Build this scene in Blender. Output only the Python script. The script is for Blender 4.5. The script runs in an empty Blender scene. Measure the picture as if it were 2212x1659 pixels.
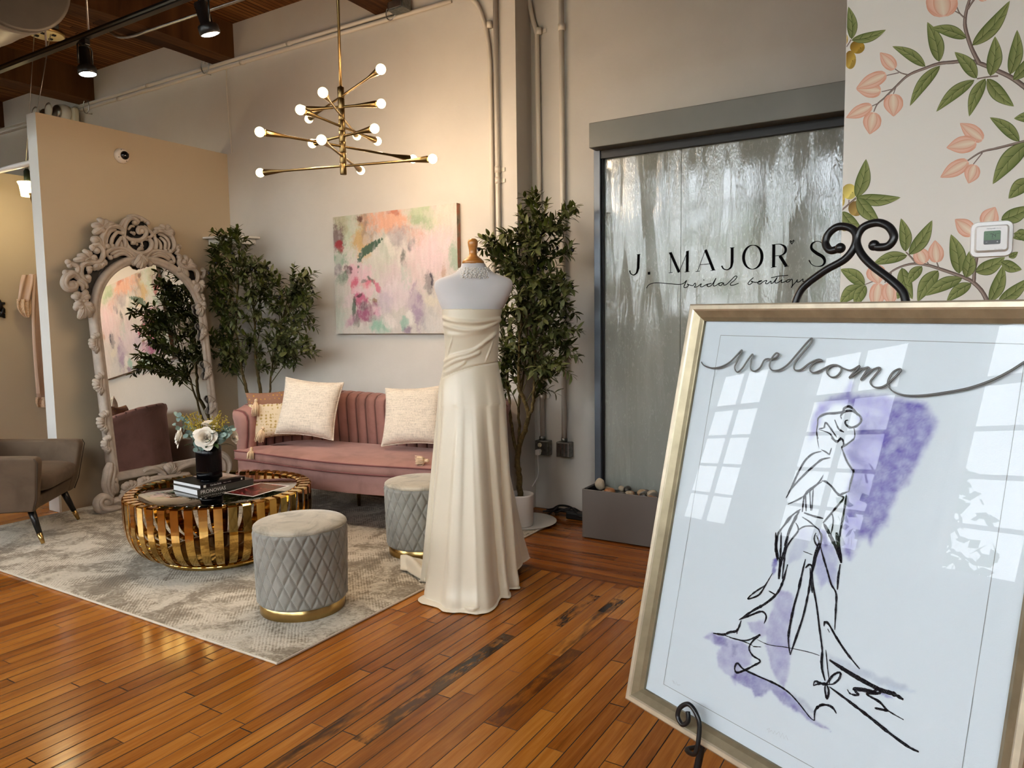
import bpy, math, random
from mathutils import Vector as V, Matrix as MX, noise as NZ
random.seed(7)
PI = math.pi
S = bpy.context.scene
COL = S.collection
D = bpy.data
# ------------------------------------------------------------------ camera model (from the building's own vanishing points)
W_, H_, F_ = 2212.0, 1659.0, 1576.34
CAMZ = 1.4
_p, _r, _y = math.radians(4.8629), math.radians(-.7409), math.radians(-31.3626)
FWD = V((math.sin(_y) * math.cos(_p), math.cos(_y) * math.cos(_p), -math.sin(_p)))
_rt = V((math.cos(_y), -math.sin(_y), 0)); _up = _rt.cross(FWD)
RT = math.cos(_r) * _rt + math.sin(_r) * _up
UP = -math.sin(_r) * _rt + math.cos(_r) * _up
CAM = V((0, 0, CAMZ))
def ray(x, y): return RT * ((x - W_ / 2) / F_) - UP * ((y - H_ / 2) / F_) + FWD
def aty(x, y, Y): d = ray(x, y); return CAM + d * (Y / d.y)          # point of a wall plane Y = const
def atx(x, y, X): d = ray(x, y); return CAM + d * (X / d.x)
def atz(x, y, Z): d = ray(x, y); return CAM + d * ((Z - CAMZ) / d.z)
def atpl(x, y, o, n): d = ray(x, y); return CAM + d * ((o - CAM).dot(n) / d.dot(n))
# ------------------------------------------------------------------ mesh builder
class MB:
    def __init__(s): s.v = []; s.f = []; s.sm = []; s.c = []; s.T = None; s.mi = []; s.m = 0
    def add(s, vs, fs, smooth=True, cols=None):
        b = len(s.v)
        for p in vs:
            p = V(p)
            s.v.append(s.T @ p if s.T else p)
        if cols is not None:
            while len(s.c) < b: s.c.append((1, 1, 1, 1))
            for c in cols: s.c.append((c[0], c[1], c[2], 1))
        for f in fs: s.f.append([i + b for i in f]); s.sm.append(smooth); s.mi.append(s.m)
        return s
    def box(s, x0, x1, y0, y1, z0, z1, M=None):
        vs = [V((x, y, z)) for z in (z0, z1) for y in (y0, y1) for x in (x0, x1)]
        if M: vs = [M @ p for p in vs]
        return s.add(vs, [(0, 2, 3, 1), (4, 5, 7, 6), (0, 1, 5, 4), (2, 6, 7, 3), (0, 4, 6, 2), (1, 3, 7, 5)], False)
    def grid(s, fn, nu, nv, cu=False, cv=False, smooth=True, col=None):
        vs, cs = [], []
        ru, rv = (nu if cu else nu + 1), (nv if cv else nv + 1)
        for j in range(rv):
            for i in range(ru):
                p = fn(i / nu, j / nv); vs.append(p)
                if col: cs.append(col(i / nu, j / nv, p))
        fs = []
        for j in range(nv):
            for i in range(nu):
                a = j * ru + i; b = j * ru + (i + 1) % ru; j2 = (j + 1) % rv
                fs.append((a, b, j2 * ru + (i + 1) % ru, j2 * ru + i))
        return s.add(vs, fs, smooth, cs if col else None)
    def tube(s, pts, r, n=8, closed=False, caps=True, flat=1.0, up=None, smooth=True):
        pts = [V(p) for p in pts]; N = len(pts)
        rs = r if isinstance(r, (list, tuple)) else [r] * N
        vs, fs = [], []
        t0 = None; nrm = None
        for i in range(N):
            if closed: t = pts[(i + 1) % N] - pts[i - 1]
            else: t = pts[min(i + 1, N - 1)] - pts[max(i - 1, 0)]
            if t.length < 1e-9: t = V((0, 0, 1))
            t.normalize()
            if up is not None:
                nrm = V(up) - t * t.dot(V(up))
                if nrm.length < 1e-6: nrm = t.orthogonal()
                nrm.normalize()
            elif nrm is None:
                nrm = t.orthogonal().normalized()
            else:
                nrm = (nrm - t * nrm.dot(t))
                nrm = nrm.normalized() if nrm.length > 1e-6 else t.orthogonal().normalized()
            b = t.cross(nrm)
            for k in range(n):
                a = 2 * PI * k / n
                vs.append(pts[i] + b * (math.cos(a) * rs[i]) + nrm * (math.sin(a) * rs[i] * flat))
        for i in range(N if closed else N - 1):
            i2 = (i + 1) % N
            for k in range(n):
                k2 = (k + 1) % n
                fs.append((i * n + k, i * n + k2, i2 * n + k2, i2 * n + k))
        if caps and not closed:
            fs.append(tuple(range(n - 1, -1, -1))); fs.append(tuple((N - 1) * n + k for k in range(n)))
        return s.add(vs, fs, smooth)
    def lathe(s, prof, n=32, c=(0, 0, 0), M=None, a0=0, smooth=True):
        vs, fs = [], []
        for (r, z) in prof:
            for k in range(n):
                a = 2 * PI * k / n + a0
                p = V((r * math.cos(a), r * math.sin(a), z))
                vs.append((M @ p if M else p) + V(c))
        for i in range(len(prof) - 1):
            for k in range(n):
                k2 = (k + 1) % n
                fs.append((i * n + k, i * n + k2, (i + 1) * n + k2, (i + 1) * n + k))
        if prof[0][0] > 1e-5: fs.append(tuple(range(n - 1, -1, -1)))
        if prof[-1][0] > 1e-5: fs.append(tuple((len(prof) - 1) * n + k for k in range(n)))
        return s.add(vs, fs, smooth)
    def ball(s, c, r, nu=12, nv=8, M=None):
        r = (r, r, r) if not isinstance(r, (tuple, list)) else r
        vs, fs = [], []
        for j in range(1, nv):
            ph = PI * j / nv
            for i in range(nu):
                th = 2 * PI * i / nu
                vs.append((r[0] * math.sin(ph) * math.cos(th), r[1] * math.sin(ph) * math.sin(th), -r[2] * math.cos(ph)))
        vs += [(0, 0, -r[2]), (0, 0, r[2])]
        vs = [(M @ V(p) if M else V(p)) + V(c) for p in vs]
        for j in range(nv - 2):
            for i in range(nu):
                i2 = (i + 1) % nu
                fs.append((j * nu + i, j * nu + i2, (j + 1) * nu + i2, (j + 1) * nu + i))
        a, b = (nv - 1) * nu, (nv - 1) * nu + 1
        for i in range(nu):
            fs.append((a, (i + 1) % nu, i)); fs.append((b, (nv - 2) * nu + i, (nv - 2) * nu + (i + 1) % nu))
        return s.add(vs, fs)
    def prism(s, poly, z0, z1, M=None, smooth=False):
        n = len(poly)
        vs = [V((p[0], p[1], z0)) for p in poly] + [V((p[0], p[1], z1)) for p in poly]
        if M: vs = [M @ p for p in vs]
        fs = [tuple(range(n - 1, -1, -1)), tuple(range(n, 2 * n))] + [(i, (i + 1) % n, n + (i + 1) % n, n + i) for i in range(n)]
        return s.add(vs, fs, smooth)
    def ribbon(s, pts, w, nrm, lift=0.0, cols=None):
        pts = [V(p) for p in pts]; N = len(pts); nrm = V(nrm)
        ws = w if isinstance(w, (list, tuple)) else [w] * N
        vs, fs = [], []
        for i in range(N):
            t = pts[min(i + 1, N - 1)] - pts[max(i - 1, 0)]
            if t.length < 1e-9: t = V((1, 0, 0))
            b = nrm.cross(t).normalized() * ws[i] * .5
            vs += [pts[i] + b + nrm * lift, pts[i] - b + nrm * lift]
        for i in range(N - 1): fs.append((2 * i, 2 * i + 1, 2 * i + 3, 2 * i + 2))
        return s.add(vs, fs, False, cols)
    def build(s, name, mat, parent=None, local=False, bevel=0, seg=2, subsurf=0, label=None):
        me = D.meshes.new(name)
        org = ORG.get(parent.name, V((0, 0, 0))) if parent is not None else V((0, 0, 0))
        if parent is None and not local and s.v:
            xs = [p.x for p in s.v]; ys = [p.y for p in s.v]; zs = [p.z for p in s.v]
            org = V(((min(xs) + max(xs)) / 2, (min(ys) + max(ys)) / 2, min(zs)))
        off = V((0, 0, 0)) if local else org
        me.from_pydata([tuple(p - off) for p in s.v], [], s.f)
        me.polygons.foreach_set('use_smooth', s.sm)
        for m in (mat if isinstance(mat, (list, tuple)) else [mat]): me.materials.append(m)
        if isinstance(mat, (list, tuple)): me.polygons.foreach_set('material_index', s.mi)
        if s.c:
            while len(s.c) < len(s.v): s.c.append((1, 1, 1, 1))
            at = me.color_attributes.new('Col', 'FLOAT_COLOR', 'POINT')
            at.data.foreach_set('color', [x for c in s.c for x in c])
        me.validate(); me.update()
        o = D.objects.new(name, me); COL.objects.link(o)
        if parent is not None:
            o.parent = parent; ORG[o.name] = org
        elif not local:
            o.location = org; ORG[o.name] = org
        if bevel:
            b = o.modifiers.new('b', 'BEVEL'); b.width = bevel; b.segments = seg; b.limit_method = 'ANGLE'; b.angle_limit = math.radians(35)
        if subsurf:
            b = o.modifiers.new('s', 'SUBSURF'); b.levels = subsurf; b.render_levels = subsurf
        if label: o['label'] = label
        return o
ORG = {}
def tag(o, label, cat, group=None):
    o['label'] = label; o['category'] = cat
    if group: o['group'] = group
    return o
def thing(name, label, cat, loc=(0, 0, 0), rotz=0, group=None):
    o = D.objects.new(name, None); COL.objects.link(o)
    o.empty_display_size = .05
    o.location = loc; o.rotation_euler = (0, 0, rotz); ORG[o.name] = V(loc)
    return tag(o, label, cat, group)
def struct(o): o['kind'] = 'structure'; return o
def spline(pts, n=8, closed=False):
    """Catmull-Rom through points (any dimension)"""
    P = [tuple(p) for p in pts]; N = len(P); out = []
    segs = N if closed else N - 1
    for i in range(segs):
        p0 = P[(i - 1) % N] if closed or i > 0 else P[0]
        p1 = P[i]; p2 = P[(i + 1) % N]
        p3 = P[(i + 2) % N] if closed or i + 2 < N else P[-1]
        for k in range(n):
            t = k / n
            out.append(tuple(.5 * ((2 * b) + (c - a) * t + (2 * a - 5 * b + 4 * c - d) * t * t + (3 * b - a - 3 * c + d) * t ** 3) for a, b, c, d in zip(p0, p1, p2, p3)))
    if not closed: out.append(P[-1])
    return out
def lerp(a, b, t): return a + (b - a) * t
def smooth01(t): t = max(0, min(1, t)); return t * t * (3 - 2 * t)
def interp(tab, x):
    if x <= tab[0][0]: return tab[0][1]
    for (a, b), (c, d) in zip(tab, tab[1:]):
        if x <= c: return b + (d - b) * (x - a) / (c - a)
    return tab[-1][1]
def srgb(r, g, b):
    f = lambda c: (c / 255 / 12.92) if c / 255 <= .04045 else ((c / 255 + .055) / 1.055) ** 2.4
    return (f(r), f(g), f(b), 1)
# ------------------------------------------------------------------ materials
class NT:
    """small node-graph writer"""
    def __init__(s, name):
        s.m = D.materials.new(name); s.m.use_nodes = True; s.t = s.m.node_tree; s.t.nodes.clear()
        s.out = s.n('ShaderNodeOutputMaterial')
    def n(s, typ, ins=None, **kw):
        nd = s.t.nodes.new(typ)
        for k, v in kw.items(): setattr(nd, k, v)
        for k, v in (ins or {}).items(): s.set(nd, k, v)
        return nd
    def set(s, nd, k, v):
        sk = nd.inputs[k]
        if isinstance(v, tuple) and len(v) == 2 and hasattr(v[0], 'outputs'): s.t.links.new(v[0].outputs[v[1]], sk)
        elif hasattr(v, 'outputs'): s.t.links.new(v.outputs[0], sk)
        else: sk.default_value = v
    def math(s, op, a, b=0.0, c=0.0):
        return s.n('ShaderNodeMath', {0: a, 1: b, 2: c}, operation=op)
    def mix(s, f, a, b, blend='MIX'):
        nd = s.n('ShaderNodeMix', data_type='RGBA', blend_type=blend)
        s.set(nd, 0, f); s.set(nd, 6, a); s.set(nd, 7, b)
        return (nd, 2)
    def ramp(s, f, stops, interp='LINEAR'):
        nd = s.n('ShaderNodeValToRGB'); s.set(nd, 0, f); e = nd.color_ramp; e.interpolation = interp
        while len(e.elements) < len(stops): e.elements.new(.5)
        for el, (p, c) in zip(e.elements, stops):
            el.position = p; el.color = c if isinstance(c, tuple) else (c, c, c, 1)
        return nd
    def coord(s, kind='Object', scale=(1, 1, 1), rot=(0, 0, 0)):
        tc = s.n('ShaderNodeTexCoord')
        return s.n('ShaderNodeMapping', {0: (tc, kind), 'Scale': scale, 'Rotation': rot})
    def pos(s, scale=(1, 1, 1), rot=(0, 0, 0)):
        tc = s.n('ShaderNodeNewGeometry')
        return s.n('ShaderNodeMapping', {0: (tc, 'Position'), 'Scale': scale, 'Rotation': rot})
    def noise(s, vec, scale=5, detail=4, rough=.55, dist=0):
        return s.n('ShaderNodeTexNoise', {'Vector': vec, 'Scale': scale, 'Detail': detail, 'Roughness': rough, 'Distortion': dist})
    def bump(s, h, strength=.2, dist=.01):
        return s.n('ShaderNodeBump', {'Height': h, 'Strength': strength, 'Distance': dist})
    def bsdf(s, **kw):
        nd = s.n('ShaderNodeBsdfPrincipled')
        for k, v in kw.items(): s.set(nd, k.replace('_', ' '), v)
        s.t.links.new(nd.outputs[0], s.out.inputs[0]); return nd
def mat(name, col, rough=.5, metal=0, var=0, vscale=6, bump=0, bscale=60, bdist=.004, sheen=0, coat=0, emit=None, estr=0, ior=1.5, spec=.5, trans=0, alpha=1, vstretch=(1, 1, 1), sheencol=None, aniso=0):
    g = NT(name)
    c = col if len(col) == 4 else tuple(col) + (1,)
    kw = dict(Roughness=rough, Metallic=metal, IOR=ior)
    base = c
    co = None
    if var or bump: co = g.coord('Object', vstretch)
    if var:
        nz = g.noise(co, vscale, 5)
        d = tuple(max(0, x * (1 - var)) for x in c[:3]) + (1,); l = tuple(min(1, x * (1 + var)) for x in c[:3]) + (1,)
        base = g.ramp(nz, [(.3, d), (.7, l)])
    b = g.bsdf(Base_Color=base, **kw)
    b.inputs['Specular IOR Level'].default_value = spec
    if bump:
        nz2 = g.noise(co, bscale, 4); g.set(b, 'Normal', g.bump(nz2, bump, bdist))
    if sheen:
        b.inputs['Sheen Weight'].default_value = sheen; b.inputs['Sheen Roughness'].default_value = .4
        if sheencol: b.inputs['Sheen Tint'].default_value = sheencol
    if coat: b.inputs['Coat Weight'].default_value = coat; b.inputs['Coat Roughness'].default_value = .05
    if emit: b.inputs['Emission Color'].default_value = emit; b.inputs['Emission Strength'].default_value = estr
    if trans: b.inputs['Transmission Weight'].default_value = trans
    if alpha < 1: b.inputs['Alpha'].default_value = alpha
    return g.m
def vcmat(name, rough=.6, bump=0, bscale=200, coat=0, spec=.5, alpha_noise=None, bdist=.002):
    g = NT(name); a = g.n('ShaderNodeVertexColor', layer_name='Col')
    b = g.bsdf(Base_Color=(a, 0), Roughness=rough); b.inputs['Specular IOR Level'].default_value = spec
    if bump: g.set(b, 'Normal', g.bump(g.noise(g.coord(), bscale, 4), bump, bdist))
    if coat: b.inputs['Coat Weight'].default_value = coat
    return g.m
_fontcache = {}
def text_geo(mb, txt, M, size, extr=.0008, align='LEFT', sx=1.0):
    cu = D.curves.new('txt', 'FONT'); cu.body = txt; cu.size = size; cu.extrude = extr; cu.align_x = align; cu.resolution_u = 3
    o = D.objects.new('txt', cu); COL.objects.link(o)
    dg = bpy.context.evaluated_depsgraph_get()
    me = D.meshes.new_from_object(o.evaluated_get(dg))
    mb.add([M @ V((v.co.x * sx, v.co.y, v.co.z)) for v in me.vertices], [tuple(p.vertices) for p in me.polygons], False)
    D.objects.remove(o); D.curves.remove(cu); D.meshes.remove(me)
def frame_m(o, ex, ey):
    ex = V(ex).normalized(); ey = V(ey).normalized(); ez = ex.cross(ey)
    return MX(((ex.x, ey.x, ez.x, o[0]), (ex.y, ey.y, ez.y, o[1]), (ex.z, ey.z, ez.z, o[2]), (0, 0, 0, 1)))
# ================================================================== camera, world, light
cd = D.cameras.new('camera'); co = D.objects.new('camera', cd); COL.objects.link(co)
cd.sensor_width = 36; cd.lens = F_ / W_ * 36; cd.clip_start = .02
co.matrix_world = MX(((RT.x, UP.x, -FWD.x, 0), (RT.y, UP.y, -FWD.y, 0), (RT.z, UP.z, -FWD.z, CAMZ), (0, 0, 0, 1)))
S.camera = co
S.view_settings.view_transform = 'Standard'
S.view_settings.exposure = -0.08
try: S.view_settings.look = 'Medium High Contrast'
except Exception: pass
S.cycles.max_bounces = 10; S.cycles.diffuse_bounces = 5; S.cycles.glossy_bounces = 5; S.cycles.transmission_bounces = 8; S.cycles.transparent_max_bounces = 16
S.cycles.caustics_reflective = False; S.cycles.caustics_refractive = False
S.cycles.sample_clamp_indirect = 6
wd = D.worlds.new('world'); S.world = wd; wd.use_nodes = True
nt = wd.node_tree; nt.nodes.clear()
bg = nt.nodes.new('ShaderNodeBackground'); wo = nt.nodes.new('ShaderNodeOutputWorld')
tc = nt.nodes.new('ShaderNodeTexCoord'); sx = nt.nodes.new('ShaderNodeSeparateXYZ'); cr = nt.nodes.new('ShaderNodeValToRGB')
nt.links.new(tc.outputs['Generated'], sx.inputs[0]); nt.links.new(sx.outputs['Z'], cr.inputs[0])
cr.color_ramp.elements[0].position = 0.0; cr.color_ramp.elements[0].color = (.56, .57, .57, 1)
cr.color_ramp.elements[1].position = .12; cr.color_ramp.elements[1].color = (.90, .95, 1.0, 1)
nt.links.new(cr.outputs[0], bg.inputs[0]); bg.inputs[1].default_value = 13.0
nt.links.new(bg.outputs[0], wo.inputs[0])

YW, YR, XP = 4.513, 4.731, -5.784          # back wall, recessed wall, partition face
XI = -2.687                                 # corner between them
ZC = 4.09
XL, XR, YF = -12.0, 4.0, -2.3               # left end wall, right wall, window wall behind the camera
YM = 3.0                                    # mural wall
XM = aty(1822, 325, YM).x

def wallmat(name, c, var=.05, b=.25):
    g = NT(name); p = g.pos()
    n1 = g.noise(p, 1.3, 5, .6); n2 = g.noise(p, 40, 4)
    d = tuple(x * (1 - var) for x in c[:3]) + (1,); l = tuple(min(1, x * (1 + var)) for x in c[:3]) + (1,)
    bs = g.bsdf(Base_Color=g.ramp(n1, [(.3, d), (.7, l)]), Roughness=.6)
    bs.inputs['Specular IOR Level'].default_value = .35
    g.set(bs, 'Normal', g.bump(g.mix(.5, n1, n2), b, .006))
    return g.m
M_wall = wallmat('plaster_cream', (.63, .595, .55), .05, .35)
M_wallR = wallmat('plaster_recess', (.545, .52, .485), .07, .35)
M_part = wallmat('partition_beige', (.59, .495, .365), .02, .08)
M_partend = wallmat('partition_end_white', (.74, .74, .72), .02, .08)
M_mural = wallmat('mural_ground', (.74, .71, .655), .012, .06)
M_white = mat('white_gloss_paint', (.78, .77, .74), .35)
M_conduit = mat('conduit_paint', (.66, .61, .54), .4)

def planks(name, across, w, L, stops, gap=.0012, rough=(.2, .36), grain=1.0, dark=None, gapcol=(.02, .008, .003, 1), bumpk=.25, coat=0, spec=.5, stains=None):
    g = NT(name); p = g.pos(); s = g.n('ShaderNodeSeparateXYZ', {0: p})
    ac, al = ((s, 0), (s, 1)) if across == 'X' else ((s, 1), (s, 0))
    x = g.math('MULTIPLY', ac, 1 / w); i = g.math('FLOOR', x); fx = g.math('FRACT', x)
    r1 = g.n('ShaderNodeTexWhiteNoise', {'W': i}, noise_dimensions='1D')
    y = g.math('MULTIPLY_ADD', (r1, 0), 17.3, g.math('MULTIPLY', al, 1 / L)); j = g.math('FLOOR', y); fy = g.math('FRACT', y)
    vec = g.n('ShaderNodeCombineXYZ', {0: i, 1: j})
    r2 = g.n('ShaderNodeTexWhiteNoise', {'Vector': vec}, noise_dimensions='2D')
    ex = g.math('MULTIPLY', g.math('MINIMUM', fx, g.math('SUBTRACT', 1.0, fx)), w)
    ey = g.math('MULTIPLY', g.math('MINIMUM', fy, g.math('SUBTRACT', 1.0, fy)), L)
    e = g.math('MINIMUM', ex, ey)
    # seams are of uneven width from plank to plank
    gw = g.math('MULTIPLY_ADD', (r1, 0), gap * 1.1, gap * .45)
    edge = g.n('ShaderNodeMapRange', {0: e, 1: g.math('MULTIPLY', gw, .5), 2: gw, 3: 1.0, 4: 0.0})
    gv = g.n('ShaderNodeCombineXYZ', {0: g.math('MULTIPLY_ADD', ac, 26.0 / grain, g.math('MULTIPLY', (r2, 0), 40.0)), 1: g.math('MULTIPLY', al, 1.6), 2: g.math('MULTIPLY', j, 3.7)})
    n1 = g.noise(gv, 1.4, 6, .62, .9)
    n2 = g.noise(g.n('ShaderNodeCombineXYZ', {0: g.math('MULTIPLY', ac, 150.0), 1: g.math('MULTIPLY', al, 7.0), 2: (r2, 0)}), 1.0, 3)
    n3 = g.noise(p, 1.1, 3)
    t = g.math('ADD', g.math('MULTIPLY', (r2, 0), .30), g.math('MULTIPLY', n1, .62))
    t = g.math('ADD', t, g.math('MULTIPLY', g.math('SUBTRACT', n3, .5), .35))
    t = g.math('ADD', t, g.math('MULTIPLY', g.math('SUBTRACT', n2, .5), .16))
    col = g.ramp(t, stops)
    c = (col, 0)
    if dark:
        # old stained boards: a few planks go nearly black in irregular patches along the grain
        pick = g.math('GREATER_THAN', g.n('ShaderNodeTexWhiteNoise', {'Vector': g.n('ShaderNodeCombineXYZ', {0: j, 1: i})}, noise_dimensions='2D'), 1 - dark)
        sn = g.n('ShaderNodeMapRange', {0: g.noise(g.n('ShaderNodeCombineXYZ', {0: g.math('MULTIPLY', ac, 14.0), 1: g.math('MULTIPLY', al, 2.2), 2: g.math('MULTIPLY', j, 2.1)}), 1.3, 5, .65), 1: .46, 2: .64, 3: 0.0, 4: .88})
        c = g.mix(g.math('MULTIPLY', pick, sn), c, srgb(52, 40, 30))
    for (sx0, sy0, sx1, sy1, lo, stc, amt) in (stains or []):
        pk = math.floor((sx0 + sx1) / 2 / w)
        inx = g.math('COMPARE', i, float(pk), .4)
        iny = g.math('MULTIPLY', g.math('GREATER_THAN', al, min(sy0, sy1)), g.math('LESS_THAN', al, max(sy0, sy1)))
        sn = g.n('ShaderNodeMapRange', {0: g.noise(g.n('ShaderNodeCombineXYZ', {0: g.math('MULTIPLY', ac, 22.0), 1: g.math('MULTIPLY', al, 5.0), 2: float(pk)}), 1.3, 6, .68), 1: lo, 2: lo + .16, 3: 0.0, 4: amt})
        c = g.mix(g.math('MULTIPLY', g.math('MULTIPLY', inx, iny), sn), c, stc)
    c = g.mix(edge, c, gapcol)
    rg = g.n('ShaderNodeMapRange', {0: n3, 1: .3, 2: .7, 3: rough[0], 4: rough[1]})
    b = g.bsdf(Base_Color=c, Roughness=g.math('MULTIPLY_ADD', edge, .4, rg))
    b.inputs['Specular IOR Level'].default_value = spec
    h = g.math('SUBTRACT', g.math('MULTIPLY', n2, .12), edge)
    h = g.math('ADD', h, g.math('MULTIPLY', (r2, 0), .35))
    g.set(b, 'Normal', g.bump(h, bumpk, .0016))
    if coat: b.inputs['Coat Weight'].default_value = coat; b.inputs['Coat Roughness'].default_value = .12
    return g.m
FS = [(.10, srgb(98, 54, 18)), (.34, srgb(150, 91, 33)), (.55, srgb(179, 117, 48)), (.78, srgb(200, 141, 66)), (1.0, srgb(218, 166, 92))]
def _st(a, b, lo, col, amt): p, q = atz(*a, 0), atz(*b, 0); return (p.x, p.y, q.x, q.y, lo, col, amt)
STAIN = [_st((770, 1600), (1095, 1370), .34, srgb(64, 50, 34), .85), _st((1000, 1462), (1052, 1382), .40, srgb(36, 28, 24), .95), _st((1040, 1552), (1172, 1462), .40, srgb(92, 52, 24), .8), _st((1180, 1470), (1262, 1408), .38, srgb(84, 54, 30), .75), _st((1193, 1350), (1296, 1288), .44, srgb(34, 27, 25), .95), _st((1300, 1322), (1345, 1296), .42, srgb(34, 28, 26), .9), _st((1150, 1490), (1215, 1440), .45, srgb(96, 58, 30), .7)]
M_floorY = planks('maple_boards_lengthwise', 'X', .0655, 1.05, FS, dark=.045, gap=.0026, rough=(.13, .24), stains=STAIN)
M_floorX = planks('maple_boards_crosswise', 'Y', .0655, 1.2, [(p * .96 + .17, c) for p, c in FS[:4]] + [(1.0, FS[4][1])], dark=.10, gap=.0024, rough=(.13, .24))  # ramp shifted darker: shade near the water wall put into the colour
CS = [(.15, srgb(74, 48, 26)), (.45, srgb(124, 84, 46)), (.75, srgb(152, 110, 66)), (1, srgb(176, 136, 90))]
M_ceil = planks('ceiling_boards', 'X', .052, 3.4, CS, gap=.004, rough=(.5, .7), bumpk=.5, spec=.2)
M_beam = planks('old_timber', 'X', .34, 6, [(.1, srgb(34, 22, 13)), (.40, srgb(70, 46, 28)), (.62, srgb(108, 76, 46)), (.9, srgb(138, 104, 68))], gap=0.0001, rough=(.55, .75), grain=.9, bumpk=.5, spec=.2)

# ---- floor: long boards run into the room, past the seam they turn along the wall
YS = 3.515
struct(MB().box(XL, XR, YF, YS, -.05, 0).build('floor', M_floorY))
struct(MB().box(XL, XR, YS, YR + .1, -.05, 0).build('floor', M_floorX))
struct(MB().box(XL, XR, YF, YR + .1, ZC, ZC + .1).build('ceiling', M_ceil))
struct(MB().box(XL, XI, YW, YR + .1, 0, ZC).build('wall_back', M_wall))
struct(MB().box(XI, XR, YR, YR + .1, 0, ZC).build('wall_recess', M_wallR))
struct(MB().box(XL - .1, XL, YF, YR, 0, ZC).build('wall_left', M_wall))
struct(MB().box(XR, XR + .1, YF, YR, 0, ZC).build('wall_right', M_wall))
# window wall behind the camera: tall openings with mullioned sashes
WX = [-10.6, -8.2, -5.8, -3.4, -1.0, 1.4]; WW, WZ0, WZ1 = 1.7, 1.45, 3.75
mb = MB(); x = XL
for c in WX:
    mb.box(x, c - WW / 2, YF - .3, YF, 0, ZC); mb.box(c - WW / 2, c + WW / 2, YF - .3, YF, 0, WZ0); mb.box(c - WW / 2, c + WW / 2, YF - .3, YF, WZ1, ZC); x = c + WW / 2
mb.box(x, XR, YF - .3, YF, 0, ZC)
struct(mb.build('wall_front', M_wall))
gp = NT('window_glass'); tr = gp.n('ShaderNodeBsdfTransparent'); gl = gp.n('ShaderNodeBsdfGlossy', {'Roughness': .02}); mx = gp.n('ShaderNodeMixShader', {0: .06, 1: tr, 2: gl}); gp.t.links.new(mx.outputs[0], gp.out.inputs[0])
for k, c in enumerate(WX):
    mb = MB(); a, b = c - WW / 2, c + WW / 2; y0, y1 = YF - .2, YF - .14
    for xx in (a, b - .06): mb.box(xx, xx + .06, y0, y1, WZ0, WZ1)
    for zz in (WZ0, WZ1 - .06, WZ1 - .62): mb.box(a + .06, b - .06, y0, y1, zz, zz + .06)
    mb.box(c - .02, c + .02, y0 + .005, y1 - .005, WZ0 + .06, WZ1 - .06)
    for q in range(1, 4): zz = WZ0 + q * (WZ1 - .62 - WZ0) / 4; mb.box(a + .06, b - .06, y0 + .008, y1 - .008, zz, zz + .03)
    w = struct(mb.build('window_%d' % (k + 1), M_white))
    MB().box(a + .05, b - .05, YF - .175, YF - .168, WZ0 + .05, WZ1 - .05).build('pane', gp.m, w)
    ld = D.lights.new('daylight_portal', 'AREA'); ld.shape = 'RECTANGLE'; ld.size = WW; ld.size_y = WZ1 - WZ0; ld.cycles.is_portal = True
    lo = D.objects.new('daylight_portal', ld); COL.objects.link(lo); lo.location = (c, YF - .32, (WZ0 + WZ1) / 2); lo.rotation_euler = (PI / 2, 0, 0)
    lo.rotation_euler = (-PI / 2, 0, 0)
# ground and trees outside (only the reflections show them)
struct(MB().box(-30, 24, -30, YF - .4, -.3, -.05).build('ground', mat('paved_ground', (.22, .22, .21), .9, var=.3, vscale=3)))
M_bush = mat('outdoor_leaves', (.16, .30, .07), .6, var=.7, vscale=9)
rr = random.Random(3)
for k, (x, y, h) in enumerate([(-12, -9, 4.6), (-7.6, -10, 5.6), (-3.6, -9, 4.3), (.6, -10.5, 5.4), (4.5, -9, 5)]):
    t = thing('shade_tree', 'leafy tree outside the windows behind the viewer', 'tree', (x, y, -.05), group='trees outside the windows')
    MB().tube([(x, y, -.05), (x + .1, y, h * .4), (x, y, h * .7)], [.16, .12, .06]).build('trunk', mat('bark_out', (.10, .07, .05), .9) if k == 0 else D.materials['bark_out'], t)
    mb = MB()
    for q in range(420):
        d = V((rr.gauss(0, 1), rr.gauss(0, 1), rr.gauss(0, 1))).normalized() * (rr.random() ** .4)
        c = V((x + d.x * h * .36, y + d.y * h * .3, h * .62 + d.z * h * .4)); s_ = rr.uniform(.10, .26)
        a = V((rr.gauss(0, 1), rr.gauss(0, 1), rr.gauss(0, 1))).normalized(); b = a.orthogonal().normalized()
        mb.add([c + a * s_, c + b * s_ * .6, c - a * s_, c - b * s_ * .6], [(0, 1, 2, 3)], False)
    mb.build('crown', M_bush, t)
# ---- partition with mirror wall, its white end and baseboard
PT = 2.968
XP2 = -5.915
mb = MB().box(XP2, XP, 2.872, YW, 0, PT)
mb.mi = [1 if i == 2 else 0 for i in range(6)]
struct(mb.build('wall_partition', [M_part, M_partend]))
struct(MB().box(XP2 - .012, XP + .012, 2.852, 2.872, 0, .15).build('baseboard_partition', M_white, bevel=.006))
# ---- fitting-room wall beyond
XF = -7.2
struct(MB().box(XF - .12, XF, 1.2, YW, 0, 2.76).build('wall_fitting', M_part))
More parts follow.
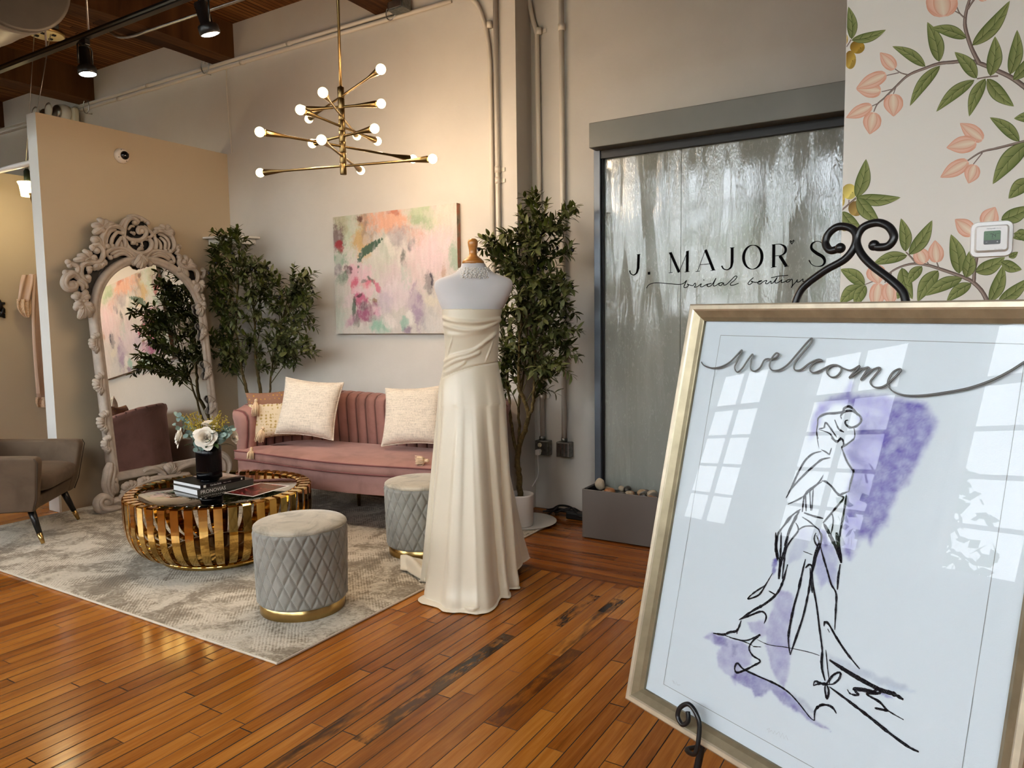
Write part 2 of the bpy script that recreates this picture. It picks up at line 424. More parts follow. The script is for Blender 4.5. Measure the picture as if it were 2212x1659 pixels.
# ---- beams
for nm, xb in (('a', -9.81), ('b', -7.875), ('c', -5.63), ('d', -3.66), ('e', -1.65), ('f', .35), ('g', 2.3)):
    mb = MB(); x1 = xb; x0 = xb - .27; NY = 46
    def bf(u, v):
        y = lerp(YF, YW, v); k = int(round(u * 4))
        c = [(x1, ZC), (x1, 3.785), (x0, 3.785), (x0, ZC), (x0, ZC)][k]
        wob = NZ.noise((y * 2.2, k * 5.0, xb)) * .012
        return V((c[0] + wob, y, c[1] + (wob if k in (1, 2) else 0)))
    mb.grid(bf, 4, NY, smooth=False)
    mb.add([(x1, YW - .001, ZC), (x1, YW - .001, 3.785), (x0, YW - .001, 3.785), (x0, YW - .001, ZC)], [(0, 1, 2, 3)], False)
    o = struct(mb.build('beam', M_beam))
# ---- mural wall
struct(MB().box(XM, XR, YM, YM + .14, 0, ZC).build('wall_mural', M_mural))
# ---- rug
g = NT('distressed_rug'); p = g.pos()
n1 = g.noise(p, 3.2, 9, .72, .6); n2 = g.noise(p, 55, 5, .7)
vor = g.n('ShaderNodeTexVoronoi', {'Vector': p, 'Scale': 7.0}, distance='CHEBYCHEV')
sx_ = g.n('ShaderNodeSeparateXYZ', {0: vor.outputs[1] and (vor, 1)})
s2 = g.n('ShaderNodeSeparateXYZ', {0: p})
# herringbone-like hatch whose direction flips from cell to cell
sg = g.math('SUBTRACT', g.math('MULTIPLY', g.math('GREATER_THAN', (sx_, 0), .5), 2.0), 1.0)
ph = g.math('ADD', g.math('MULTIPLY', (s2, 0), 300.0), g.math('MULTIPLY', g.math('MULTIPLY', (s2, 1), 300.0), sg))
hat = g.math('SINE', ph)
t = g.math('ADD', n1, g.math('MULTIPLY', g.math('SUBTRACT', n2, .5), .42))
t = g.math('ADD', t, g.math('MULTIPLY', hat, .035))
t = g.math('ADD', t, g.math('MULTIPLY', g.math('SUBTRACT', (sx_, 1), .5), .10))
col = g.ramp(t, [(.34, srgb(132, 120, 102)), (.45, srgb(154, 141, 121)), (.52, srgb(192, 181, 161)), (.60, srgb(214, 204, 186)), (.72, srgb(186, 174, 154))])
b = g.bsdf(Base_Color=(col, 0), Roughness=.95); b.inputs['Specular IOR Level'].default_value = .15
b.inputs['Sheen Weight'].default_value = .15
g.set(b, 'Normal', g.bump(g.math('ADD', g.math('MULTIPLY', t, 1.0), g.math('MULTIPLY', hat, .12)), .6, .004))
RX0, RX1, RY0, RY1 = -5.745, -2.345, 1.962, 4.36
rug = thing('area_rug', 'cream and taupe distressed area rug under the sofa group', 'rug', ((RX0 + RX1) / 2, (RY0 + RY1) / 2, 0))
MB().box(RX0 + .012, RX1 - .012, RY0 + .012, RY1 - .012, 0.0005, .0125).build('pile', g.m, rug, bevel=.003)
mb = MB(); q = .008
mb.tube([(RX0 + q, RY0 + q, .0062), (RX1 - q, RY0 + q, .0062), (RX1 - q, RY1 - q, .0062), (RX0 + q, RY1 - q, .0062)], .0085, 8, closed=True, flat=.7, smooth=False)
mb.build('binding', mat('rug_binding', (.66, .60, .50), .9, bump=.4, bscale=400), rug, label='pale cream bound edge')
ZR = .0128
# ================================================================== pipes, boxes and fixtures on walls and ceiling
M_black = mat('black_satin_metal', (.012, .012, .013), .32, spec=.6)
M_steel = mat('galvanised_steel', (.50, .50, .49), .32, 1, var=.12, vscale=30)
M_boxsteel = mat('dull_box_steel', (.22, .23, .22), .38, .9, var=.3, vscale=40)
M_brass = mat('aged_brass', (.52, .37, .16), .28, 1, var=.06, vscale=20)
M_brassdk = mat('antique_brass_rod', (.24, .17, .08), .30, 1)
M_black_pl = mat('black_plastic', (.015, .015, .016), .45)
M_cream_pl = mat('cream_plastic', (.74, .68, .50), .45)
M_whitepl = mat('white_plastic', (.80, .80, .79), .35)
def collar(mb, p, r, ax=(0, 0, 1), l=.022):
    a = V(ax); mb.tube([V(p) - a * l, V(p) + a * l], r * 1.28, 12)
def pipe(name, pts, r, m, label, clips=(), cat='pipe', group=None, ears=None):
    t = thing(name, label, cat, pts[-1] if pts[-1][2] < pts[0][2] else pts[0], group=group)
    MB().tube(pts, r, 12).build('pipe_run', m, t)
    for c in clips:
        mb = MB(); collar(mb, c[0], r, c[1])
        if ears: mb.box(c[0][0], c[0][0] + ears[0], c[0][1] + ears[1] - .002, c[0][1] + ears[1], c[0][2] - .014, c[0][2] + .014)
        mb.build('pipe_clip', m, t)
    return t
yb = YW - .0185
zA = aty(503, 130, YW).z - .010
jx = aty(862, 20, YW).x
pipe('conduit_pipe', [(XL + .02, yb, zA), (jx - .04, yb, zA)], .0155, M_conduit, 'upper of two cream conduits running level under the beam ends', [((-4.9, yb, zA), (1, 0, 0)), ((-6.9, yb, zA), (1, 0, 0))])
pipe('conduit_pipe', [(XL + .02, yb, zA - .043), (jx + .5, yb, zA - .043)], .0155, M_conduit, 'lower of two cream conduits running level under the beam ends', [((-5.5, yb, zA - .043), (1, 0, 0)), ((-7.4, yb, zA - .043), (1, 0, 0))])
bxp = aty(868, 14, YW - .06)
t = thing('junction_box', 'small grey steel junction box at the end of the level conduits', 'electrical box', (bxp.x, bxp.y, bxp.z - .05))
MB().box(bxp.x - .075, bxp.x + .075, YW - .14, YW - .042, bxp.z - .045, bxp.z + .05).build('box_body', M_boxsteel, t, bevel=.006)
MB().box(bxp.x - .06, bxp.x + .06, YW - .144, YW - .139, bxp.z - .035, bxp.z + .04).build('cover_plate', M_steel, t, bevel=.002)
MB().tube([(bxp.x - .03, YW + .0005, bxp.z + .062), (bxp.x - .03, YW - .06, bxp.z + .046)], .006, 8).build('box_bracket', M_steel, t)
mb = MB(); mb.tube([(bxp.x - .11 + .045 * math.cos(a), YW - .06, bxp.z - .02 + .055 * math.sin(a)) for a in [2 * PI * k / 18 for k in range(18)]], .004, 6, closed=True); mb.build('wire_ring', M_steel, t)
def vert(px, y0, Y, zb, pts_top, r, lab, clips, ears=None):
    b = aty(px, y0, Y - r)
    x, y = b.x, Y - r * 1.3 - .001
    pts = [V((x + dx, y, z)) for dx, z in pts_top] + [V((x, y, zb))]
    return pipe('conduit_pipe', [tuple(p) for p in pts], r, M_conduit, lab, [((x, y, c), (0, 0, 1)) for c in clips], ears=ears), x
z0 = lambda y, px, Y: aty(px, y, Y).z
zl = 0.02
vert(1062, 300, YW, .02, [(-.20, zA - .05)] + [(-.20 * (1 - math.sin(a)), zA - .05 - .55 * (1 - math.cos(a))) for a in [.25, .5, .75, 1.0, 1.25, 1.5]] , .016, 'bent cream conduit running down the wall left of the corner', [z0(55, 1062, YW), 1.1])
vert(1075, 300, YW, .02, [(0, ZC)], .017, 'straight cream conduit running down beside the bent one', [z0(368, 1075, YW), z0(392, 1075, YW), 1.15], ears=(.05, .017))
_, xC = vert(1167, 300, YR, .55, [(-.10, ZC), (-.085, 3.72), (-.05, 3.55), (-.015, 3.44)], .017, 'cream conduit with a kinked top dropping to the outlet box', [z0(70, 1166, YR), z0(855, 1171, YR)], ears=(.05, .017))
_, xD = vert(1215.5, 300, YR, .55, [(0, ZC)], .0195, 'cream conduit dropping straight to the blank steel box', [z0(62, 1215, YR), z0(780, 1219, YR)])
# outlet boxes
zo = .468
def ebox(x, lab, outlet):
    t = thing('outlet_box' if outlet else 'steel_box', lab, 'electrical box', (x, YR - .03, zo - .055))
    MB().box(x - .056, x + .056, YR - .062, YR + .0005, zo - .055, zo + .055).build('box_body', M_boxsteel, t, bevel=.005)
    f = MB().box(x - .050, x + .050, YR - .068, YR - .062, zo - .05, zo + .05).build('cover_plate', M_steel if not outlet else M_boxsteel, t, bevel=.003)
    mb = MB(); mb.tube([(x - (.012 if outlet else .006), YR - .026, zo + .055), (x - (.012 if outlet else .006), YR - .026, zo + .081)], .0235, 12); mb.build('pipe_fitting', M_boxsteel, t)
    if outlet:
        for k, zz in enumerate((zo + .022, zo - .022)):
            mb = MB(); mb.lathe([(.0165, 0), (.0165, .003)], 20, (x - .012, YR - .068, zz), MX.Rotation(PI / 2, 4, 'X')); r_ = mb.build('receptacle', M_cream_pl, t)
            if k == 0:
                s_ = MB(); s_.box(x - .019, x - .0165, YR - .0722, YR - .0705, zz, zz + .009); s_.box(x - .0075, x - .005, YR - .0722, YR - .0705, zz, zz + .009); s_.ball((x - .012, YR - .071, zz - .007), (.003, .0015, .003), 8, 6)
                s_.build('slot', M_black_pl, r_)
    else:
        mb = MB()
        for q in (-.03, 0, .03): mb.box(x + q - .008, x + q + .008, YR - .0695, YR - .068, zo - .046, zo + .046)
        mb.build('cover_rib', M_boxsteel, t)
ebox(xC + .012, 'steel outlet box with a cream receptacle and a white plug in it', True)
ebox(xD + .006, 'blank steel box right of the outlet box at the pipe foot', False)
px_ = xC
t = thing('plug_cord', 'white plug and thin white cord hanging from the outlet behind the pot', 'cord', (px_, YR - .09, .1))
MB().box(px_ - .017, px_ + .017, YR - .115, YR - .0725, zo - .048, zo - .006).build('plug', M_whitepl, t, bevel=.008)
mb = MB(); mb.tube(spline([(px_, YR - .10, zo - .046), (px_ - .006, YR - .09, .38), (px_ - .02, YR - .06, .27), (px_ - .07, YR - .05, .18), (px_ - .15, YR - .045, .09), (px_ - .22, YR - .045, .012)], 6), .0045, 8); mb.build('cord', M_whitepl, t)
# floor lead with black adaptor between pot and basin
t = thing('power_lead', 'tangle of black power leads and adaptor on the floor beside the basin', 'cable', (-2.30, 4.58, 0))
MB().box(-2.33, -2.16, 4.53, 4.62, .003, .05).build('adaptor', M_black_pl, t, bevel=.008)
for k in range(6):
    mb = MB(); a = random.Random(k)
    mb.tube(spline([(-2.50 + a.uniform(-.05, .05), 4.62 + a.uniform(-.08, .05), .010 + k * .004), (-2.42, 4.60 + a.uniform(-.06, .04), .03 + a.uniform(0, .04)), (-2.32, 4.58 + a.uniform(-.05, .05), .04 + a.uniform(0, .03)), (-2.2, 4.57 + a.uniform(-.05, .05), .035), (-2.05, 4.60 + a.uniform(-.05, .05), .03 + a.uniform(0, .02))], 6), .0075, 7); mb.build('lead', M_black_pl, t)
mb = MB(); mb.tube([(-2.46, 4.52, .02), (-2.40, 4.55, .075)], .007, 8); mb.build('cable_end', M_black_pl, t)
# thin wire on the wall over the partition
w0, w1 = aty(489, 142, YW - .008), aty(500, 333, YW - .008)
tag(MB().tube(spline([(w0.x, YW - .006, w0.z), (w0.x + .004, YW - .02, w0.z - .25), (w1.x, YW - .004, PT + .001)], 6), .0045, 6).build('thin_cable', M_conduit), 'thin painted cable hanging down the wall to the partition top', 'cable')
for px, py, lab in ((443, 142, 'small wire ring hanging at the beam end over the partition corner'), (186, 230, 'small wire ring hanging at the beam end above the emergency light')):
    c = aty(px, py, YW - .06)
    mb = MB(); mb.tube([(c.x + .055 * math.cos(a), c.y, c.z + .07 * math.sin(a)) for a in [2 * PI * k / 20 for k in range(20)]], .005, 6, closed=True)
    mb.tube([(c.x, c.y, c.z + .07), (c.x, c.y, 3.79)], .004, 6); mb.tube([(c.x, c.y, c.z - .07), (c.x, YW + .0005, c.z - .066)], .003, 6)
    tag(mb.build('wire_ring', M_steel), lab, 'hook')
# emergency light
e = aty(150, 253, YW - .06)
t = thing('emergency_light', 'cream twin head emergency light on the wall above the partition', 'emergency light', (e.x, YW - .05, e.z - .12))
MB().box(e.x - .28, e.x + .17, YW - .105, YW - .037, e.z - .12, e.z + .08).build('housing', mat('housing_cream', (.70, .68, .58), .4), t, bevel=.03, seg=3)
MB().box(e.x - .10, e.x + .05, YW - .04, YW + .0005, e.z - .12, e.z - .10).build('wall_bracket', M_whitepl, t)
M_lens = mat('clear_lens', (.75, .74, .70), .12, spec=.8)
for dx in (-.22, .045):
    h = MB().lathe([(.02, .10), (.085, .095), (.095, .06), (.085, 0)], 24, (e.x + dx, YW - .195, e.z + .01), MX.Rotation(-PI / 2, 4, 'X')).build('lamp_head', M_whitepl, t)
    MB().lathe([(0, .108), (.05, .104), (.08, .098)], 24, (e.x + dx, YW - .198, e.z + .01), MX.Rotation(PI / 2, 4, 'X')).build('lens', M_lens, h)
    MB().ball((e.x + dx, YW - .215, e.z + .01), (.075, .03, .075), 16, 10).build('reflector', M_steel, h)
# dome camera on the partition
c = atx(261, 337, XP)
t = thing('dome_camera', 'small white dome security camera high on the beige partition', 'camera', (XP, c.y, c.z - .06))
RY = MX.Rotation(PI / 2, 4, 'Y')
MB().lathe([(.058, 0), (.060, .012), (.056, .028), (.044, .042), (.034, .046)], 32, (XP - .0005, c.y, c.z), RY).build('base', mat('camera_shell', (.78, .70, .63), .4), t)
MB().lathe([(.034, .040), (.033, .052), (.026, .064), (.014, .071), (0, .073)], 28, (XP + .001, c.y + .004, c.z), RY).build('dome', mat('smoked_dome', (.004, .004, .005), .05, spec=.8), t)
for a in (.4, 2.0, 3.6, 5.2): MB().ball((XP + .041, c.y + .046 * math.cos(a), c.z + .046 * math.sin(a)), .0035, 8, 6).build('screw', M_black_pl, t)
# corner shelf
cs = aty(520, 516, YW - .01)
t = thing('corner_shelf', 'small white corner shelf where partition meets the back wall', 'shelf', (XP, YW, cs.z - .06))
n = 14
mb = MB(); pl = [(XP + .002, YW - .002)] + [(XP + .002 + .40 * math.sin(PI / 2 * k / n) ** 1.0, YW - .002 - .30 * math.cos(PI / 2 * k / n)) for k in range(n + 1)]
mb.prism(pl, cs.z - .016, cs.z); mb.build('shelf_board', M_white, t)
mb = MB(); pl = [(XP + .002, YW - .002)] + [(XP + .002 + .34 * math.sin(PI / 2 * k / n), YW - .002 - .24 * math.cos(PI / 2 * k / n)) for k in range(n + 1)]
mb.prism(pl, cs.z - .062, cs.z - .0165); mb.build('cleat', M_white, t)
# ---- black lighting track on rods, spot heads
TY = atz(0, 150, 3.2).y; TZ = 3.2
t = thing('lighting_track', 'long black lighting track hung level below the beams', 'track', (-5, TY, TZ))
MB().box(-9.5, 3.2, TY - .019, TY + .019, TZ - .018, TZ + .018).build('rail', M_black, t, bevel=.003)
MB().box(-9.5, 3.2, TY - .021, TY - .0185, TZ - .010, TZ + .002).build('rail_groove', mat('track_grey', (.16, .17, .15), .4), t)
rx = [aty(191, 68, TY).x, aty(100, 100, TY).x, -1.2, 1.5]
for k, x in enumerate(rx):
    MB().tube([(x, TY, TZ + .018), (x, TY, ZC)], .006, 8).build('rod', M_steel, t)
M_glow = mat('lit_lamp_face', (1, .95, .85), .5, emit=(1, .93, .82, 1), estr=30)
def head(x, lab, aim, lit=True):
    t = thing('track_spotlight', lab, 'spotlight', (x, TY, TZ - .26), group='black track spotlights')
    MB().box(x - .035, x + .035, TY - .017, TY + .017, TZ - .055, TZ - .019).build('adaptor', M_black, t, bevel=.004)
    a = V(aim).normalized(); b = V((0, 0, 1)).cross(a)
    b = b.normalized() if b.length > .05 else V((1, 0, 0))
    c = V((x, TY, TZ - .15))
    fr = MX((( b.x, a.cross(b).x, a.x, c.x), (b.y, a.cross(b).y, a.y, c.y), (b.z, a.cross(b).z, a.z, c.z), (0, 0, 0, 1)))
    mb = MB(); up = V((0, 0, 1))
    mb.tube([c + b * .062 - up * .03, c + b * .062 + up * .085, c + b * .05 + up * .10, c - b * .05 + up * .10, c - b * .062 + up * .085, c - b * .062 - up * .03], .0055, 8); mb.build('yoke', M_black, t)
    can = MB(); can.T = fr; can.lathe([(.030, -.085), (.034, -.08), (.034, .025), (.050, .03), (.055, .04), (.055, .075), (.050, .08), (.047, .07), (.0, .068)], 24); can = can.build('lamp_can', M_black, t)
    f = MB(); f.T = fr; f.lathe([(.0, .083), (.030, .082), (.048, .076)], 24); f.build('lens', M_glow if lit else M_lens, can)
    L = D.lights.new('track_lamp', 'SPOT'); L.energy = 45 if lit else 0.1; L.spot_size = math.radians(75); L.spot_blend = .7; L.color = (1, .91, .80); L.shadow_soft_size = .04
    o = D.objects.new('track_lamp', L); COL.objects.link(o); o.location = c + a * .10; o.rotation_euler = a.to_track_quat('-Z', 'Y').to_euler(); o.parent = t; o.location = c + a * .10 - V(t.location)
head(aty(184, 120, TY).x, 'black track spotlight nearer the partition, angled to the right', (.12, .05, -.95))
head(aty(443, 30, TY).x, 'black track spotlight nearer the chandelier, pointing straight down', (0.1, .30, -1))
head(-1.05, 'unseen black track spotlight added for light above the picture easel', (.0, .5, -1))  # extra head out of view, added to light the room
# ---- ceiling canopy with cords, conduit bends, duct
cc = atz(100, 68, 3.72)
t = thing('ceiling_canopy', 'round cream fixture plate on a steel box under the ceiling boards', 'ceiling fitting', (cc.x, cc.y, 3.70))
MB().lathe([(.09, 0), (.09, .10)], 8, (cc.x, cc.y, 3.715)).build('box_body', M_boxsteel, t)
MB().lathe([(.125, 0), (.125, .03), (.09, .033)], 28, (cc.x, cc.y, 3.69)).build('plate_rim', M_brass, t)
MB().lathe([(0, -.002), (.118, -.001), (.121, .004)], 28, (cc.x, cc.y, 3.689)).build('plate_face', mat('plate_cream', (.80, .72, .42), .5), t)
for a, r in ((.3, .07), (2.2, .06), (3.9, .07), (5.4, .06)): MB().box(cc.x + r * math.cos(a) - .012, cc.x + r * math.cos(a) + .012, cc.y + r * math.sin(a) - .012, cc.y + r * math.sin(a) + .012, 3.678, 3.688).build('cord_grip', M_black_pl, t)
MB().tube(spline([(cc.x + .09, cc.y, 3.80), (cc.x + .20, cc.y, 3.83), (cc.x + .33, cc.y + .02, 3.97), (cc.x + .36, cc.y + .02, ZC)], 5), .014, 10).build('conduit_bend', M_steel, t)
MB().tube(spline([(cc.x - .09, cc.y, 3.77), (cc.x - .26, cc.y - .03, 3.76), (cc.x - .40, cc.y - .16, 3.74), (cc.x - .60, cc.y - .62, 3.74), (cc.x - .78, cc.y - 1.0, 3.74)], 5), .014, 10).build('conduit_run', M_steel, t)
e1, e2, e0 = atz(270, 83, 3.765), atz(530, -4, 3.765), atz(233, 73, 3.86)
tag(MB().tube(spline([(e0.x, e0.y, 3.9), tuple(lerp(e0, e1, .6)), tuple(lerp(e1, e2, .06)), tuple(lerp(e1, e2, .2))], 5) + [tuple(e2), tuple(e2 + (e2 - e1) * 1.2)], .0125, 10).build('ceiling_conduit', M_steel), 'bright steel conduit strapped across the underside of the beams', 'pipe')
# pendant behind the partition on thin cords from the canopy
pl = V((-6.30, 3.05, 2.50)); pl = atx(60, 402, -6.62)
t = thing('pendant_lamp', 'small pendant lamp with a pale yellow glass shade behind the partition', 'lamp', (pl.x, pl.y, pl.z - .1))
MB().lathe([(.020, .03), (.024, .05), (.024, .12), (.012, .14)], 16, pl).build('socket', mat('dark_green_socket', (.02, .03, .02), .4), t)
MB().lathe([(.052, -.085), (.056, -.05), (.062, 0), (.075, .03), (.02, .04)], 24, pl).build('lamp_shade', mat('lit_yellow_glass', (.9, .8, .4), .4, emit=(1, .80, .38, 1), estr=6), t)
for k, (ax_, ay_) in enumerate(((-.02, .02), (.02, .0), (-.01, -.03))):
    MB().tube([(pl.x + ax_ * .3, pl.y + ay_ * .3, pl.z + .13), (cc.x + ax_ * 3, cc.y + ay_ * 2.5, 3.69)], .003, 6).build('cord', M_steel, t)
pt_ = D.lights.new('pendant_glow', 'POINT'); pt_.energy = 8; pt_.color = (1, .82, .5); pt_.shadow_soft_size = .06
o = D.objects.new('pendant_glow', pt_); COL.objects.link(o); o.parent = t; o.location = (.02, .0, -.1)
# duct
dc = aty(20, -66, 2.0); R_ = .288
RYm = MX.Rotation(PI / 2, 4, 'Y')
t = thing('air_duct', 'big round grey air duct ending below the ceiling boards', 'duct', (dc.x - 1.5, dc.y, dc.z - R_))
dz = max(0, dc.z + R_ - 3.75)
mb = MB()
mb.lathe([(R_ * .99, -3.2)] + [(R_ * (.99 + .012 * (k % 2)), -3.1 + k * .1) for k in range(31)] + [(R_, -.06), (R_ * 1.03, -.055), (R_ * 1.03, -.035), (R_, -.03), (R_, 0)], 48, dc, RYm); mb.build('duct_body', mat('duct_grey', (.34, .32, .30), .45, .5), t)
MB().lathe([(R_ * 1.03, -.006), (R_ * 1.03, .012), (R_ * .97, .014), (0, .006)], 48, dc, RYm).build('end_cap', mat('duct_cap', (.12, .105, .09), .5, .3, var=.1), t)
MB().tube([(dc.x - .4, dc.y, dc.z + R_), (dc.x - .4, dc.y, ZC)], .006, 6).build('hanger_rod', M_steel, t)
# ---- fitting room: curtain rod, brass hook, robe, black wall sign
r1, r2 = aty(0, 368, 3.0), aty(60, 352, 3.0)
t = thing('curtain_rod', 'white curtain rod across the fitting-room opening at top left', 'curtain rod', (-6.5, 3.0, r1.z - .02))
MB().tube([(XF + .005, 3.0, r1.z), (XP2 - .002, 3.0, r1.z)], .022, 14).build('rod', mat('rod_white', (.80, .78, .78), .25), t)
for x in (XF + .012, XP2 - .012): MB().lathe([(.036, -.009), (.036, .009)], 16, (x, 3.0, r1.z), RYm).build('rod_flange', M_whitepl, t)
hk = atx(66, 470, XP2 - .05)
t = thing('coat_hook', 'brass double coat hook on the back of the white partition end', 'hook', (XP2, 2.93, hk.z - .06))
hz = hk.z; hx = XP2; hy = 2.93
MB().lathe([(.02, 0), (.02, .006)], 14, (hx - .007, hy, hz), RYm).build('back_plate', M_brass, t)
MB().tube(spline([(hx - .002, hy, hz - .01), (hx - .02, hy, hz - .045), (hx - .055, hy, hz - .055), (hx - .085, hy, hz - .03), (hx - .088, hy, hz + .0)], 6), [.011] * 12 + [.008] * 13, 10).build('lower_prong', M_brass, t)
mb = MB(); mb.tube(spline([(hx - .003, hy, hz - .01), (hx - .018, hy, hz + .03), (hx - .075, hy, hz + .085), (hx - .12, hy, hz + .15), (hx - .128, hy, hz + .185)], 6), .009, 10); mb.ball((hx - .128, hy, hz + .188), (.014, .014, .009), 10, 8); mb.build('upper_prong', M_brass, t)
# robe on the fitting-room wall
def rb(px, py, off=.0): p = atx(px, py, XF + .03 + off); return p
t = thing('satin_robe', 'blush satin robe with lace trim hanging on the fitting-room wall', 'robe', tuple(rb(85, 880)))
M_satin = mat('blush_satin', (.60, .43, .33), .30, var=.08, vscale=8, sheen=.2, spec=.6)
M_lace = mat('peach_lace', (.78, .58, .42), .85, bump=1, bscale=160, bdist=.006, var=.25, vscale=120)
def sheet(name, rows, m, off, nx=14, fold=.012, par=None, ph=0.0, freq=3.0):
    R2 = spline([(a, b, c) for a, b, c in rows], 6)
    def fn(u, v):
        k = v * (len(R2) - 1); i = min(int(k), len(R2) - 2); f = k - i
        y = lerp(R2[i][0], R2[i + 1][0], f); a = lerp(R2[i][1], R2[i + 1][1], f); b = lerp(R2[i][2], R2[i + 1][2], f)
        p = rb(lerp(a, b, u), y, off); p.x += fold * math.sin(u * freq * PI + ph + v) + .02 * math.sin(u * PI)
        return p
    return MB().grid(fn, nx, len(R2) - 1).build(name, m, par)
MB().tube([(XF - .0005, rb(84, 600).y, rb(84, 600).z - .02), (XF + .05, rb(84, 600).y, rb(84, 600).z)], .008, 8).build('hanging_peg', M_brass, t)
MB().tube([(XF - .0005, rb(95, 870).y, rb(95, 876).z), (XF + .03, rb(95, 870).y, rb(95, 876).z)], .003, 6).build('tie_end', M_satin, t)
sheet('robe_body', [(592, 62, 105), (640, 70, 107), (700, 68, 112), (760, 71, 116), (820, 76, 120), (862, 78, 124)], M_satin, .02, par=t)
sheet('hem_lace', [(858, 77, 124), (870, 76, 124), (880, 80, 125)], M_lace, .03, par=t, fold=.018, freq=7)
sheet('front_band', [(594, 70, 78), (680, 68, 75), (760, 71, 79), (850, 78, 88)], mat('blush_satin_band', (.66, .49, .39), .35, bump=.5, bscale=14), .055, nx=6, fold=.004, par=t)
sl = sheet('sleeve', [(594, 47, 74), (612, 42, 74), (632, 39, 70), (650, 36, 67)], M_satin, .05, par=t, fold=.02)
sheet('sleeve_lace', [(646, 36, 67), (662, 36, 67), (676, 42, 66), (686, 52, 62)], M_lace, .055, par=sl, fold=.014, freq=6)
# black cut-out sign at the picture edge
def sgn(px, py): return atx(px, py, XF + .012)
t = thing('wall_sign', 'black cut metal sign on the fitting-room wall at the left edge', 'sign', tuple(sgn(0, 690)))
mb = MB()
def stroke(pts, w):
    q = [sgn(*p) for p in pts]; mb.tube(q, w, 6)
for pts, w in [([(-60, 640), (-30, 640), (-2, 648), (2, 656), (3, 668)], .012), ([(-60, 684), (-20, 684), (0, 680)], .010), ([(3, 655.5), (10, 655.5)], .012), ([(1, 681), (6, 674), (6, 668), (9, 666.5)], .014), ([(7, 668), (10.5, 671)], .010), ([(6, 672), (10.5, 675)], .010), ([(5, 676), (10.5, 679)], .008), ([(2, 681), (10.8, 682)], .008), ([(-4, 683), (4, 683.5), (11, 686)], .008), ([(-60, 662), (-6, 660), (0, 672)], .01)]: stroke(pts, w)
mb.build('cut_letters', M_black, t)
# ================================================================== chandelier
cl = CAM + ray(738, 250) * 4.3
cx_, cy_ = cl.x, cl.y
zc = lambda y: (CAM + ray(738, y) * 4.3).z
t = thing('chandelier', 'brass sputnik chandelier with eight crossing arms and lit globe bulbs', 'chandelier', (cx_, cy_, zc(375)))
MB().tube([(cx_, cy_, zc(192)), (cx_, cy_, ZC - .03)], .0085, 12).build('stem', M_brassdk, t)
MB().lathe([(.065, 0), (.065, .022), (.02, .03)], 24, (cx_, cy_, ZC - .031)).build('ceiling_cup', M_brass, t)
mb = MB()
zz = zc(375); zt = zc(190)
for k in range(8):
    a, b = lerp(zz, zt, k / 8), lerp(zz, zt, (k + 1) / 8)
    mb.lathe([(.0, a), (.0185, a), (.0195, a + .002), (.0195, b - .003), (.0185, b - .001), (.0, b - .001)], 20, (cx_, cy_, 0))
mb.build('column', M_brassdk, t)
ARMS = [(2.732, .555, -24, 1, 1), (2.674, .25, 19, 1, 1), (2.619, .45, -58, 1, 1), (2.56, .38, -81, 1, 1), (2.505, .275, -5, 1, 1), (2.446, .51, -105, 1, 1), (2.388, .40, -62, 1, 1), (2.333, .57, -165, 1, 1)]
g = NT('lit_globe'); e = g.n('ShaderNodeEmission', {'Color': (1, .74, .36, 1), 'Strength': 14.0}); gl_ = g.n('ShaderNodeBsdfTransparent'); lw = g.n('ShaderNodeLayerWeight', {'Blend': .35}); 
ee = g.n('ShaderNodeEmission', {'Color': (1, .86, .52, 1), 'Strength': 2.2})
mx_ = g.n('ShaderNodeMixShader', {0: g.ramp((lw, 1), [(.35, 0.0), (.62, 1.0)]), 1: e, 2: ee}); g.t.links.new(mx_.outputs[0], g.out.inputs[0])
M_globe = g.m
for z, r, ang, *_x in ARMS:
    d = V((math.cos(math.radians(ang)), math.sin(math.radians(ang)), 0)); c = V((cx_, cy_, z))
    mb = MB(); L = r - .028
    ts = [-L, -L + .004, -L + .05, -L + .10, -L + .14, L - .14, L - .10, L - .05, L - .004, L]
    rs = [.019, .020, .0155, .0105, .0072, .0072, .0105, .0155, .020, .019]
    a_ = mb.tube([c + d * q for q in ts], rs, 14).build('arm', M_brassdk, t)
    for sgn_ in (1, -1):
        MB().ball(c + d * (sgn_ * r), .0275, 18, 12).build('bulb', M_globe, a_)
        L_ = D.lights.new('bulb_glow', 'POINT'); L_.energy = 5.0; L_.color = (1, .74, .50); L_.shadow_soft_size = .028
        o = D.objects.new('bulb_glow', L_); COL.objects.link(o); o.parent = t; o.location = c + d * (sgn_ * (r + .033)) - V(t.location)
# ================================================================== sofa and cushions
def velvet(name, c, var=.10, sheen=.5, rough=.75, bump=.12, tint=None):
    g = NT(name); co = g.coord('Object')
    n1 = g.noise(co, 5, 5, .6, .5); n2 = g.noise(co, 260, 3)
    d = tuple(x * (1 - var * 1.6) for x in c[:3]) + (1,); l = tuple(min(1, x * (1 + var)) for x in c[:3]) + (1,)
    b = g.bsdf(Base_Color=(g.ramp(n1, [(.35, d), (.5, tuple(c[:3]) + (1,)), (.68, l)]), 0), Roughness=rough)
    b.inputs['Specular IOR Level'].default_value = .2; b.inputs['Sheen Weight'].default_value = sheen; b.inputs['Sheen Roughness'].default_value = .35
    b.inputs['Sheen Tint'].default_value = tint or (min(1, c[0] * 1.6), min(1, c[1] * 1.6), min(1, c[2] * 1.6), 1)
    g.set(b, 'Normal', g.bump(n2, bump, .002)); return g.m
M_pink = velvet('dusty_pink_velvet', srgb(166, 128, 120)[:3], sheen=.35, tint=(.9, .72, .68, 1))
M_pinkdk = velvet('pink_piping', srgb(128, 86, 84)[:3])
SC = V((-3.62, 3.985, 0)); SA = math.radians(5.5)
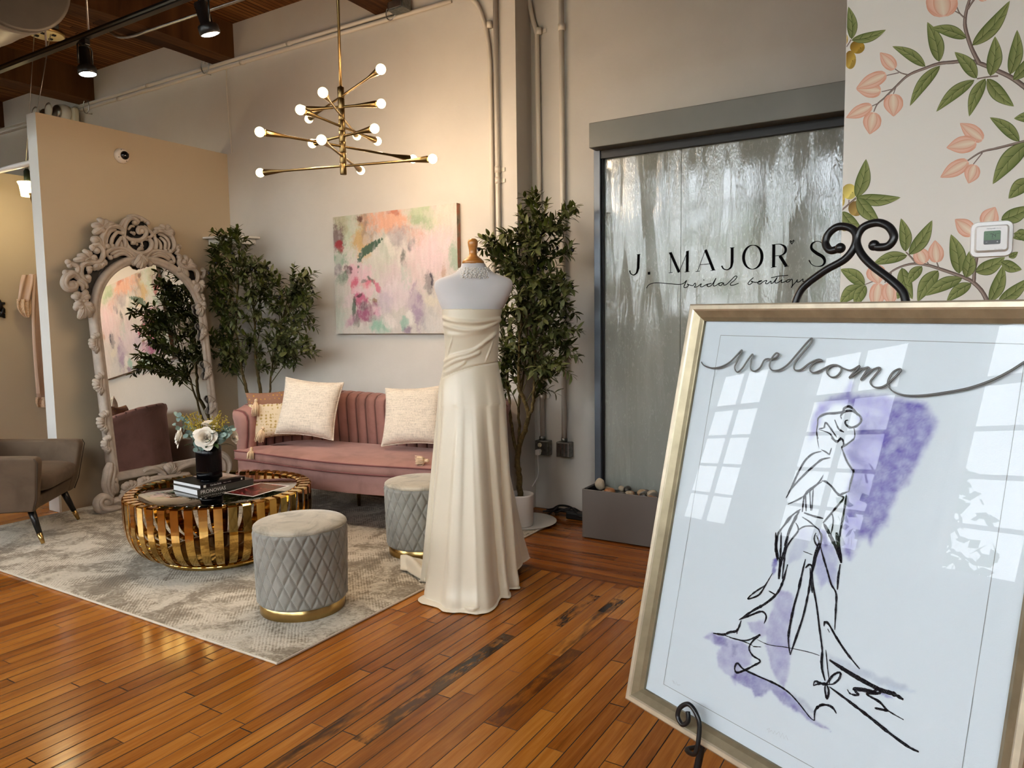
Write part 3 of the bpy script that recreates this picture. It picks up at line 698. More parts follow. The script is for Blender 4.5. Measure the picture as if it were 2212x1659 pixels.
sofa = thing('channel_sofa', 'dusty pink velvet sofa with channel-tufted curved back and brass legs', 'sofa', tuple(SC), SA)
HX, HB, RC = .968, .325, .30        # path half-length, back offset, corner radius
def upath(n=260):
    P = [(-HX, -.30), (-HX, HB - RC)]
    P += [(-HX + RC - RC * math.cos(a), HB - RC + RC * math.sin(a)) for a in [PI / 2 * k / 10 for k in range(1, 11)]]
    P += [(HX - RC + RC * math.sin(a), HB - RC + RC * math.cos(a)) for a in [PI / 2 * k / 10 for k in range(0, 11)]]
    P += [(HX, -.30)]
    ds = [0]
    for a, b in zip(P, P[1:]): ds.append(ds[-1] + math.hypot(b[0] - a[0], b[1] - a[1]))
    out = []
    for k in range(n + 1):
        s_ = ds[-1] * k / n; i = max(j for j in range(len(ds)) if ds[j] <= s_ + 1e-9); i = min(i, len(P) - 2)
        f = (s_ - ds[i]) / (ds[i + 1] - ds[i]); out.append((lerp(P[i][0], P[i + 1][0], f), lerp(P[i][1], P[i + 1][1], f)))
    return out, ds[-1]
UP_, UL = upath()
NCH = 32
def ztop(t):
    q = abs(t - .5) * 2                       # 0 centre of back, 1 arm fronts
    return interp([(0, .845), (.35, .862), (.62, .868), (.80, .84), (.93, .80), (1, .765)], q)
def shell(u, v):
    k = v * (len(UP_) - 1); i = min(int(k), len(UP_) - 2)
    a, b = UP_[max(i - 2, 0)], UP_[min(i + 3, len(UP_) - 1)]
    tx, ty = b[0] - a[0], b[1] - a[1]; l = math.hypot(tx, ty); nx, ny = ty / l, -tx / l     # inner normal
    f = k - i; px_, py_ = lerp(UP_[i][0], UP_[i + 1][0], f), lerp(UP_[i][1], UP_[i + 1][1], f)
    ch = abs(math.sin(v * NCH * PI)) ** .55
    z1 = ztop(v)
    prof = [(-.055, .255), (-.060, .45), (-.078, z1 - .10), (-.095, z1 - .05), (-.092, z1 - .015), (-.065, z1 + .004), (-.02, z1 + .004), (.030, z1 - .006), (.062, z1 - .035), (.070, z1 - .08), (.062, z1 - .2), (.05, .50), (.045, .38)]
    kk = u * (len(prof) - 1); j = min(int(kk), len(prof) - 2); g_ = kk - j
    o = lerp(prof[j][0], prof[j + 1][0], g_); z = lerp(prof[j][1], prof[j + 1][1], g_)
    w_ = smooth01((u - .30) / .15)
    o += .026 * (ch - 1) * w_; z += .008 * (ch - 1) * (1 if .3 < u < .75 else 0)
    return V((px_ + nx * o, py_ + ny * o, z))
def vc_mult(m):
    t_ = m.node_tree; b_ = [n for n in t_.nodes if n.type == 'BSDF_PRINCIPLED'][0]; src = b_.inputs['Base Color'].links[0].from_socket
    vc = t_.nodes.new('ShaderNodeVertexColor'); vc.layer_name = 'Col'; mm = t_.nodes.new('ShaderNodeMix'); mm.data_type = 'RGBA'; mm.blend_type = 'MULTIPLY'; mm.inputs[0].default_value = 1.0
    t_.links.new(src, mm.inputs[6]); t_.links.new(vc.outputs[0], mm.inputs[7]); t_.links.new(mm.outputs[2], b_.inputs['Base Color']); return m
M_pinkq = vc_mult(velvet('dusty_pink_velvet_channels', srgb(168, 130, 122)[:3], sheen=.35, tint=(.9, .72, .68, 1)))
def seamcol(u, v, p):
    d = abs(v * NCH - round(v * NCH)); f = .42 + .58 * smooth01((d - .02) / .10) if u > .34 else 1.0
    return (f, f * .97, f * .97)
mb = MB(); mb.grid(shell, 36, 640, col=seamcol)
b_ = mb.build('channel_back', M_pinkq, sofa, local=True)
# arm front panels and welts
for e in (0.0, 1.0):
    pts = [shell(k / 36, e) for k in range(37)]; c = sum(pts, V()) / 37
    fr = [V((p.x, p.y - .012, p.z)) for p in pts]
    n = len(pts)
    mb = MB().add(pts + [V((lerp(c.x, p.x, .9), p.y - .022, lerp(c.z, p.z, .95))) for p in pts], [(i, i + 1, n + i + 1, n + i) for i in range(n - 1)] + [tuple(range(n, 2 * n))])
    a_ = mb.build('arm_front', M_pink, sofa, local=True)
    MB().tube([V((p.x, p.y - .004, p.z)) for p in pts], .006, 8).build('welt', M_pinkdk, a_, local=True)
# bench seat: outline follows the back inside, bows out along the front
def bench_outline(ins=0.0, N=160):
    P = []
    for k in range(41):
        t = k / 40; x = lerp(-1.035, 1.035, t)
        P.append((x * .985, -.375 - .055 * math.cos((t - .5) * 2 * PI) * .6 - .03 * math.sin(PI * t)))
    P += [(1.045, -.33), (.95, -.315), (.945, 0.0)]
    P += [(.945 - .26 + .26 * math.cos(a), .0 + .26 * math.sin(a)) for a in [PI / 2 * k / 6 for k in range(1, 7)]]
    P += [(0, .262)]
    P += [(-.945 + .26 - .26 * math.sin(a), .0 + .26 * math.cos(a)) for a in [PI / 2 * k / 6 for k in range(0, 7)]]
    P += [(-.945, -.1), (-.95, -.315), (-1.045, -.33)]
    ds = [0]; Q = P + [P[0]]
    for a, b in zip(Q, Q[1:]): ds.append(ds[-1] + math.hypot(b[0] - a[0], b[1] - a[1]))
    out = []
    for k in range(N):
        s_ = ds[-1] * k / N; i = max(j for j in range(len(ds)) if ds[j] <= s_ + 1e-9); i = min(i, len(P) - 1)
        f = (s_ - ds[i]) / max(1e-9, ds[i + 1] - ds[i]); out.append((lerp(Q[i][0], Q[i + 1][0], f), lerp(Q[i][1], Q[i + 1][1], f)))
    return out
BO = bench_outline(N=200)
def ring(sc, z, amp=0):
    return [V((p[0] * (1 - (1 - sc) * .35 if abs(p[0]) > .6 else 1 - (1 - sc) * .35), lerp(-.05, p[1], sc), z)) for p in BO]
def solid(name, rows, m, par):
    vs = []; n = len(BO)
    for r_ in rows: vs += r_
    fs = [(i * n + k, i * n + (k + 1) % n, (i + 1) * n + (k + 1) % n, (i + 1) * n + k) for i in range(len(rows) - 1) for k in range(n)]
    fs += [tuple(range(n - 1, -1, -1)), tuple((len(rows) - 1) * n + k for k in range(n))]
    return MB().add(vs, fs).build(name, m, par, local=True)
seat = solid('bench_seat', [ring(.90, .392), ring(.985, .394), ring(1.0, .402), ring(1.008, .430), ring(1.0, .458), ring(.985, .464), ring(.93, .474), ring(.75, .486), ring(.5, .49), ring(.2, .49)], M_pink, sofa)
for zz, k in ((.461, 1.0), (.399, .998)):
    MB().tube([p + V((0, -.003 if p.y < -.3 else 0, 0)) for p in ring(k, zz)], .0055, 8, closed=True).build('piping', M_pinkdk, seat, local=True)
solid('apron', [[V((p.x * .985, p.y * .97 + .0, z)) for p in ring(.99, z)] for z in (.258, .262, .33, .392)], M_pink, sofa)
for (lx, ly) in ((-.88, -.24), (.88, -.24), (-.86, .24), (.86, .24), (-.225, .095)):
    MB().tube([(lx, ly, .258), (lx * 1.015, ly * 1.04, ZR + .003)], [.022, .011], 14).build('leg', M_brass, sofa, local=True)
# ---- scatter cushions
def pillow_obj(name, label, c, w, h, th, M, m, mp=None, n=26, group=None, tass=(), piping=True, mt=None, sag=0):
    t = thing(name, label, 'cushion', tuple(c), group=group)
    def out(u, v):
        x = w / 2 * u * (1 - .085 * (1 - v * v) * abs(u) ** 3); y = h / 2 * v * (1 - .085 * (1 - u * u) * abs(v) ** 3)
        return x, y
    def fn(sg):
        def f(a, b):
            u, v = math.sin((a - .5) * PI), math.sin((b - .5) * PI)
            x, y = out(u, v)
            z = th / 2 * (max(0, (1 - u ** 4) * (1 - v ** 4))) ** .5 * sg
            z += .006 * NZ.noise(V((x * 9, y * 9, sg * 3 + w * 50))) * (1 - u ** 4) * (1 - v ** 4)
            y2 = y - sag * (1 - abs(u)) * 0
            return V(c) + M @ V((x, y2, z))
        return f
    mb = MB(); mb.grid(fn(1), n, n); mb.grid(fn(-1), n, n)
    body = mb.build('cushion_body', m, t)
    if piping:
        ol = []
        for k in range(120):
            s_ = k / 120 * 4; i = int(s_); f = math.sin((s_ - i - .5) * PI)
            u, v = [(f, -1), (1, f), (-f, 1), (-1, -f)][i]; x, y = out(u, v); ol.append(V(c) + M @ V((x, y, 0)))
        MB().tube(ol, .0055, 8, closed=True).build('piping', mp or m, body)
    for (p, d, L) in tass: tassel(V(p), V(d), L, t, mt)
    return t
def tassel(p, d, L, par, m, r0=.030):
    d = d.normalized(); q = d.to_track_quat('Z', 'Y').to_matrix().to_4x4(); q.translation = p
    mb = MB(); mb.T = q
    mb.ball((0, 0, .012), (.012, .012, .014), 10, 8); mb.tube([(0, 0, .018), (0, 0, .032)], [.010, .013], 10)
    rr_ = random.Random(int(p.x * 1e4) & 1023)
    for k in range(46):
        a = k * 2.4; rr2 = math.sqrt((k + .5) / 46); 
        e = r0 * rr2 * rr_.uniform(.8, 1.25)
        mb.tube([(rr2 * .011 * math.cos(a), rr2 * .011 * math.sin(a), .028), (e * .85 * math.cos(a), e * .85 * math.sin(a), L * .5), (e * math.cos(a), e * math.sin(a), L * rr_.uniform(.92, 1.05))], [.003, .0034, .0028], 5)
    return mb.build('tassel', m, par)
def linen(name, c):
    g = NT(name); co = g.coord('Object')
    a = g.noise(g.coord('Object', (220, 220, 14)), 1, 3, .6); b_ = g.noise(g.coord('Object', (18, 18, 240)), 1, 3, .6); n = g.noise(co, 9, 3)
    t = g.math('ADD', g.math('MULTIPLY', a, .5), g.math('MULTIPLY', b_, .5))
    col = g.ramp(t, [(.38, tuple(x * .76 for x in c) + (1,)), (.5, tuple(c) + (1,)), (.62, tuple(min(1, x * 1.12) for x in c) + (1,))])
    b = g.bsdf(Base_Color=(col, 0), Roughness=.9); b.inputs['Specular IOR Level'].default_value = .15
    g.set(b, 'Normal', g.bump(t, .5, .004)); return g.m
M_linen = linen('cream_slub_linen', srgb(222, 210, 194)[:3])
M_tassel = mat('cream_tassel_yarn', srgb(222, 196, 166)[:3], .9, var=.12, vscale=60)
# floral block-print cushion: gold sprigs on cream, brown band above
g = NT('block_print_floral'); co_ = g.coord('Object'); v_ = g.n('ShaderNodeTexVoronoi', {'Vector': co_, 'Scale': 42.0, 'Randomness': .35}); vn = g.noise(co_, 70, 3)
d_ = g.math('ADD', (v_, 0), g.math('MULTIPLY', g.math('SUBTRACT', vn, .5), .65))
sp = g.n('ShaderNodeSeparateXYZ', {0: co_})
band = g.math('GREATER_THAN', g.math('ADD', (sp, 2), g.math('MULTIPLY', g.math('SUBTRACT', vn, .5), .02)), .085)
cA = g.mix(g.n('ShaderNodeMapRange', {0: d_, 1: .24, 2: .42, 3: .85, 4: 0.0}), srgb(226, 210, 182), srgb(182, 156, 92))
cB = g.mix(g.n('ShaderNodeMapRange', {0: d_, 1: .15, 2: .28, 3: 1.0, 4: 0.0}), srgb(150, 116, 98), srgb(196, 154, 78))
b = g.bsdf(Base_Color=g.mix(band, cA, cB), Roughness=.85); b.inputs['Specular IOR Level'].default_value = .15
M_floral = g.m
def orient(yaw, lean, roll=0):  # pillow face towards -Y, leaning back
    return MX.Rotation(yaw, 4, 'Z') @ MX.Rotation(PI / 2 - lean, 4, 'X') @ MX.Rotation(roll, 4, 'Z')
ZS = .49
def on_seat(px, py, Y): return aty(px, py, Y)
c1 = aty(668, 882, 3.86)
M1 = orient(math.radians(20), math.radians(17), math.radians(-5))
pillow_obj('linen_cushion', 'big square cream slub-linen cushion at the left end of the pink sofa', c1, .475, .435, .15, M1, M_linen)
c0 = aty(594, 895, 3.80)
M0 = orient(math.radians(48), math.radians(10), math.radians(3))
pA, pB = aty(553, 862, 3.66), aty(568, 922, 3.62)
pC = aty(543, 966, 3.545)
pillow_obj('floral_cushion', 'cream and gold floral cushion with tassels tucked in the left sofa corner', c0, .40, .37, .12, M0, M_floral, tass=[(pA, (-.03, -.1, -1), .125), (pB, (-.14, -.18, -.75), .115), (pC, (.02, -.10, -1), .085)], piping=False, mt=M_tassel)
c2 = aty(893, 898, 4.08)
M2 = orient(math.radians(14), math.radians(20), math.radians(4))
pillow_obj('linen_cushion', 'square cream slub-linen cushion at the right end of the sofa behind the gown', c2, .47, .43, .15, M2, M_linen)
tp = aty(922, 978, 3.72)
c3 = V((tp.x + .22, 3.95, .60))
pillow_obj('floral_cushion', 'floral tasselled cushion mostly hidden behind the white gown', c3, .36, .24, .11, orient(math.radians(4), math.radians(28)), M_floral, tass=[((tp.x + .015, tp.y, .508), (-1, -.25, -.06), .085)], piping=False, mt=M_tassel)
# ================================================================== quilted stools
def quilt_velvet(name, c):
    g = NT(name); co = g.coord('Object'); n1 = g.noise(co, 7, 5, .62, .8); n2 = g.noise(co, 300, 2); s = g.n('ShaderNodeSeparateXYZ', {0: co})
    d = tuple(x * .62 for x in c) + (1,); l = tuple(min(1, x * 1.18) for x in c) + (1,)
    top = g.math('GREATER_THAN', (s, 2), .4395)
    a = g.math('ABSOLUTE', g.math('SINE', g.math('MULTIPLY', g.math('ADD', (s, 0), g.math('MULTIPLY', (s, 1), .6)), 36.0)))
    b_ = g.math('ABSOLUTE', g.math('SINE', g.math('MULTIPLY', g.math('SUBTRACT', (s, 0), g.math('MULTIPLY', (s, 1), .6)), 36.0)))
    q = g.math('POWER', g.math('MINIMUM', a, b_), .35)
    h = g.math('ADD', g.math('MULTIPLY', g.math('MULTIPLY', q, top), .8), g.math('MULTIPLY', n2, .12))
    b = g.bsdf(Base_Color=(g.ramp(n1, [(.33, d), (.5, tuple(c) + (1,)), (.66, l)]), 0), Roughness=.8)
    b.inputs['Specular IOR Level'].default_value = .2; b.inputs['Sheen Weight'].default_value = .6; b.inputs['Sheen Roughness'].default_value = .3; b.inputs['Sheen Tint'].default_value = (.85, .85, .82, 1)
    g.set(b, 'Normal', g.bump(h, .22, .0045)); return g.m
M_grey = quilt_velvet('grey_velvet_lit_top', srgb(186, 178, 162)[:3])  # paler than the sides: chandelier light from above painted into the seat colour
M_greyq = velvet('grey_velvet_quilted', srgb(152, 150, 143)[:3], sheen=.5, tint=(.85, .85, .82, 1))
vc_mult(M_greyq)
def make_stool(name, label, c, R, hz):
    t = thing(name, label, 'stool', (c[0], c[1], ZR), group='grey quilted stools')
    z0_, z1_ = .052, hz - ZR
    NU, NV = 352, 110; K = 22
    def body(u, v):
        z = lerp(z0_, z1_ - .018, v); th = u * 2 * PI
        # diamond lattice: two families of slanted stitch lines
        a = u * K * 1.0; q = (z - z0_) / (2 * PI * R / K * 1.9)
        s1, s2 = (a + q) % 1, (a - q) % 1
        d = min(min(s1, 1 - s1), min(s2, 1 - s2))
        edge = min(1, (1 - v) / .05) * min(1, v / .03)
        puff = .0085 * (min(1, d / .22) ** .6) * (.25 + .75 * edge)
        rr = R - .007 + puff - .004 * (1 - edge) - .006 * (1 - v) 
        rr *= lerp(.985, 1.0, v)
        return V((rr * math.cos(th), rr * math.sin(th), z))
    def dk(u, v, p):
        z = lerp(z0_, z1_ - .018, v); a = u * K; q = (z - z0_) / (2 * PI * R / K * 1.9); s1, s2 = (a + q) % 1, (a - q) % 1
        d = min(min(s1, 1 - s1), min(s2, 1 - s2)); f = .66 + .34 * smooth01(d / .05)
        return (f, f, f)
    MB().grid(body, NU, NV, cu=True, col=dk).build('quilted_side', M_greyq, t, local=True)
    MB().lathe([(R - .010, z1_ - .022), (R - .004, z1_ - .016), (R - .004, z1_ - .010), (R - .012, z1_ - .003), (R - .035, z1_ + .003), (R * .6, z1_ + .009), (R * .3, z1_ + .0105), (0, z1_ + .011)], 64).build('seat_pad', M_grey, t, local=True)
    MB().lathe([(R - .0045, z1_ - .0205), (R - .002, z1_ - .0185), (R - .0045, z1_ - .0165)], 64).build('seam_piping', M_grey, t, local=True)
    MB().lathe([(R * .90, 0), (R * .905, .002), (R * .905, .050), (R * .88, .054), (0, .054)], 64).build('brass_base', M_brass, t, local=True)
    return t
make_stool('quilted_stool', 'grey velvet quilted round stool with brass base at the front of the rug', (-2.718, 2.449), .225, .447)
make_stool('quilted_stool', 'grey velvet quilted round stool partly behind the white gown', (-2.76, 3.44), .218, .45)
# ================================================================== brass slat coffee table
TC = (-3.809, 2.814); TR, TH = .529, .414
tab = thing('coffee_table', 'round brass slat coffee table with a smoked glass top', 'table', (TC[0], TC[1], ZR))
M_gold = mat('polished_brass', (.66, .45, .16), .07, 1)
M_goldin = mat('brass_inside', (.55, .37, .14), .2, 1)
h_ = TH - ZR
prof = [(.452, h_ - .004), (.47, h_), (TR - .004, h_), (TR, h_ - .004), (TR, h_ - .10), (TR * .995, h_ - .16), (TR * .975, h_ - .22), (TR * .93, h_ - .275), (TR * .85, h_ - .325), (TR * .74, h_ - .352), (TR * .65, h_ - .364)]
prof = [tuple(p) for p in prof[:4]] + spline(prof[3:], 3)[1:]
NS, sw, th_ = 44, .045, .005
strip = None
for k in range(NS):
    if strip is None:
        vs, fs = [], []
        for i, (r, z) in enumerate(prof):
            a, b = prof[max(i - 1, 0)], prof[min(i + 1, len(prof) - 1)]
            dx, dz = b[0] - a[0], b[1] - a[1]; l = math.hypot(dx, dz); nx, nz = -dz / l, dx / l     # outward normal
            w = sw * min(1, .25 + r / TR * .78) * .5
            for (yy, o) in ((-w, 0), (w, 0), (w, th_), (-w, th_)): vs.append((r + nx * o * 1 , yy, z + nz * o))
        for i in range(len(prof) - 1):
            for q in range(4): fs.append((i * 4 + q, i * 4 + (q + 1) % 4, (i + 1) * 4 + (q + 1) % 4, (i + 1) * 4 + q))
        fs += [(0, 1, 2, 3), tuple((len(prof) - 1) * 4 + q for q in (3, 2, 1, 0))]
        o = MB().add(vs, fs, False).build('brass_slat', M_gold, tab, local=True); strip = o
    else:
        o = strip.copy(); COL.objects.link(o); o.parent = tab
    o.rotation_euler = (0, 0, 2 * PI * (k + .3) / NS)
MB().lathe([(TR * .60, 0), (TR * .66, .002), (TR * .675, .014), (TR * .66, .03), (TR * .60, .036), (TR * .55, .033), (TR * .55, .004)], 72).build('base_ring', M_gold, tab, local=True)
MB().lathe([(0, .03), (TR * .58, .031)], 64).build('base_plate', M_goldin, tab, local=True)
MB().lathe([(.440, h_ - .022), (.458, h_ - .020), (.458, h_ - .006), (.452, h_ - .004), (.440, h_ - .006)], 80).build('inner_ring', M_gold, tab, local=True)
g = NT('smoked_glass'); tr = g.n('ShaderNodeBsdfTransparent', {'Color': (.30, .28, .25, 1)}); gl = g.n('ShaderNodeBsdfGlossy', {'Color': (.93, .92, .9, 1), 'Roughness': .012}); lw = g.n('ShaderNodeFresnel', {'IOR': 1.9})
mx_ = g.n('ShaderNodeMixShader', {0: g.math('MULTIPLY_ADD', lw, 1.0, .30), 1: tr, 2: gl}); g.t.links.new(mx_.outputs[0], g.out.inputs[0])
MB().lathe([(0, h_ - .010), (.445, h_ - .010), (.449, h_ - .006), (.449, h_ - .001), (.447, h_), (0, h_)], 80).build('glass_top', g.m, tab, local=True)
# ---- on the table
ZT = TH + .0008
def slab_from(A, B, C, z):
    """plan frame of a book: B is the near corner, A along the page end, C along the spine"""
    a, b, c = atz(*A, z), atz(*B, z), atz(*C, z)
    ex = (c - b); ex.z = 0; L = ex.length; ex.normalize(); ey = V((-ex.y, ex.x, 0)); W = (a - b).dot(ey)
    return b, ex, ey, L, W
M_page = mat('book_pages', (.80, .80, .79), .8, bump=.3, bscale=300, vstretch=(.02, .02, 1))
M_ltr = mat('spine_lettering', (.85, .83, .78), .6)
def book(lab, A, B, C, z, th, m, texts, Wmin):
    b, ex, ey, L, W = slab_from(A, B, C, z); W = max(W, Wmin)
    t = thing('hardback_book', lab, 'book', (b.x, b.y, z))
    Mx = frame_m(b, ex, ey)
    mb = MB(); mb.T = Mx
    mb.box(0, L, 0, W, 0, .003); mb.box(0, L, 0, W, th - .003, th); mb.box(0, L, 0, .003, .003, th - .003)
    mb.build('cover', m, t)
    mb = MB(); mb.T = Mx; mb.box(.003, L - .004, .003, W - .004, .003, th - .003); mb.build('pages', M_page, t)
    for (s, x, zz, size, sxx) in texts:
        mb = MB(); text_geo(mb, s, frame_m(b + ex * x - ey * .0006 + V((0, 0, zz)), ex, (0, 0, 1)), size, .0002, sx=sxx); mb.build('spine_lettering', M_ltr, t)
    return b, ex, ey, L, W, t
M_bk1 = mat('book_olive_grey', (.085, .08, .066), .4, coat=.3); M_bk2 = mat('book_black', (.010, .010, .011), .3, coat=.4)
q1 = book('thick grey-green book under the vase lettered PRONOVIAS on its spine', (366.4, 1060), (427, 1071.5), (548, 1046), ZT, .036, M_bk1, [('PRONOVIAS', .018, .006, .031, .95)], .20)
z2 = ZT + .0365
q2 = book('slim black book on top of the grey one, directly under the vase', (380.3, 1043.5), (433.5, 1057), (529, 1036.5), z2, .023, M_bk2, [('Carolina Bride', .062, .0065, .016, .78), ('BRIDAL  |  GOWNS', .15, .009, .006, 1.0)], .19)
b, ex, ey, L, W, t2 = q2
mb = MB(); mb.T = frame_m(b - ey * .0006, ex, (0, 0, 1)); mb.box(.018, .034, .004, .019, -.0002, .0002); mb.box(L - .028, L - .018, .006, .017, -.0002, .0002); mb.build('spine_emblem', M_ltr, t2)
mb = MB(); mb.T = frame_m(b + V((0, 0, .0232)), ex, ey); mb.box(L * .42, L * .97, W * .12, W * .95, 0, .0004); mb.build('cover_photo', mat('cover_photo', (.50, .42, .38), .3, var=.6, vscale=14, vstretch=(1, 6, 1)), t2)
# leaflet
mz = ZT
mA, mB_, mC, mD = [atz(x, y, mz) for x, y in ((488, 1063.5), (547, 1073), (626, 1049.5), (567, 1042.5))]
t = thing('photo_leaflet', 'white-bordered dark red photo print lying flat on the glass table', 'magazine', (mB_.x, mB_.y, mz))
exm = (mC - mB_); eym = (mA - mB_); Lm = exm.length; exm.normalize(); eym -= exm * eym.dot(exm); Wm = eym.length
MB().add([mB_, mC, mC + eym, mB_ + eym], [(0, 1, 2, 3)], False).build('sheet', mat('white_card', (.85, .83, .80), .4, coat=.3), t)
g = NT('wedding_photo'); co_ = g.coord('Object', (6, 22, 6)); nn = g.noise(co_, 1.6, 6, .65, 1.0)
b_ = g.bsdf(Base_Color=(g.ramp(nn, [(.30, srgb(26, 16, 16)), (.48, srgb(60, 28, 26)), (.58, srgb(128, 38, 42)), (.66, srgb(176, 110, 100)), (.8, srgb(40, 30, 34))]), 0), Roughness=.2)
eyn = eym.normalized(); bo = mB_ + exm * Lm * .03 + eyn * Wm * .05 + V((0, 0, .0005))
MB().add([bo, bo + exm * Lm * .94, bo + exm * Lm * .94 + eyn * Wm * .90, bo + eyn * Wm * .90], [(0, 1, 2, 3)], False).build('printed_photo', g.m, t)
# ---- vase and flowers
vb = atz(443.5, 1041, z2 + .024); vz = z2 + .0238
vb = V((vb.x - .02, vb.y + .045, vz)); VR, VH = .071, .208
t = thing('ribbed_vase', 'black ribbed glass cylinder vase on top of the two books', 'vase', tuple(vb))
M_blackglass = mat('black_glass', (.004, .004, .006), .10, spec=.35)
NR = 64
def vs_(u, v):
    pr_ = [(VR * .72, .0), (VR * .80, .004), (VR * .80, .012), (VR, .018), (VR, VH - .003), (VR - .002, VH), (VR - .006, VH - .002), (VR - .007, VH - .10)]
    k = v * (len(pr_) - 1); i = min(int(k), len(pr_) - 2); r = lerp(pr_[i][0], pr_[i + 1][0], k - i); z = lerp(pr_[i][1], pr_[i + 1][1], k - i)
    if 2.9 < k < 4.1: r += .0013 * abs(math.sin(u * NR * PI))
    return V((r * math.cos(u * 2 * PI), r * math.sin(u * 2 * PI), z))
MB().grid(vs_, NR * 4, 28, cu=True).build('vase_wall', M_blackglass, t, local=True)
MB().lathe([(0, .003), (VR * .72, .0)], 40).build('vase_base', M_blackglass, t, local=True)
M_petal = mat('white_rose_petal', (.84, .80, .72), .6, var=.04, vscale=20, spec=.25)
M_euc = mat('eucalyptus_leaf', (.23, .32, .29), .6, var=.25, vscale=30)
M_gleaf = mat('rose_leaf', (.035, .075, .025), .45, var=.4, vscale=30)
M_gold_fl = mat('goldenrod', (.38, .30, .045), .8, var=.35, vscale=80)
fl = thing('flower_arrangement', 'bouquet of white roses, eucalyptus and yellow sprigs in the black vase', 'flowers', (vb.x, vb.y, vz + VH * .6))
def rose(c, d, R):
    q = V(d).to_track_quat('Z', 'Y').to_matrix().to_4x4(); q.translation = V(c)
    mb = MB(); mb.T = q; rr_ = random.Random(int(c[0] * 1e4))
    for k in range(24):
        f = k / 23; a0 = k * 2.399; rb_ = R * (.05 + .45 * f); hh = R * (.62 + .10 * math.sin(f * 3) - .10 * f); open_ = 1.05 * f ** 1.3; wd_ = 2.6 - 1.5 * f
        def pt(u, v, a0=a0, rb_=rb_, hh=hh, open_=open_, wd_=wd_, f=f):
            th = a0 + (u - .5) * wd_ * (1.15 - .25 * (2 * v - 1) ** 2) * 1.25
            tip = 1 - .22 * abs(2 * u - 1) ** 1.6
            s = v * tip; r = rb_ * (.45 + .55 * min(1, v * 1.6)) + R * .60 * open_ * s ** 2.2
            z = hh * s - R * .30 * open_ * s ** 3 * f - R * .15
            r += R * .05 * math.sin(u * 6 + k) * f * v
            return V((r * math.cos(th), r * math.sin(th), z))
        mb.grid(pt, 7, 6)
    mb.tube([(0, 0, -R * .15), (0, 0, -R * .9)], [R * .18, R * .06], 8)
    return mb.build('rose', M_petal, fl)
top = V((vb.x, vb.y, vz + VH))
def from_px(px, py, dd): return CAM + (ray(px, py)) * dd
dv = (top - CAM).dot(FWD)
for (px, py, r, dz_, dd) in ((444, 946, .072, .25, -.085), (391, 944, .062, .1, -.02), (503, 943, .044, .1, .02), (451, 918, .05, .9, .03), (495, 930, .03, .5, .05)):
    c = from_px(px, py, dv + dd); d = (c - (top - V((0, 0, .03)))); d.z = abs(d.z) * .3 + dz_ * .1; d = d.normalized() + (CAM - c).normalized() * .45
    rose(c, d, r)
def leafq(mb, p, d, n, L, w, bend=.2, round_=False):
    d = V(d).normalized(); s_ = d.cross(V(n)); s_ = s_.normalized() if s_.length > 1e-4 else d.orthogonal().normalized(); n = s_.cross(d)
    ts = [0, .2, .45, .7, .9, 1]; ws = [.08, .72, 1, .8, .38, 0] if not round_ else [.15, .8, 1, .95, .6, .0]
    vs = []
    for t_, w_ in zip(ts, ws):
        c = V(p) + d * (L * t_) + n * (-bend * L * t_ * t_)
        vs += [c + s_ * (w * .5 * w_) + n * (w * .12 * w_), c, c - s_ * (w * .5 * w_) + n * (w * .12 * w_)]
    fs = []
    for i in range(5): b = i * 3; fs += [(b, b + 1, b + 4, b + 3), (b + 1, b + 2, b + 5, b + 4)]
    mb.add(vs, fs)
rg_ = random.Random(5)
for (px, py, dd, k) in ((378, 897, .0, 7), (375, 918, .05, 6), (405, 938, -.09, 5), (418, 952, -.10, 6), (425, 968, -.10, 5), (437, 975, -.095, 3), (508, 930, -.02, 8), (490, 945, -.06, 7), (500, 920, .04, 6), (480, 938, -.07, 5)):
    tip = from_px(px, py, dv + dd); base = top + V((rg_.uniform(-.03, .03), rg_.uniform(-.03, .03), -.02)); mid = lerp(base, tip, .5) + V((0, 0, .025))
    pts = spline([base, mid, tip], 8); mb = MB(); mb.tube(pts, .0016, 5)
    for q in range(k * 2):
        p = V(pts[int(lerp(6, 16, q / (k * 2)))]); d = V((rg_.gauss(0, 1), rg_.gauss(0, 1), rg_.gauss(0, .7)))
        leafq(mb, p, d, (CAM - p) + V((rg_.gauss(0, 1), rg_.gauss(0, 1), rg_.gauss(0, 1))) * 1.2, rg_.uniform(.026, .036), rg_.uniform(.022, .03), .1, True)
    mb.build('eucalyptus_sprig', M_euc, fl)
for (px, py, dd) in ((389, 900, .02), (404, 897, -.02), (416, 893, .0), (430, 899, .02), (409, 914, -.06), (426, 912, -.05), (470, 897, .03), (478, 892, .0), (461, 908, -.01), (485, 908, -.03), (472, 918, -.06)):
    tip = from_px(px, py, dv + dd); base = top + V((rg_.uniform(-.02, .02), rg_.uniform(-.02, .02), -.02))
    mb = MB(); mb.tube([base, lerp(base, tip, .6), tip], .0018, 5)
    for q in range(46):
        f = rg_.uniform(.45, 1.04); p = lerp(base, tip, f) + V((rg_.gauss(0, 1), rg_.gauss(0, 1), rg_.gauss(0, 1))) * .010
        mb.ball(p, rg_.uniform(.0028, .0048), 6, 4)
    mb.build('goldenrod_sprig', M_gold_fl, fl)
mb = MB()
for q in range(70):
    a = rg_.uniform(0, 2 * PI); r = rg_.uniform(.01, .085); d = V((math.cos(a) * r * 12, math.sin(a) * r * 12, rg_.uniform(-.1, 1.0)))
    leafq(mb, top + V((math.cos(a) * r, math.sin(a) * r, rg_.uniform(-.01, .075))), d, (0, 0, 1), rg_.uniform(.04, .075), rg_.uniform(.018, .03), .35)
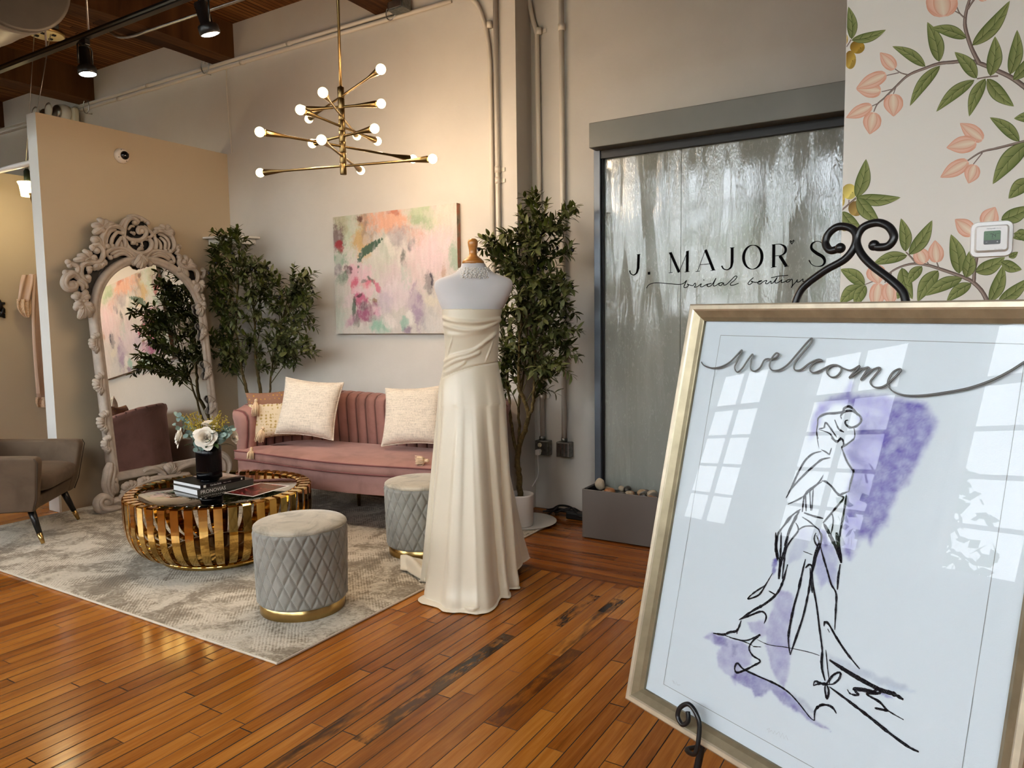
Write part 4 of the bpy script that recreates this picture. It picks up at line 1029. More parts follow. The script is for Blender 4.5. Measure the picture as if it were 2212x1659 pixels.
mb.build('rose_foliage', M_gleaf, fl)
# ================================================================== carved leaning floor mirror
M_carve = mat('carved_stone_paint', srgb(184, 173, 162), .6, var=.14, vscale=16, bump=.2, bscale=120)
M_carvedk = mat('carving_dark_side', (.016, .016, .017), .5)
MO = V((-5.46, 3.575, ZR)); ey_ = V((-.1038, 0, .9946)); en_ = V((.9946, 0, .1038)); ex_ = V((0, 1, 0))
FM = frame_m(MO, ex_, ey_)
mir = thing('floor_mirror', 'tall arched mirror in a carved grey baroque frame leaning on the partition', 'mirror', tuple(MO))
def mp(px, py, lift=.0): return atpl(px, py, MO + en_ * lift, en_) 
GW, GB, GS, GT = .428, .277, 1.44, 1.905
def arch(off, n=40):
    """outline of the arched opening grown by off, from bottom left over the top to bottom right"""
    P = [(-GW - off, GB - off), (-GW - off, GS * .5), (-GW - off, GS)]
    P += [(-(GW + off) * math.cos(PI * k / n), GS + (GT - GS + off) * math.sin(PI * k / n) ** .92) for k in range(1, n)]
    P += [(GW + off, GS), (GW + off, GS * .5), (GW + off, GB - off)]
    return P
g = NT('mirror_silver'); g.bsdf(Base_Color=(.90, .90, .88, 1), Metallic=1.0, Roughness=.008)
mb = MB(); mb.T = FM; mb.prism(arch(.012), .012, .017); mb.build('mirror_glass', g.m, mir)
_cb = [(440, 700), (480, 560), (590, 470), (620, 350), (760, 310), (860, 260), (960, 200), (1080, 210), (1160, 270), (1240, 380), (1350, 380), (1470, 470), (1500, 600), (1560, 660), (1620, 800), (1760, 860), (1790, 980), (1840, 1150), (1850, 1330), (1760, 1300), (1640, 1020), (1400, 780), (1090, 720), (760, 740), (560, 880), (470, 1080), (430, 1300), (330, 1280), (300, 1080), (180, 1010), (230, 920), (330, 860), (340, 780)]
mb = MB(); _q = [(mp(120 + u / 5.925, 440 + v / 5.925) - MO) for u, v in _cb]; mb.T = FM; mb.prism([(q.dot(ex_), q.dot(ey_)) for q in reversed(_q)], -.020, .004); mb.build('crest_gap_shade', M_carvedk, mir)  # dark plate added behind the crest, painting its open gaps as shade
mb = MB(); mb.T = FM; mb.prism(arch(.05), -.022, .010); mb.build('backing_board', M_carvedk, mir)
prof_ = [(.0, .012), (.003, .030), (.012, .040), (.020, .036), (.028, .044), (.044, .050), (.058, .044), (.066, .030), (.070, .005), (.070, -.02), (.0, -.02)]
loops = [arch(o) for o, _ in prof_]
n = len(loops[0]); vs = []
for (o, z), lp in zip(prof_, loops): vs += [(p[0], p[1], z) for p in lp]
fs = [(i * n + k, (i + 1) * n + k, (i + 1) * n + (k + 1) % n, i * n + (k + 1) % n) for i in range(len(prof_) - 1) for k in range(n)]
mb = MB(); mb.T = FM; mb.add(vs, fs); mb.build('frame_moulding', M_carve, mir)
KZ = .00066
def Z1(u, v): return (120 + u / 5.925, 440 + v / 5.925)
def Z2(u, v): return (180 + u / 3.686, 680 + v / 3.686)
class Carve:
    def __init__(s, name, conv=Z1, k=KZ): s.mb = MB(); s.name = name; s.cv = conv; s.k = k
    def s(s, pts, r0, r1=None, lift=.028, fl=.95):
        r1 = r0 * .75 if r1 is None else r1
        P = spline([tuple(mp(*s.cv(*p), lift)) for p in pts], 6); N = len(P)
        P = [V(p) + en_ * (.012 * math.sin(PI * i / (N - 1))) for i, p in enumerate(P)]
        rs = [lerp(r0, r1, i / (N - 1)) * s.k * (.55 + .45 * min(1, 6 * i / N, 6 * (N - 1 - i) / N + .5)) * 1.0 for i in range(N)]
        s.mb.tube(P, rs, 10, flat=fl, up=en_)
        # incised second ridge beside the first gives the rolled-leaf look
        s.mb.tube([p + en_ * (r * .75) for p, r in zip(P, rs)], [r * .42 for r in rs], 7)
        return s
    def b(s, *L, lift=.034):
        for (u, v, r) in L: p = mp(*s.cv(u, v), lift); s.mb.ball(p, r * s.k, 12, 8)
        return s
    def leaf(s, base, tips, w, lift=.03):
        for tp_ in tips:
            a, c = mp(*s.cv(*base), lift), mp(*s.cv(*tp_), lift)
            m_ = lerp(a, c, .55) + en_ * .022
            P = [V(q) for q in spline([a, m_, c], 7)]; N = len(P)
            rs = [w * s.k * (.35 + .75 * math.sin(PI * min(1, (i + .6) / N)) ** .8) for i in range(N)]; rs[-1] = w * s.k * .18
            s.mb.tube(P, rs, 8, flat=.55, up=en_)
            s.mb.tube([p + en_ * r * .5 for p, r in zip(P, rs)], [r * .22 for r in rs], 6)
        return s
    def done(s): return s.mb.build(s.name, M_carve, mir)
c = Carve('crest_carving')
c.s([(880, 440), (870, 340), (890, 250), (950, 190), (1010, 200), (1040, 240), (1010, 265)], 34, 24).b((1010, 245, 32)).s([(820, 310), (860, 225), (940, 178)], 24)
c.s([(900, 420), (960, 462), (1060, 472), (1130, 430), (1150, 360), (1110, 310), (1050, 322), (1050, 370), (1095, 375)], 32, 22).b((1100, 355, 34))
c.s([(925, 335), (955, 292), (1005, 292)], 18).s([(955, 365), (1005, 400)], 18).b((1000, 380, 24), (1060, 300, 20))
c.s([(915, 162), (1000, 160), (1080, 185), (1150, 222), (1192, 235)], 26).b((1140, 215, 28), (1180, 245, 28), (1095, 205, 24), (1060, 225, 22)).s([(1130, 280), (1180, 340), (1222, 392), (1200, 432), (1150, 420)], 24)
c.s([(900, 470), (910, 540), (960, 602), (1050, 640), (1150, 630), (1210, 570), (1222, 500), (1190, 450)], 34, 30)
c.s([(950, 462), (1000, 460), (1002, 512), (958, 512)], 20).b((985, 500, 26)).s([(1190, 470), (1130, 460), (1090, 490), (1112, 542)], 18).b((1075, 480, 22), (1105, 540, 22), (1030, 470, 20), (1040, 520, 18)).s([(1045, 602), (1080, 568), (1115, 592)], 22).b((1085, 575, 27))
c.done()
c = Carve('crest_leaf')
c.s([(620, 565), (588, 480), (600, 400), (650, 320), (740, 290), (820, 310), (872, 360), (860, 392)], 38, 26).b((855, 375, 30)).s([(640, 540), (640, 450), (690, 360), (770, 330)], 26).s([(700, 545), (720, 440), (780, 370), (832, 382)], 26).s([(762, 570), (800, 480), (842, 430)], 28).s([(885, 570), (872, 480), (852, 420)], 30).s([(840, 580), (830, 520), (810, 470)], 24)
c.b((660, 548, 38), (725, 540, 30), (610, 570, 30)).leaf((600, 290), [(455, 282), (540, 185), (475, 388), (660, 215), (750, 262), (560, 380)], 40).b((590, 300, 28), (615, 268, 26), (640, 292, 26), (610, 325, 24)).done()
c = Carve('crest_leaf')
c.s([(1480, 625), (1512, 540), (1480, 440), (1400, 370), (1310, 350), (1238, 390), (1250, 422)], 34, 26).s([(1440, 595), (1440, 500), (1380, 420), (1310, 390)], 24).s([(1390, 600), (1390, 500), (1330, 430)], 24).s([(1340, 600), (1330, 520), (1290, 450)], 24).s([(1270, 600), (1276, 500), (1260, 420)], 30)
c.b((1260, 410, 28), (1465, 612, 32), (1410, 602, 26)).leaf((1400, 345), [(1255, 330), (1330, 278), (1445, 280), (1525, 382), (1505, 440)], 36).b((1395, 345, 26), (1425, 370, 24), (1420, 330, 24), (1470, 400, 26)).done()
c = Carve('arch_scroll')
c.s([(690, 695), (648, 640), (700, 590), (800, 572), (900, 590), (980, 640), (1032, 700), (1030, 762), (990, 775), (980, 735)], 28, 24).b((1000, 745, 36), (700, 690, 32)).s([(735, 690), (820, 645), (900, 652), (965, 705)], 26).s([(700, 650), (800, 610), (900, 625), (990, 690)], 24).done()
c = Carve('arch_scroll')
c.s([(1195, 725), (1168, 680), (1200, 630), (1290, 608), (1400, 630), (1482, 680), (1512, 740), (1480, 762)], 28, 24).b((1210, 768, 34), (1475, 748, 28)).s([(1230, 700), (1300, 665), (1380, 682), (1455, 728)], 26).s([(1215, 665), (1300, 635), (1390, 655), (1470, 705)], 24).done()
Carve('shell_keystone').leaf((1088, 650), [(1005, 785), (1045, 822), (1088, 835), (1128, 825), (1160, 790)], 34, .045).b((1088, 665, 32), lift=.05).done()
c = Carve('shoulder_carving')
c.s([(455, 480), (500, 440), (552, 470), (585, 530)], 32).b((500, 462, 46)).s([(470, 610), (478, 545), (540, 530), (590, 590), (600, 660), (560, 742), (480, 760), (390, 760), (332, 800), (318, 880), (350, 960), (410, 992), (432, 950)], 34, 28).b((525, 602, 40), (410, 945, 40), (470, 560, 34))
c.leaf((560, 745), [(470, 850), (520, 850), (572, 835), (620, 800), (655, 765)], 34).leaf((400, 800), [(410, 860), (450, 855), (430, 900)], 30)
c.leaf((430, 695), [(350, 590), (270, 668), (225, 730), (525, 700), (330, 750), (400, 600)], 36).b((440, 690, 28), (470, 712, 28), (418, 668, 26), (455, 668, 24)).done()
c = Carve('shoulder_carving')
c.s([(150, 780), (205, 780), (262, 812), (272, 870), (225, 900)], 34).b((160, 748, 34), (180, 792, 30), (128, 882, 34)).s([(310, 970), (220, 902), (132, 940), (100, 1030), (150, 1092), (230, 1082), (244, 1030), (205, 1010)], 50, 34).b((200, 1038, 46)).s([(290, 960), (360, 1020), (392, 1085)], 34).s([(270, 1000), (330, 1050), (345, 1110)], 30)
c.b((330, 1172, 34), (372, 1200, 32), (288, 1192, 32), (300, 1242, 34), (352, 1242, 32), (330, 1210, 36), (276, 1225, 30), (392, 1240, 28)).leaf((320, 1200), [(195, 1190), (230, 1140), (400, 1110), (440, 1190)], 34).leaf((350, 1280), [(230, 1310), (285, 1380), (300, 1480), (360, 1470), (440, 1460), (470, 1330), (500, 1400)], 42).b((270, 1330, 40), (330, 1400, 40)).done()
c = Carve('shoulder_carving')
c.s([(1525, 620), (1592, 680), (1570, 760), (1640, 822), (1740, 832), (1800, 880), (1812, 960), (1770, 1032), (1740, 1000)], 34, 28).b((1580, 692, 36), (1765, 1012, 38), (1555, 558, 34)).s([(1525, 570), (1572, 540), (1585, 575)], 24).s([(1540, 640), (1560, 600), (1540, 575)], 26)
c.leaf((1590, 800), [(1560, 880), (1610, 890), (1660, 905), (1700, 940)], 32).leaf((1680, 770), [(1640, 655), (1770, 790), (1590, 730), (1740, 710), (1810, 830)], 34).b((1680, 760, 26), (1705, 790, 26), (1660, 790, 24)).done()
c = Carve('shoulder_carving')
c.s([(1855, 850), (1895, 865), (1878, 940), (1842, 930)], 30).b((1885, 846, 30)).leaf((1830, 1020), [(1900, 1010), (1910, 1080), (1860, 1140), (1800, 1150), (1770, 1110)], 38).b((1850, 1232, 34), (1892, 1222, 32), (1870, 1265, 34), (1830, 1200, 32), (1880, 1180, 30)).leaf((1850, 1290), [(1810, 1420), (1860, 1450), (1900, 1380), (1915, 1300), (1790, 1350)], 40).done()
def side_leaf(px, py, sd, k=1.0):
    c = Carve('side_leaf', conv=lambda u, v: (px + sd * u * k / 5.9, py + v * k / 5.9))
    c.leaf((50, 60), [(-40, -10), (-45, 40), (-30, 90), (10, 130), (50, 160)], 30).leaf((60, 0), [(-10, -60), (30, -90), (75, -110)], 28).s([(60, -90), (40, 20), (60, 170)], 26).done()
for (x, y, s_, k) in ((198, 735, 1, 1.0), (207, 822, 1, 1.1), (216, 905, 1, 1.15), (224, 955, 1, .9), (441, 712, -1, .8), (451, 795, -1, .85), (461, 870, -1, .85), (469, 935, -1, .8)): side_leaf(x, y, s_, k)
k2 = KZ * 5.925 / 3.686
c = Carve('mirror_foot', Z2, k2)
c.s([(215, 1180), (190, 1270), (175, 1350), (195, 1420), (225, 1455)], 40, 26).s([(240, 1200), (220, 1300), (215, 1390), (245, 1420)], 32).s([(255, 1290), (245, 1360), (262, 1420)], 24)
c.leaf((205, 1300), [(170, 1400), (215, 1460), (265, 1420), (255, 1345)], 28).s([(300, 1530), (220, 1550), (140, 1545), (112, 1500), (140, 1460), (190, 1465), (205, 1500), (170, 1515)], 44, 30).b((172, 1492, 40)).s([(310, 1500), (260, 1480), (230, 1500)], 34).done()
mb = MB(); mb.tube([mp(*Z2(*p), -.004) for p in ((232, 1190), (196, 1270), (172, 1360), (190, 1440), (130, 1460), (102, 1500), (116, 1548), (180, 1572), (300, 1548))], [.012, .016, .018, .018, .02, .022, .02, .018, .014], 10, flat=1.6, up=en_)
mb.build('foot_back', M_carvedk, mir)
# the right-hand foot repeats the left one about the mirror's centre line
c = Carve('mirror_foot', lambda u, v: Z2(u, v), k2)
for pts, r0, r1 in (([(1068, 1095), (1120, 1130), (1150, 1190), (1140, 1260), (1110, 1290)], 34, 26), ([(1060, 1130), (1100, 1170), (1110, 1240), (1085, 1290)], 30, 22), ([(1050, 1180), (1075, 1230), (1060, 1300)], 26, 20), ([(1060, 1320), (1120, 1320), (1180, 1330), (1200, 1300), (1170, 1275), (1150, 1300)], 36, 26)): c.s(pts, r0, r1)
c.b((1165, 1300, 34)).done()
c = Carve('bottom_rail_carving', Z2, k2)
c.leaf((690, 1260), [(640, 1200), (665, 1180), (690, 1172), (715, 1180), (735, 1205)], 24, .045).s([(470, 1265), (500, 1235), (560, 1225), (610, 1245), (640, 1275), (620, 1290), (600, 1272)], 24, 16).b((612, 1272, 20)).s([(880, 1195), (850, 1190), (800, 1205), (755, 1225), (730, 1255), (750, 1270), (765, 1252)], 24, 16).b((757, 1255, 20)).done()
c = Carve('lower_carving', Z2, k2)
c.s([(300, 1430), (340, 1390), (400, 1370), (470, 1340), (560, 1310), (700, 1290), (840, 1270)], 30, 26).leaf((360, 1390), [(300, 1360), (330, 1335), (380, 1320), (420, 1330), (345, 1430)], 26).leaf((480, 1340), [(430, 1310), (470, 1290), (520, 1290)], 24).s([(260, 1500), (300, 1460), (330, 1420)], 34).done()
# ================================================================== dress form, choker, gown
A_ = V((-2.15, 3.15, 0)); fv = V((.564, -.826, 0)).normalized(); lv = V((.826, .564, 0)).normalized()
def lat(px, py): p = atpl(px, py, A_, fv); return (p - A_).dot(lv), p.z
rows_t = [(700, 976, 1062, .090), (684, 969, 1070, .098), (673, 957.5, 1083, .110), (655, 949, 1094, .112), (640, 944, 1101, .102), (626, 939, 1106.5, .090), (615, 938, 1107.5, .080), (606, 943, 1104, .070), (600, 955, 1094, .064), (595, 970, 1080, .060), (590, 981, 1068, .057), (584, 990, 1058, .055), (577, 995, 1051, .053), (570, 997.5, 1047.5, .051)]
M_jersey = mat('white_jersey', (.66, .645, .65), .85, bump=.1, bscale=500, sheen=.2)
form = thing('dress_form', 'white jersey dress form with a turned wooden cap wearing the gown', 'dress form', (A_.x, A_.y, 0))
R3 = spline([(y, a, b, d) for y, a, b, d in rows_t], 5)
def torso(u, v):
    k = v * (len(R3) - 1); i = min(int(k), len(R3) - 2); f = k - i
    y, a, b, d = (lerp(R3[i][q], R3[i + 1][q], f) for q in range(4))
    la, z = lat(a, y); lb, _ = lat(b, y); c, w = (la + lb) / 2, (lb - la) / 2
    th = u * 2 * PI; sx_, cx2 = math.sin(th), math.cos(th); e = .86
    lx = c + w * math.copysign(abs(sx_) ** e, sx_); ff = d * math.copysign(abs(cx2) ** e, cx2)
    return V((A_.x, A_.y, 0)) + lv * lx + fv * (ff - .01 + .012 * smooth01((640 - y) / 60)) + V((0, 0, z))
MB().grid(torso, 64, 66, cu=True).build('torso', M_jersey, form)
l0, zn = lat(1022, 568); cN = A_ + lv * l0
M_wood = mat('varnished_birch', srgb(196, 138, 76), .22, var=.16, vscale=5, vstretch=(1, 1, 22), coat=.5)
zk = lambda y: lat(1020, y)[1]
MB().lathe([(0, zk(571)), (.054, zk(570.5)), (.0575, zk(568)), (.055, zk(564.5)), (.043, zk(559)), (.030, zk(555.5)), (.0215, zk(552)), (.019, zk(546)), (.0215, zk(538)), (.0255, zk(529)), (.0265, zk(524)), (.024, zk(519)), (.015, zk(516)), (0, zk(515))], 36, (cN.x, cN.y, 0)).build('wooden_cap', M_wood, form)
MB().tube([(A_.x, A_.y, .02), (A_.x, A_.y, 1.25)], .016, 12).build('pole', M_steel, form)
MB().lathe([(0, 0.0), (.15, 0.0), (.15, .012), (.03, .022), (0, .024)], 32, (A_.x, A_.y, 0)).build('base', M_black, form)
# choker: rows of small pearls, staggered
M_pearl = mat('pearl_beads', (.82, .79, .74), .28, spec=.7, var=.05)
ch = thing('pearl_choker', 'white beaded pearl choker around the neck of the dress form', 'necklace', tuple(V((cN.x, cN.y, zk(600)))))
mb = MB()
for q in range(6):
    yy = 582 + q * 3.9; la, z = lat(interp([(583, 991), (590, 985), (600, 979)], yy), yy); lb, _ = lat(interp([(583, 1057), (590, 1064), (600, 1071)], yy), yy)
    w, c = (lb - la) / 2 * .98, (la + lb) / 2; N = 60
    for k in range(N):
        th = 2 * PI * (k + .5 * (q % 2)) / N; d = .058 + q * .004
        mb.ball(A_ + lv * (c + w * math.sin(th)) + fv * (d * math.cos(th)) + V((0, 0, z + .004 * math.sin(k * 2.6))), .0034 if k % 2 else .0048, 7, 5)
mb.build('beadwork', M_pearl, ch)
# ---- gown
M_gown = NT('ivory_satin'); b = M_gown.bsdf(Base_Color=srgb(222, 212, 192), Roughness=.32); b.inputs['Specular IOR Level'].default_value = .5
b.inputs['Sheen Weight'].default_value = .25; b.inputs['Anisotropic'].default_value = .4; b.inputs['Coat Weight'].default_value = .12; b.inputs['Coat Roughness'].default_value = .35
M_gown = M_gown.m
gown = thing('wedding_gown', 'strapless ivory satin wedding gown with draped bodice on the dress form', 'gown', (A_.x, A_.y, .004))
rows_g = [(669, 956, 1083, .127), (676, 955.5, 1082.5, .127), (690, 957, 1079, .127), (705, 958.5, 1077.5, .124), (730, 961, 1076.5, .115), (755, 962.5, 1075.5, .105), (780, 961, 1075, .102), (800, 957, 1077, .108), (830, 950.5, 1083.5, .125), (870, 947, 1091.5, .150)]
HEM = []
for _x, _y in ((940, 1262), (915, 1262), (922, 1292), (945, 1307), (975, 1317), (1005, 1324), (1030, 1327), (1052, 1319), (1075, 1301), (1095, 1282), (1112, 1258), (1124, 1236), (1146, 1218)):
    _p = atz(_x, _y, .004) - A_; HEM.append((math.degrees(math.atan2(_p.dot(lv), _p.dot(fv))), math.hypot(_p.dot(lv), _p.dot(fv))))
HEM = sorted(HEM); HEM = [(-180, .36), (-150, .34), (-120, .30)] + [h for h in HEM if h[0] > -110 and h[0] < 135] + [(150, .385), (180, .36)]
zhip = lat(1020, 870)[1]
RID = [([(954, 684), (985, 694), (1030, 696), (1083, 688)], .011, .010), ([(956, 700), (1000, 712), (1045, 708), (1082, 690)], .010, .009), ([(962, 722), (1000, 722), (1050, 712), (1078, 702)], .005, .012),
       ([(956, 783), (985, 768), (1020, 757), (1050, 735), (1074, 716)], .010, .009), ([(956, 797), (985, 778), (1015, 768), (1040, 757)], .012, .008), ([(956, 806), (990, 790), (1010, 776)], .008, .008), ([(966, 775), (975, 745), (983, 718)], .007, .010), ([(1045, 783), (1055, 760), (1066, 730)], .006, .008),
       ([(956, 815), (985, 801), (1015, 791), (1050, 784.5), (1078, 781)], -.007, .0045)]
RIDL = [([lat(*p) for p in spline(P, 6)], h, w) for P, h, w in RID]
def ridge(l, z):
    s_ = 0
    for P, h, w in RIDL:
        if P[0][0] <= l <= P[-1][0] or P[-1][0] <= l <= P[0][0]:
            zr = interp(sorted(P), l); d = (z - zr) / w
            if abs(d) < 3:
                e0 = min(abs(l - P[0][0]), abs(l - P[-1][0])); s_ += h * math.exp(-d * d) * smooth01(e0 / .02 if h > 0 else 1)
    return s_
G3 = spline(rows_g, 6)
FOLD = [(-70, 5, 9, -.060), (-58, 5, 12, .026), (-24, 5, 14, .030), (-12, 4, 8, -.014), (8, 6, 13, .026), (27, 9, 4, -.026), (36, 4, 12, .026), (57, 8, 3.5, -.034), (66, 4, 14, .030), (100, 9, 9, -.020), (125, 12, 12, .02), (-95, 12, 10, .028), (-120, 12, 12, -.02), (150, 12, 12, -.02), (175, 12, 12, .02), (-150, 12, 12, .02)]
def fold(td):
    s_ = 0
    for a, wl, wr, h in FOLD:
        d = (td - a + 180) % 360 - 180; s_ += h * math.exp(-(d / (wl if d < 0 else wr)) ** 2)
    return s_
NR1, NR2 = 100, 120
def gown_pt(u, v):
    td = u * 360 - 180; th = math.radians(td); N = NR1 + NR2
    k = v * N
    if k <= NR1:
        kk = k / NR1 * (len(G3) - 1); i = min(int(kk), len(G3) - 2); f = kk - i
        y, a, b_, d = (lerp(G3[i][q], G3[i + 1][q], f) for q in range(4))
        la, z = lat(a, y); lb, _ = lat(b_, y); c, w = (la + lb) / 2, (lb - la) / 2
        lx = c + w * math.sin(th); ff = d * math.cos(th)
        front = smooth01(math.cos(th) * 2 + .6)
        r_ = ridge(lx, z) * front
        top = 0
        if kk < 1: z += -.014 * math.cos(th) ** 2 * (1 - kk) * (1 if math.cos(th) > 0 else 0)
        sk = smooth01((y - 800) / 70) * .10
        nrm = (lv * math.sin(th) * d + fv * math.cos(th) * w).normalized()
        return A_ + lv * lx + fv * ff + nrm * (r_ + fold(td) * sk) + V((0, 0, z))
    s_ = (k - NR1) / NR2
    la, _ = lat(947, 870); lb, _ = lat(1091.5, 870); c, w, d = (la + lb) / 2, (lb - la) / 2, .150
    rh = w * d / math.hypot(d * math.sin(th), w * math.cos(th)) if True else 0
    z = lerp(zhip, .012, min(1, s_ / .93))
    q = min(1, s_ / .93)
    R = lerp(rh, interp(HEM, td) * .955, q ** 1.04) + fold(td) * (.10 + .9 * q ** .8)
    if s_ > .93: # cloth breaks on the floor and runs outward
        e = (s_ - .93) / .07; R += e * interp([(-180, .02), (-100, .01), (-70, .02), (-48, .05), (-20, .02), (0, .02), (40, .015), (90, .0), (180, .02)], td); z = .012 - .007 * e
    # soft kick just above the floor
    R += .008 * math.exp(-((q - .97) / .05) ** 2) * smooth01(math.cos(th) + .3)
    cc = c * (1 - q)
    hemlift = 0
    if 85 < td < 150: hemlift = .05 * smooth01((q - .8) / .2) * math.sin(math.radians((td - 85) / 65 * 180))
    P_ = A_ + lv * (cc + R * math.sin(th)) + fv * (R * math.cos(th)) + V((0, 0, z + hemlift))
    if P_.x < RX1 + .015: P_.z = max(P_.z, ZR + .004)
    return P_
mb = MB(); mb.grid(gown_pt, 360, NR1 + NR2, cu=True)
o = mb.build('gown_body', M_gown, gown)
sm_ = o.modifiers.new('sol', 'SOLIDIFY'); sm_.thickness = .003; sm_.offset = -1
# train: a rolled tongue of satin lying over the rug edge, and a turned-up hem at the front
def floor_l(px, py, z): return atz(px, py, z)
def tr_pt(u, v):
    ends = [(915, 1236), (900, 1233), (883, 1229), (868, 1222), (861, 1219)]; back = [(925, 1222), (905, 1217), (890, 1214), (876, 1213), (868, 1214)]; fr_ = [(920, 1262), (905, 1254), (892, 1246), (880, 1238), (865, 1236)]
    k = v * 4; i = min(int(k), 3); f = k - i
    a = V(floor_l(*[lerp(back[i][q], back[i + 1][q], f) for q in range(2)], ZR)); b_ = V(floor_l(*[lerp(fr_[i][q], fr_[i + 1][q], f) for q in range(2)], ZR))
    p = lerp(a, b_, u); h_ = .012 + .045 * math.sin(PI * u) ** .8 * (1 - .35 * abs(2 * v - 1)) + .02 * math.sin(u * 9 + v * 4) * math.sin(PI * u)
    p.z = ZR + max(.002, h_); return p
mb = MB(); mb.grid(tr_pt, 22, 26); o = mb.build('train', M_gown, gown, label='rolled end of the train lying on the rug'); s_ = o.modifiers.new('sol', 'SOLIDIFY'); s_.thickness = .006
pts = [floor_l(x, y, .012) for x, y in ((992, 1300), (1003, 1314), (1020, 1321), (1036, 1318), (1046, 1311))]
mb = MB(); mb.tube(spline([p + V((0, 0, z)) for p, z in zip(pts, (.03, .012, .012, .02, .045))], 6), [.006] * 4 + [.014] * 17 + [.006] * 4, 10, flat=.8); mb.build('hem_roll', M_gown, gown)
# ================================================================== faux olive trees
M_olive = NT('olive_leaf'); co_ = M_olive.coord('Object'); n_ = M_olive.noise(co_, 12, 2)
ge = M_olive.n('ShaderNodeNewGeometry')
cf = M_olive.ramp(n_, [(.3, srgb(52, 60, 26)), (.55, srgb(80, 88, 40)), (.75, srgb(112, 118, 58))])
cb = M_olive.ramp(n_, [(.3, srgb(84, 90, 58)), (.7, srgb(112, 116, 78))])
b = M_olive.bsdf(Base_Color=M_olive.mix((ge, 'Backfacing'), (cf, 0), (cb, 0)), Roughness=.42); b.inputs['Specular IOR Level'].default_value = .35
M_olive = M_olive.m
M_fruit = mat('black_olive', (.012, .010, .016), .25, spec=.6)
M_bark = mat('olive_bark', srgb(96, 82, 50), .9, var=.45, vscale=40, bump=.9, bscale=70, bdist=.01)
M_twig = mat('green_twig', srgb(82, 76, 40), .7, var=.2)
M_pot = mat('white_ceramic_pot', (.72, .69, .66), .4)
M_moss = mat('green_moss', (.02, .06, .015), .95, var=.6, vscale=60, bump=1, bscale=120, bdist=.02)
OLV = []
def olive_tree(label, base, trunks, tips, Y, seed, dY=.17, dens=1.0, pot=None):
    """trunks: pixel polylines with radii in the tree's plane; tips: where the twigs end"""
    rr = random.Random(seed)
    t = thing('olive_tree', label, 'tree', (base[0], base[1], 0), group='potted faux olive trees')
    forks = []
    for k, (pl, r0, r1) in enumerate(trunks):
        P = [aty(x, y, Y + dy) if z_ is None else V((x, y, z_)) for (x, y, dy, z_) in pl]
        P = [V(p) for p in spline(P, 6)]; N = len(P)
        P = [p + V((rr.gauss(0, .0025), rr.gauss(0, .0025), 0)) for p in P]
        rs = [lerp(r0, r1, i / (N - 1)) for i in range(N)]
        MB().tube(P, rs, 10).build('trunk', M_bark, t)
        forks.append(P)
    tw, lf, fr = MB(), MB(), []
    for (px, py) in tips:
        tip = aty(px, py, Y + rr.uniform(-dY, dY * .8))
        tip.y = min(tip.y, (YR if tip.x > XI else YW) - .05); tip.x = max(tip.x, XP + .10)
        # leave from the nearest trunk at a point below the tip
        best = None
        for P in forks:
            for p in P[len(P) // 3:]:
                d = (tip - p).length; h = tip.z - p.z
                if h > .10:
                    cst = d + abs(h - .35) * .5 + rr.uniform(0, .12)
                    if best is None or cst < best[0]: best = (cst, p)
        p0 = best[1] if best else forks[0][-1]
        mid = lerp(p0, tip, .5) + V((rr.gauss(0, .02), rr.gauss(0, .02), .03 + .05 * rr.random()))
        C = [V(q) for q in spline([p0, mid, tip], 10)]; N = len(C)
        tw.tube(C, [lerp(.0042, .0014, i / (N - 1)) for i in range(N)], 5, caps=False)
        L = sum((C[i + 1] - C[i]).length for i in range(N - 1))
        # side shoots and leaves
        shoots = [(C, .35)]
        for q in range(int(2 * dens + rr.random() * 1.5)):
            i = rr.randrange(N // 3, N - 2); d = (C[i + 1] - C[i]).normalized(); sd = d.cross(V((rr.gauss(0, 1), rr.gauss(0, 1), rr.gauss(0, 1)))).normalized()
            e = C[i] + (d * .7 + sd * .75).normalized() * rr.uniform(.07, .14); e.y = min(e.y, (YR if e.x > XI else YW) - .03)
            S_ = [V(q2) for q2 in spline([C[i], lerp(C[i], e, .5) + d * .01, e], 5)]; tw.tube(S_, [.002] * 6 + [.0012] * (len(S_) - 6), 4, caps=False); shoots.append((S_, .0))
        for S_, st in shoots:
            n_ = len(S_); ln = sum((S_[i + 1] - S_[i]).length for i in range(n_ - 1)) * (1 - st); m_ = max(3, int(ln / .023))
            ph = rr.uniform(0, PI)
            for q in range(m_):
                f = st + (1 - st) * (q + .5) / m_; i = min(int(f * (n_ - 1)), n_ - 2); p = lerp(S_[i], S_[i + 1], f * (n_ - 1) - i); d = (S_[i + 1] - S_[i]).normalized()
                ph += PI / 2 + rr.gauss(0, .2); s1 = d.orthogonal().normalized(); s2 = d.cross(s1)
                for sg in (0, PI):
                    sd = s1 * math.cos(ph + sg) + s2 * math.sin(ph + sg); ld = (d * .75 + sd + V((rr.gauss(0, .15), rr.gauss(0, .15), rr.gauss(0, .15) + .12))).normalized()
                    leafq(lf, p, ld, d * .5 + V((0, 0, .8)) + sd * .2, rr.uniform(.050, .080), rr.uniform(.022, .031), rr.uniform(.05, .3))
            leafq(lf, S_[-1], (S_[-1] - S_[-2]), (0, 0, 1), .05, .015, .1)
            if rr.random() < .22:
                p = S_[-1] + V((rr.gauss(0, .012), rr.gauss(0, .012), rr.gauss(0, .012)))
                fr.append((p, rr.uniform(-.8, .8)))
    for q in (lf, tw):
        for p in q.v:
            p.y = min(p.y, (YR if p.x > XI + .02 else YW) - .006); p.x = max(p.x, XP + .008)
    lf.build('foliage', M_olive, t); tw.build('twigs', M_twig, t); 
